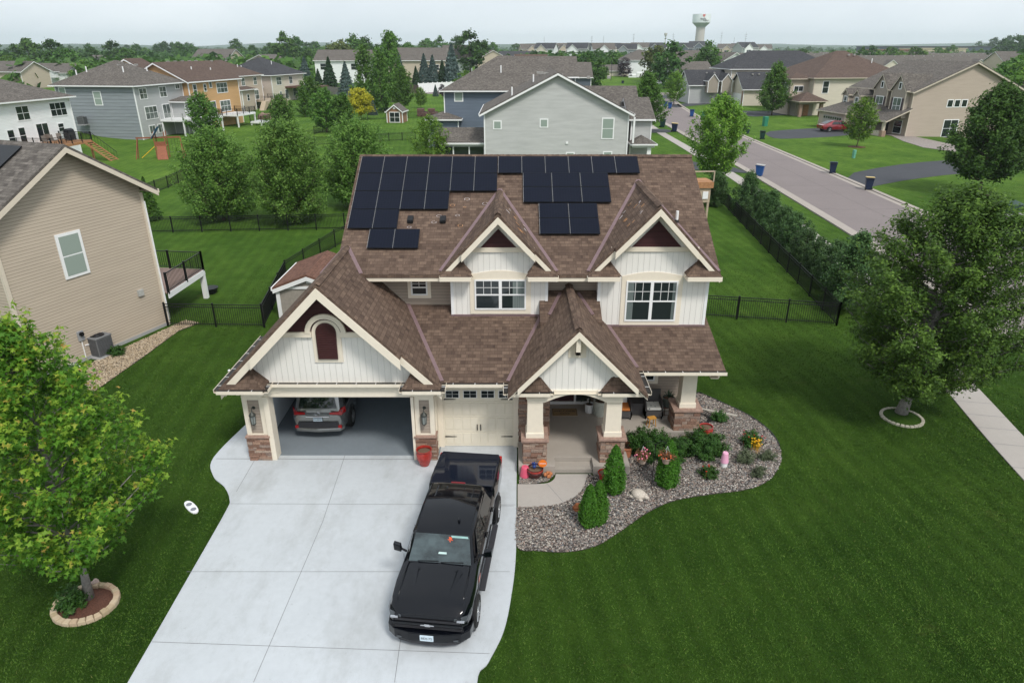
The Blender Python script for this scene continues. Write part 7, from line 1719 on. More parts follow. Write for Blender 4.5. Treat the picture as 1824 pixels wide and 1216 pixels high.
car('silver car parked in the distant drive beside the big round tree', tuple(at(1172, 152)), R(80), (.4, .42, .44), 1.2); car('white car in the distant drive left of the big round tree', tuple(at(1150, 136)), R(70), (.6, .6, .6), 1.2)
car('dark car glimpsed under the big round tree', tuple(at(1158, 153)), R(95), (.03, .03, .04), 1.2)
e = empty('travel_trailer', 'white travel trailer and tow vehicle parked beside the purple tree', 'trailer', tuple(at(1133, 144)), R(-8)); m = MB(); m.box(0, 8.5, 0, 3, .7, 3.4); m.box(-3.4, 0, .2, 2.8, .8, 2.6); m.build('body', WHITE, e, local=True, bevel=.3); m = MB(); m.box(.2, 8.3, -.02, 0, 1.2, 1.35); m.box(-3.0, -1.8, .16, .2, 1.9, 2.4); m.build('stripe', DKGREY, e, local=True)
for x in (-2.6, 4, 5): wheel(e, .0, 0, .5, .3) if False else None
# ================================================================ bins, pedestals, transformer
def bin_(px, py, c, lid, label, rz=0, s=1.0, tilt=0):
    p = at(px, py); e = empty('trash_bin', label, 'bin', (p.x, p.y, 0), R(rz), 'wheeled bins along the street'); e.scale = (s, s, s); nm_ = 'bin '+str(c); pm = MAT.get(nm_) or plain(nm_, c, .5, var=.05); MAT[nm_] = pm; ln = 'lid '+str(lid); lm = MAT.get(ln) or plain(ln, lid, .5, var=.05)
    m = MB(); m.taper(0, 0, .06, 1.02, .24, .27, .32, .37); m.box(-.35, .35, -.4, .4, .97, 1.03); m.box(-.25, .25, -.36, -.27, .1, .3) if False else None; m.build('bin_body', pm, e, local=True, bevel=.02)
    m = MB(); m.prism([(-.36, -.42, 1.03), (.36, -.42, 1.03), (.34, .40, 1.09), (-.34, .40, 1.09)], (0, 0, .05)); m.build('lid', lm, e, local=True, bevel=.02)
    m = MB(); m.lathe([(.13, -.3), (.13, -.22)], (0, .3, .13), 14, 'x'); m.lathe([(.13, .22), (.13, .3)], (0, .3, .13), 14, 'x'); m.build('wheel', BLACK, e, local=True)
    m = MB(); m.bar((-.3, .44, 1.0), (.3, .44, 1.0), .02); m.build('handle', BLACK, e, local=True)
    if s == 1.0: m = MB(); m.box(-.09, .09, -.352, -.345, .72, .88); m.build('sticker', WHITE, e, local=True)
NAVY, BLUE, DGREEN, YEL, SNAVY, GTAN = (.012, .022, .055), (.015, .07, .24), (.012, .04, .035), (.5, .38, .16), (.02, .03, .06), (.35, .34, .33)
for a in ((1352, 314, BLUE, GTAN, 'bright blue bin with a pale lid on the near kerb', 60), (1482, 309, NAVY, NAVY, 'navy bin on the far kerb by the asphalt drive', 160), (1546, 338, NAVY, YEL, 'navy bin with a yellow lid, nearest on the far kerb', 160),
          (1180, 227, DGREEN, DGREEN, 'dark bin on the apron behind the grey house', 70), (1201, 235, NAVY, YEL, 'navy bin with a yellow lid beside the sidewalk', 70), (1329, 238, NAVY, NAVY, 'leaning dark bin right of the light green street tree', 120), (1357, 248, DGREEN, DGREEN, 'dark green bin at the mouth of the red car driveway', 170),
          (1232, 208, BLUE, BLUE, 'bright blue bin by the light green tree top', 160), (1251, 213, (.02, .16, .12), (.02, .16, .12), 'green bin half hidden by the light green street tree', 160), (1185, 192, BLUE, BLUE, 'left of the two blue bins up the street', 160), (1193, 194, BLUE, BLUE, 'right of the two blue bins up the street', 160), (1109, 151, NAVY, NAVY, 'navy bin far up the street by the trailer', 160)):
    bin_(*a, s=1.15 if a[1] > 240 else 1.3)
PGRN = plain('pedestal green', (.03, .2, .12), .5); PALEG = plain('pale pedestal green', (.12, .33, .24), .5)
def pedestal(px, py, h, w_, mat, label):
    p = at(px, py); e = empty('utility_pedestal', label, 'pedestal', tuple(p), .3, 'utility pedestals on the lawns'); m = MB(); m.box(-w_/2, w_/2, -w_/2, w_/2, 0, h*.8); m.build('base', mat, e, local=True, bevel=.01); m = MB(); m.box(-w_/2-.03, w_/2+.03, -w_/2-.03, w_/2+.03, h*.45, h); m.build('cap', mat, e, local=True, bevel=.05)
pedestal(1362, 225, 1.7, .7, PGRN, 'green utility pedestal on the lawn before the brown porch'); pedestal(1520, 282, 1.05, .3, PALEG, 'pale green utility pedestal on the lawn of the tan gabled house')
e = empty('transformer_box', 'dark green transformer box on a concrete pad at the right edge', 'transformer', tuple(at(1796, 381)), R(8)); m = MB(); m.box(-.95, .95, -.7, .7, 0, .18); m.build('pad', FOUND, e, local=True); m = MB(); m.box(-.8, .8, -.55, .55, .18, .85); m.prism([(-.84, -.6, .85), (.84, -.6, .85), (.8, .58, 1.05), (-.8, .58, 1.05)], (0, 0, .05)); m.build('cabinet', plain('transformer green', (.03, .06, .045), .5), e, local=True, bevel=.02)
# ================================================================ stone rings round the trees
BLOCK = NT('tan edging block'); BLOCK.set(BLOCK.ramp(BLOCK.n('ShaderNodeNewGeometry').outputs['Random Per Island'], [(0, (.36, .28, .17)), (.6, (.48, .39, .27)), (1, (.42, .30, .2))]), .9); BLOCK = BLOCK.mat
def ring_of_blocks(c, rx, ry, n, label, mat=BLOCK, sz=(.15, .1, .12), rot=0, mulch=MULCH, seed=0, arc=1.0):
    e = empty('stone_ring', label, 'edging', (c[0], c[1], 0)); rg = random.Random(seed); m = MB(); b = MB()
    pts = [(c[0]+rx*math.cos(2*PI*i/40)*.97, c[1]+ry*math.sin(2*PI*i/40)*.97) for i in range(40)]
    b.xy(pts, -.03, .035); b.build('mulch', mulch, e)
    for i in range(n):
        a = 2*PI*i/n*arc+rot; x, y = c[0]+rx*math.cos(a), c[1]+ry*math.sin(a); t = math.atan2(ry*math.cos(a), -rx*math.sin(a)); u = Vector((math.cos(t), math.sin(t), 0)); v = Vector((-u.y, u.x, 0)); q = Vector((x, y, 0)); w1, d1, h1 = sz[0]*.5*rg.uniform(.88, 1), sz[1]*.5*rg.uniform(.9, 1.1), sz[2]*rg.uniform(.9, 1.1)
        base = [q-u*w1-v*d1, q+u*w1-v*d1, q+u*w1*.8+v*d1, q-u*w1*.8+v*d1]
        top = [p.lerp(q, .18)+Vector((0, 0, h1)) for p in base]; mid_ = [p+Vector((0, 0, h1*.75)) for p in base]
        m.add(base+mid_+top, [(0, 1, 5, 4), (1, 2, 6, 5), (2, 3, 7, 6), (3, 0, 4, 7), (4, 5, 9, 8), (5, 6, 10, 9), (6, 7, 11, 10), (7, 4, 8, 11), (8, 9, 10, 11)])
    m.build('edging_blocks', mat, e); return e
cl = at(152, 1080); ring_of_blocks((cl.x, cl.y+.05), .72, .64, 26, 'oval ring of tan blocks round the near maple', sz=(.19, .15, .13), seed=1)
cr_ = at(1606, 744); ring_of_blocks((cr_.x, cr_.y), .72, .72, 28, 'ring of pale stones round the large shade tree', mat=plain('pale stone', (.36, .34, .27), .9, var=.3, scale=12), sz=(.16, .11, .07), mulch=GRASS, seed=2)
p = at(1526, 262); ring_of_blocks((p.x, p.y), 1.1, 1.1, 8, 'round mulch bed under the small young tree', mat=MULCH, sz=(.3, .2, .05), seed=3); p = at(1742, 348); ring_of_blocks((p.x, p.y), 1.0, 1.0, 8, 'mulch circle under the big rounded tree', mat=MULCH, sz=(.3, .2, .05), seed=4); p = at(1270, 339); ring_of_blocks((p.x, p.y), .8, .8, 8, 'mulch circle under the light green street tree', mat=MULCH, sz=(.3, .2, .05), seed=5)
# rubble fire pit far away
m = MB(); rg = random.Random(3)
for i in range(16): q = at(470+rg.uniform(-6, 14), 211+rg.uniform(-3, 2)); m.box(q.x-.4, q.x+.4, q.y-.4, q.y+.4, 0, rg.uniform(.5, .9))
o = m.build('stone_wall', STCAP); tag(o, 'low rubble stone seat wall on the common lawn', 'wall')
m = MB()
for i in range(22): q = at(748+rg.uniform(0, 28), 207+rg.uniform(-2, 2)); m.box(q.x-.5, q.x+.5, q.y-.5, q.y+.5, 0, rg.uniform(.4, .9))
for x in (750, 769): q = at(x, 207); m.box(q.x-.7, q.x+.7, q.y-.7, q.y+.7, 0, 1.5)
o = m.build('stone_wall', plain('dark stone', (.12, .07, .06), .9, var=.3)); tag(o, 'dark red stone seat wall beyond the garden shed', 'wall')
# ================================================================ swing set & playhouse
e = empty('swing_set', 'wooden swing set with a yellow slide and blue and white canopy', 'swing set', tuple(at(292, 281)), R(15)); e.scale = (.9, .9, 1.1)
REDW = plain('red cedar', (.24, .085, .045), .7, var=.2)
m = MB()
for x in (-.7, .7):
    for y in (-.7, .7): m.box(x-.06, x+.06, y-.06, y+.06, 0, 3.0)
m.box(-.75, .75, -.75, .75, 1.35, 1.42); m.box(-.75, .75, -.75, -.7, 1.4, 1.9); m.build('tower', REDW, e, local=True)
m = MB(); m.prism([(-1.1, -1.1, 2.2), (0, -1.1, 3.5), (0, 1.1, 3.5), (-1.1, 1.1, 2.2)], (.02, 0, .05)); m.build('canopy', plain('blue canopy', (.03, .12, .35), .6), e, local=True); m = MB(); m.prism([(-.8, -1.12, 2.56), (-.4, -1.12, 3.03), (-.4, 1.12, 3.03), (-.8, 1.12, 2.56)], (0, 0, .075)); m.build('canopy', plain('white canopy', (.6, .62, .65), .6), e, local=True)
m = MB(); m.prism([(-.7, -.3, 1.4), (-2.6, -.9, .15), (-2.6, -1.3, .15), (-.7, -.7, 1.4)], (0, 0, .08)); m.build('slide', plain('yellow slide', (.7, .42, .02), .4), e, local=True)
m = MB(); m.prism([(-.5, -.75, 1.4), (.7, -.75, 1.4), (1.0, -2.1, 0), (-.4, -2.1, 0)], (0, -.06, .02)); m.build('climbing_wall', REDW, e, local=True)
m = MB(); m.beam((-3.4, .2, 0), (-3.0, .1, 2.3), .1, .1); m.beam((-3.4, -1.0, 0), (-3.0, .0, 2.3), .1, .1); m.beam((-3.2, .1, 2.3), (2.6, .1, 2.3), .12, .16); m.beam((2.6, .1, 2.3), (2.8, .9, 0), .1, .1); m.beam((2.6, .1, 2.3), (2.8, -.9, 0), .1, .1); m.build('swing_beam', REDW, e, local=True)
for x in (1.0, 1.8): m = MB(); m.bar((x, .1, 2.3), (x, .1, .6), .015); m.bar((x+.4, .1, 2.3), (x+.4, .1, .6), .015); m.box(x-.05, x+.45, 0, .22, .56, .6); m.build('swing', BLACK, e, local=True)
e = empty('playhouse', 'small raised red cedar playhouse behind the right end of the brown roof', 'playhouse', (15.5, 57.0, 0), R(5))
m = MB(); m.box(-.8, .8, -.8, .8, 1.4, 2.6); m.build('wall', PALEWD, e, local=True); m = MB(); m.box(-.95, .95, -.95, .95, 2.6, 3.1); m.build('planter_top', CEDAR, e, local=True); m = MB(); m.box(-.9, .9, -.98, -.9, 3.9, 4.0)
for x in (-.9, .9): m.box(x-.04, x+.04, -.98, -.9, 3.1, 4.0)
m.build('rail', PALEWD, e, local=True); m = MB(); m.box(.15, .6, -.86, -.8, 1.7, 2.3); m.build('window', WHITE, e, local=True)
for x in (-.7, .7):
    for y in (-.7, .7): m = MB(); m.box(x-.08, x+.08, y-.08, y+.08, 0, 1.4); m.build('leg', PALEWD, e, local=True)
e = empty('pergola', 'dark wooden pergola beside the cream house', 'pergola', tuple(at(543, 178)), 0); m = MB()
for x in (-5, 5):
    for y in (-3, 3): m.box(x-.2, x+.2, y-.2, y+.2, 0, 3.2)
m.box(-6, 6, -3.5, 3.5, 3.2, 3.6); m.build('frame', plain('dark wood', (.1, .05, .04), .8), e, local=True)
# ================================================================ things round the porch
GLZ = plain('red glazed pot', (.34, .03, .022), .22, var=.25, scale=8, spec=.6); TERRA = plain('terracotta', (.42, .16, .085), .75, var=.12); PEAT = plain('potting soil', (.14, .09, .06), .95, var=.4, scale=40)
def pot(loc, r, h, mat, label, shape=0, soil=PEAT, foot=True, name='plant_pot', rim=None):
    e = empty(name, label, 'pot', tuple(loc)); prof = [(r*.55, 0), (r*.6, .02), (r*.95, h*.45), (r*1.02, h*.72), (r*.86, h*.9), (r*.98, h*.95), (r*1.0, h), (r*.88, h), (r*.84, h*.9)] if shape == 0 else ([(r*.68, 0), (r*.92, h*.85), (r*1.02, h*.86), (r*1.02, h), (r*.9, h), (r*.86, h*.88)] if shape == 1 else [(r*.82, 0), (r*.95, h*.4), (r, h), (r*.9, h), (r*.88, h*.9)])
    m = MB(); m.lathe(prof, n=28, caps=False); o = m.build('pot', mat, e, local=True, smooth=True); o.data.set_sharp_from_angle(angle=R(40)); m = MB(); m.lathe([(r*.87, h*.84), (.01, h*.86)], n=20, caps=False); m.build('soil', soil, e, local=True)
    return e
pot(at(756, 832)+Vector((0, .12, .03)), .27, .62, GLZ, 'tall red glazed pot beside the right garage pier', 0); pot(at(1257, 779, .0)+Vector((0, .1, .03)), .26, .4, GLZ, 'squat red glazed pot beside the right porch column')
dp = plain('dark glazed pot', (.06, .012, .012), .25, spec=.6); pot(at(953, 852)+Vector((0, .05, .03)), .27, .36, dp, 'dark red glazed pot with a blue figure at the walkway corner'); m = MB(); q = at(953, 852)+Vector((0, .05, .03)); m.lathe([(.25, .33), (.275, .36), (.275, .30), (.255, .27)], q, 28, caps=False); o = m.build('pot_rim', GLZ); tag(o, 'red glazed band round the dark pot', 'pot rim')
m = MB(); m.ball(q+Vector((-.03, 0, .42)), .07); m.ball(q+Vector((-.03, 0, .54)), .05); m.prism([q+Vector((-.12, 0, .48)), q+Vector((-.06, 0, .46)), q+Vector((-.1, .02, .6))], (0, .03, 0)); m.prism([q+Vector((.05, 0, .48)), q+Vector((0, 0, .46)), q+Vector((.06, .02, .56))], (0, .03, 0)); o = m.build('garden_ornament', plain('cobalt ceramic', (.02, .05, .2), .2), smooth=True); tag(o, 'small blue ceramic bird standing in the dark pot', 'ornament')
PINK = plain('pink plastic', (.65, .1, .17), .5, var=.08); LPINK = plain('pale pink plastic', (.72, .36, .5), .45, var=.05)
def upturned(loc, r, h, mat, label, base=None):
    e = empty('upturned_pot', label, 'pot', tuple(loc)); m = MB(); m.lathe([(r, 0), (r*.98, .06), (r*.72, h*.93), (r*.6, h), (.01, h)], n=24, caps=False); m.build('pot', mat, e, local=True, smooth=False)
    if base: m = MB(); m.lathe([(r*.8, -.18), (r*.9, 0)], n=24); m.build('base', WHITE, e, local=True)
upturned(at(935, 850)+Vector((0, .04, .03)), .17, .38, PINK, 'bright pink upturned pot beside the dark glazed pot'); upturned(at(1289, 831)+Vector((0, 0, .2)), .135, .38, LPINK, 'pale pink cup-shaped light on a white base in the gravel', 1)
pot(at(1117, 815)+Vector((-.05, .1, .03)), .26, .42, TERRA, 'terracotta pot against the middle stone pier', 1); pot(at(1075, 855)+Vector((.0, .0, .03)), .2, .3, GLZ, 'red pot half hidden behind the bright cone shrub', 1); pot(at(1219, 785)+Vector((0, 0, .03)), .17, .18, plain('pewter pot', (.2, .2, .23), .5), 'small grey pot in the gravel by the slab corner', 2)
# ceramic animals and stones
def rock(loc, r, mat, label, nm='garden_rock', sq=(1, .8, .6), seed=0):
    m = MB(); m.ball(loc, r, 9, 6, .35, sq, random.Random(seed)); o = m.build(nm, mat, smooth=False); tag(o, label, 'rock'); return o
rock(at(1030, 908)+Vector((0, 0, .1)), .2, plain('rust rock', (.34, .12, .05), .9, var=.4), 'rust-red rock beside the nearest cone shrub', seed=2)
m = MB(); q = at(975, 850)+Vector((0, 0, .1)); 
for k in range(7): a = random.Random(k).uniform(0, 6.28); m.ball(q+Vector((.11*math.cos(a), .08*math.sin(a), .03*(k % 3))), .07, 6, 4, .3)
o = m.build('garden_ornament', plain('terracotta frog', (.45, .17, .07), .8)); tag(o, 'terracotta animal ornament at the edge of the walkway', 'ornament')
e = empty('turtle_ornament', 'speckled stone turtle lying in the gravel bed', 'ornament', tuple(at(1137, 884)), R(-35)); TM = plain('pale speckled stone', (.47, .42, .36), .85, var=.3, scale=30)
m = MB(); m.ball((0, 0, .1), .25, 14, 8, .06, (1, .85, .62)); m.build('shell', TM, e, local=True, smooth=True); m = MB(); m.ball((.27, -.02, .1), .085, 8, 6, 0, (1.2, .9, .8)); m.build('head', TM, e, local=True, smooth=True)
for x, y in ((.16, .18), (.16, -.18), (-.17, .16), (-.17, -.16)): m = MB(); m.ball((x, y, .04), .07, 7, 5, 0, (1.2, .9, .6)); m.build('flipper', TM, e, local=True, smooth=True)
rock(at(172, 1042)+Vector((0, 0, .1)), .1, plain('pinkish stone', (.5, .38, .33), .9), 'round pinkish stone ball in the near ring', sq=(1, 1, 1), seed=4)
m = MB(); rg = random.Random(8)
e = empty('garden_sign', 'orange round security sign on a stake by the left porch column', 'sign', tuple(at(966, 853)))
m = MB(); m.bar((0, 0, 0), (0, 0, .55), .008); m.build('stake', BLACK, e, local=True); m = MB(); m.lathe([(.14, 0), (.14, .012)], (0, -.01, .62), 24, 'y'); sg = m.build('sign_face', plain('sign orange', (.8, .19, .02), .5), e, local=True); text_mesh('vivint', .1, WINK, sg, (0, -.013, .625), (R(90), 0, 0))
# shepherd hook with hanging pots
hk = at(1160, 872); e = empty('shepherd_hook', 'black double shepherd hook standing in the gravel', 'plant hook', tuple(hk))
m = MB(); m.tube([(0, 0, 0), (0, 0, 1.75)], .012); 
for s in (-1, 1): m.tube([(0, 0, 1.5)]+[(s*(.19-.19*math.cos(a)), 0, 1.62+.22*math.sin(a)) for a in [i*PI/8 for i in range(1, 9)]], .01)
m.build('pole', BLACK, e, local=True); m = MB(); m.tube([(-.1, 0, .12), (-.1, 0, 0)], .008); m.tube([(-.1, 0, .14), (.1, 0, .14), (.1, 0, 0)], .008); m.build('foot_prong', BLACK, e, local=True)
for s, fm_, lb in ((-1, PF, 'hanging pot of pink and orange flowers, left on the hook'), (1, OF, 'hanging pot of red-orange flowers, right on the hook')):
    c = hk+Vector((s*.38, 0, 1.05)); e = pot(c, .16, .2, plain('pale clay', (.36, .27, .22), .8) if s < 0 else MAT['pale clay'], lb, 1, name='hanging_pot'); m = MB()
    for k in range(3): a = k*2.1; m.bar((.15*math.cos(a), .15*math.sin(a), .2), (0, 0, .62), .004, 4)
    m.build('wire', WHITE, e, local=True); ms = yewmesh(.3, .26, 60+s, leafmat('rusty leaf', (.1, .08, .03), (.2, .1, .05), (.3, .14, .07)) if s < 0 else MAT['rusty leaf'], 500, .05)[0]; o = bpy.data.objects.new('foliage', ms); col.objects.link(o); o.parent = e; o.location = (0, 0, .14); WM[o.name] = Matrix.Identity(4)
    rg = random.Random(s); m = MB()
    for i in range(18): a = rg.uniform(0, 6.28); r_ = rg.uniform(.05, .28); m.ball((r_*math.cos(a), r_*math.sin(a), .24+rg.uniform(0, .16)), .03, 5, 3, .4)
    m.build('blooms', fm_, e, local=True)
# downspout lying on the gravel
m = MB(); m.beam(at(1245, 731)+Vector((0, 0, .08)), at(1312, 743)+Vector((0, 0, .06)), .09, .07); o = m.build('downspout_extension', WALK if False else plain('buff pipe', (.42, .39, .34), .6)); tag(o, 'pale downspout extension lying on the gravel', 'pipe')
m = MB(); rg = random.Random(12)
for k in range(4): r_ = .3+.05*k; m.tube([(7.25+r_*math.cos(a*PI/10+k), 22.9+r_*1.2*math.sin(a*PI/10+k), .08+.03*k) for a in range(20)], .018, 5)
o = m.build('garden_hose', BLACK); tag(o, 'coil of black hose at the corner of the porch', 'hose')
m = MB(); m.tube([(*p, .04) for p in bed[48:68]], .03, 5); o = m.build('bed_edging', BLACK); tag(o, 'black plastic edging along the gravel bed', 'edging')
# porch furniture
Z = .35
WICK = siding('dark wicker', (.085, .08, .08), .035, .1, .5); ORC = plain('orange cushion', (.7, .24, .06), .8); 
def floral():
    t = NT('floral cushion'); v = t.n('ShaderNodeTexVoronoi'); v.inputs['Scale'].default_value = 13; t.l(t.coord(), v.inputs['Vector'])
    k = t.ramp(v.outputs['Color'], [(.4, (.75, .75, .7)), (.55, (.7, .55, .08)), (.62, (.75, .75, .7)), (.8, (.12, .15, .18))], 'CONSTANT'); t.set(t.mix(k, (.75, .75, .7), t.ramp(v.outputs['Distance'], [(.3, (0,)*3), (.5, (1,)*3)])), .8); return t.mat
FLO = floral()
def wicker_chair(x, y, label, seat, rz=0):
    e = empty('wicker_chair', label, 'chair', (x, y, Z), rz); m = MB(); m.box(-.34, .34, -.34, .34, .12, .36); m.build('seat_frame', WICK, e, local=True)
    m = MB(); m.prism([(-.34, .28, .3), (.34, .28, .3), (.34, .36, .92), (-.34, .36, .92)], (0, .05, 0)); m.build('backrest', WICK, e, local=True)
    for s in (-1, 1): m = MB(); m.prism([(s*.34, -.34, .12), (s*.34, .34, .12), (s*.34, .34, .7), (s*.34, -.2, .62), (s*.34, -.34, .5)], (-s*.05, 0, 0)); m.build('arm', WICK, e, local=True)
    for px_ in (-.3, .3):
        for py_ in (-.3, .3): m = MB(); m.box(px_-.02, px_+.02, py_-.02, py_+.02, 0, .14); m.build('leg', BLACK, e, local=True)
    m = MB(); m.box(-.27, .27, -.32, .26, .37, .46); m.build('seat_cushion', seat, e, local=True, bevel=.03)
    if seat is ORC: m = MB(); m.prism([(-.22, .16, .47), (.22, .16, .47), (.22, .26, .85), (-.22, .26, .85)], (0, .06, 0)); m.build('back_cushion', FLO, e, local=True, bevel=.02)
wicker_chair(4.15, 22.6, 'wicker chair with an orange seat cushion on the porch', ORC); wicker_chair(5.33, 22.65, 'wicker chair with a lemon-print seat cushion on the porch', FLO)
e = empty('side_table', 'dark wicker box table between the two porch chairs', 'table', (4.76, 22.85, Z)); m = MB(); m.box(-.2, .2, -.25, .25, .05, .5); m.build('base', WICK, e, local=True); m = MB(); m.box(-.22, .22, -.28, .28, .5, .53); m.build('table_top', WICK, e, local=True)
e = empty('plant_stand', 'hexagonal wire plant stand at the right of the porch', 'stand', (5.92, 22.8, Z)); m = MB()
hx = [(.25*math.cos(k*PI/3), .2*math.sin(k*PI/3)) for k in range(6)]
for k in range(6): a, b = hx[k], hx[(k+1) % 6]; m.bar((*a, 0), (*b, 0), .012, 4); m.bar((*a, 0), (*a, .28), .012, 4)
m.build('frame', plain('bronze wire', (.1, .05, .035), .5, .5), e, local=True); m = MB(); m.xy(hx, .28, .31); m.build('table_top', plain('mahogany top', (.2, .09, .06), .6), e, local=True)
pot((5.95, 22.82, Z+.31), .23, .36, plain('olive grey pot', (.12, .135, .12), .5), 'round grey-green pot on the hexagonal stand', 2)
def spiky(loc, r, h, n, mat, label, name='spiky_plant', wd=.02, drp=.3):
    rg = random.Random(int(loc[0]*100)); m = MB()
    for i in range(n):
        a = rg.uniform(0, 6.28); el = rg.uniform(.2, 1.4); d = Vector((math.cos(a)*math.cos(el), math.sin(a)*math.cos(el), math.sin(el))); L_ = r*rg.uniform(.7, 1.1); u = Vector((-math.sin(a), math.cos(a), 0))*wd; b = Vector(loc)+Vector((0, 0, h*rg.uniform(.5, 1)))
        q = b+d*L_*.6; t_ = b+d*L_-Vector((0, 0, drp*L_*math.cos(el))); m.add([b-u*.5, b+u*.5, q+u, t_, q-u], [(0, 1, 2, 3, 4)])
    m.bar(Vector(loc), Vector(loc)+Vector((0, 0, h)), .02); o = m.build(name, mat); return tag(o, label, 'plant')
GRN = plain('agave green', (.06, .11, .06), .6); DRG = plain('dracaena leaf', (.025, .035, .02), .6, var=.4)
spiky((5.95, 22.82, Z+.64), .34, .05, 26, GRN, 'spiky agave growing in the grey-green pot', wd=.02, drp=.1); pot((2.96, 22.9, Z), .18, .36, WHITE, 'small round white pot by the door', 2); spiky((2.96, 22.9, Z+.32), .5, .55, 90, DRG, 'dark spiky dracaena in the small white pot', wd=.018, drp=.5)
pw_ = pot((3.36, 22.7, Z), .27, .62, plain('ivory pot', (.5, .52, .46), .5), 'tall ribbed ivory pot beside the dracaena', 2)
m = MB(); rg = random.Random(2)
for k in range(6): m.lathe([(.262, .08+k*.08), (.285, .1+k*.08), (.268, .12+k*.08)], n=24, caps=False)
m.build('ribs', MAT['ivory pot'], pw_, local=True)
e = empty('stool', 'small orange wooden stool on the porch slab', 'stool', (5.15, 21.85, Z), .3); YW = plain('honey wood', (.5, .25, .05), .6)
m = MB(); m.box(-.15, .15, -.1, .1, .32, .36); m.build('seat', YW, e, local=True)
for x in (-.12, .12):
    for y in (-.08, .08): m = MB(); m.beam((x*.9, y*.9, .33), (x*1.2, y*1.2, 0), .03, .03); m.build('leg', YW, e, local=True)
e = empty('doormat', 'brown coir doormat with dark lettering before the front door', 'doormat', (2.02, 22.85, Z)); m = MB(); m.box(-.48, .48, -.27, .27, 0, .02); m.build('mat', plain('coir', (.3, .2, .1), .95, var=.2, scale=60), e, local=True, bevel=.005)
text_mesh('WELCOME', .17, INK, e, (0, .06, .0215), (0, 0, 0)); text_mesh('home', .16, INK, e, (0, -.12, .0215), (0, 0, 0)); m = MB()
for a in ((-.46, .46, .235, .25), (-.46, .46, -.25, -.235), (-.46, -.445, -.235, .235), (.445, .46, -.235, .235)): m.box(a[0], a[1], a[2], a[3], .0205, .022)
m.build('border', INK, e, local=True)
def street_lamp(px, py, top, label):
    p = at(px, py); e = empty('street_lamp', label, 'street lamp', tuple(p)); h = CAMH+(p.y/(CS+(608-top)/FPX*SN))*(-SN+(608-top)/FPX*CS)
    m = MB(); m.bar((0, 0, 0), (0, 0, h), .12, 6, .07); m.tube([(0, 0, h), (-.6, 0, h+.3), (-1.6, 0, h+.4)], .05, 5); m.build('pole', DKGREY, e, local=True); m = MB(); m.box(-2.2, -1.5, -.15, .15, h+.3, h+.45); m.build('lamp_head', GALV, e, local=True)
street_lamp(1207, 158, 114, 'thin grey street lamp beside the round olive tree up the street'); street_lamp(1088, 148, 100, 'thin street lamp left of the white travel trailer')
# the white board with two grey discs on the lawn, little things in the grass
q = at(341, 904); e = empty('lawn_board', 'white rounded plastic board with two grey discs lying on the left lawn', 'lid', tuple(q), R(-45)); m = MB(); m.xy(smooth_poly([(-.4, -.13), (.4, -.13), (.4, .13), (-.4, .13)], 2), 0, .04); m.build('plate', WHITE, e, local=True)
for x in (-.17, .17): m = MB(); m.lathe([(.085, .041), (.085, .046)], (x, 0, 0), 18); m.build('disc', plain('lid grey', (.2, .21, .24), .6) if 'lid grey' not in MAT else MAT['lid grey'], e, local=True)
m = MB(); m.ball(at(408, 660), .06, 7, 5, .3); o = m.build('white_ball', WHITE); tag(o, 'tiny white object in the grass left of the garage eave', 'ball')
m = MB(); b_ = at(376, 522); m.lathe([(.3, 0), (.45, .35)], b_, 16); o = m.build('black_tub', BLACK); tag(o, 'black planter tub on the lawn beyond the deck post', 'tub')
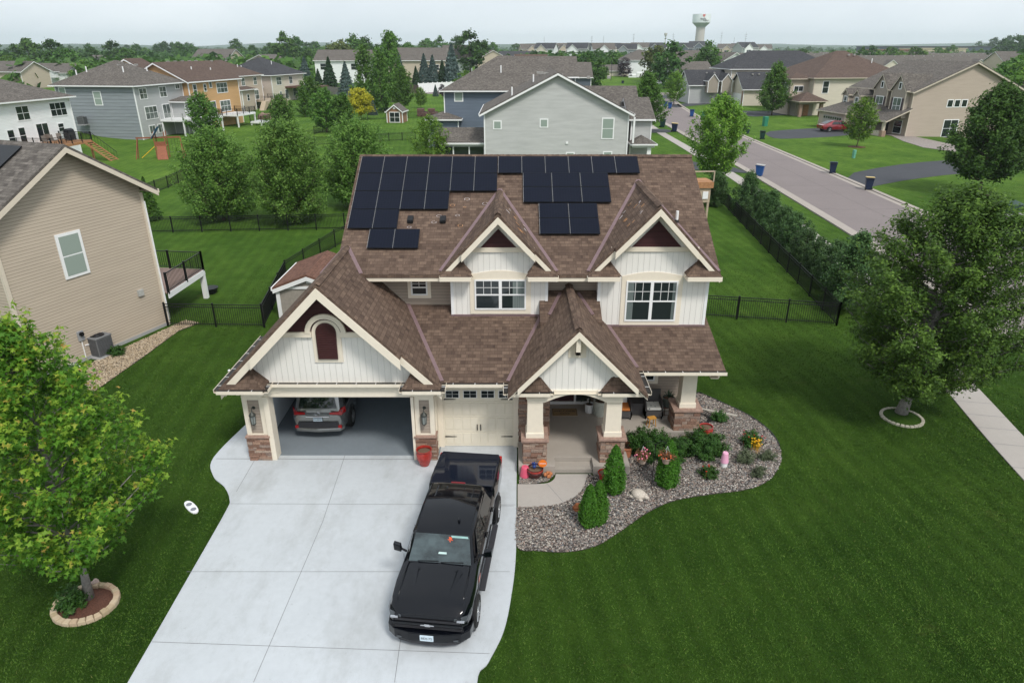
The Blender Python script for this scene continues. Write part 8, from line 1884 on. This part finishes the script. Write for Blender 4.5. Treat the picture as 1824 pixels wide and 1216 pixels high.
# ================================================================ real blades on the near lawn
def blades(n=560000):
    rg = np.random.default_rng(77)
    # thicker near the house front, thinning towards the back and the far edges
    Y = 3.5*(48/3.5)**rg.uniform(0, 1, n*2); X = rg.uniform(-1, 1, n*2)*(14+Y*.45)+1
    edge = rg.uniform(0, 1, n*2); ok0 = (Y < 30+edge*18) & (X < 18+edge*6) & (X > -22+edge*3)
    ok = ok0
    def ins(poly):
        pa = np.array(poly); c = np.zeros(len(X), bool); j = len(pa)-1
        for i in range(len(pa)):
            xi, yi = pa[i]; xj, yj = pa[j]
            if yi != yj: c ^= ((yi > Y) != (yj > Y)) & (X < (xj-xi)*(Y-yi)/(yj-yi)+xi)
            j = i
        return c
    def grow(poly, d):
        c = np.array(poly).mean(0); return [tuple(np.array(p)+(c-np.array(p))/np.linalg.norm(c-np.array(p))*d) for p in poly]
    walk = wk + wk2
    for poly in (drive, bed, walk, strip, [(-9.1, 20), (7, 20), (7, 33.5), (-9.1, 33.5)], [(-2.6, 20), (.3, 18.9), (4.2, 18.9), (7.2, 21), (7.2, 34), (-9, 34)], [(-12.3, 33.6), (-9, 33.6), (-9, 38), (-12.3, 38)]): ok &= ~ins(grow(poly, .03))
    ok &= ~((X+10.95 > -.75) & (X+10.95 < .75) & (abs(Y-cl.y-.05) < .66)) | (((X-cl.x)/.74)**2+((Y-cl.y-.05)/.66)**2 > 1) & ok
    ok &= ((X-cr_.x)/.74)**2+((Y-cr_.y)/.74)**2 > 1
    sw = np.array(offset(SW, -.65)+offset(SW, .75)[::-1]); ok &= ~ins(sw); st_ = np.array(offset(LC, -.3)+offset(LC, 12)[::-1]); ok &= ~ins(st_)
    ok &= ~((X < -16.5) & (Y > 25) & (((X+19.14)*.93-(Y-29.4)*.369) < .15))
    X, Y = X[ok][:n], Y[ok][:n]; m = len(X); print('blades', m)
    a = rg.uniform(0, 6.28, m); d = np.hypot(X, Y); w_ = (.005+.0010*d/2)*rg.uniform(.7, 1.3, m); h = rg.uniform(.02, .045, m); ln = rg.normal(size=(m, 2))*.03
    c, s_ = np.cos(a), np.sin(a); Z = np.full(m, .0)
    V = np.stack([np.stack([X-c*w_, Y-s_*w_, Z], 1), np.stack([X+c*w_, Y+s_*w_, Z], 1), np.stack([X+ln[:, 0], Y+ln[:, 1], h], 1)], 1).reshape(-1, 3)
    me = np_mesh('grass', V, 3); t = NT('grass blade'); isl = t.n('ShaderNodeNewGeometry').outputs['Random Per Island']; p = t.coord()
    k = t.ramp(isl, [(0, (.025, .058, .009)), (.5, (.046, .096, .014)), (.9, (.062, .122, .019)), (.985, (.07, .125, .022)), (1, (.10, .12, .035))])
    k = t.mix(k, t.ramp(t.noise(.32, p, 6, .7), [(.3, (.74, .76, .72)), (.7, (1.34, 1.22, 1.2))]), .9, 'MULTIPLY'); k = t.mix(k, stripes(t, p, .86, 1.12), 1, 'MULTIPLY'); t.set(k, .8, spec=.1); o = link_mesh('grass', me, t.mat); tag(o, kind='stuff')
blades()
# ================================================================ the summer haze
def haze():
    m = MB(); m.box(-5600, 5600, -60, 7200, -6, 120); me_o = m.build('haze', None)
    mt = bpy.data.materials.new('haze'); mt.use_nodes = True; t = mt.node_tree; t.nodes.clear(); o = t.nodes.new('ShaderNodeOutputMaterial'); v = t.nodes.new('ShaderNodeVolumePrincipled')
    v.inputs['Color'].default_value = (.80, .88, .96, 1); v.inputs['Density'].default_value = .00013; v.inputs['Anisotropy'].default_value = .2
    t.links.new(v.outputs[0], o.inputs['Volume']); me_o.data.materials.append(mt); tag(me_o, kind='stuff'); return me_o
if True: haze()
scene.cycles.volume_bounces = 1 if hasattr(scene, 'cycles') else 0
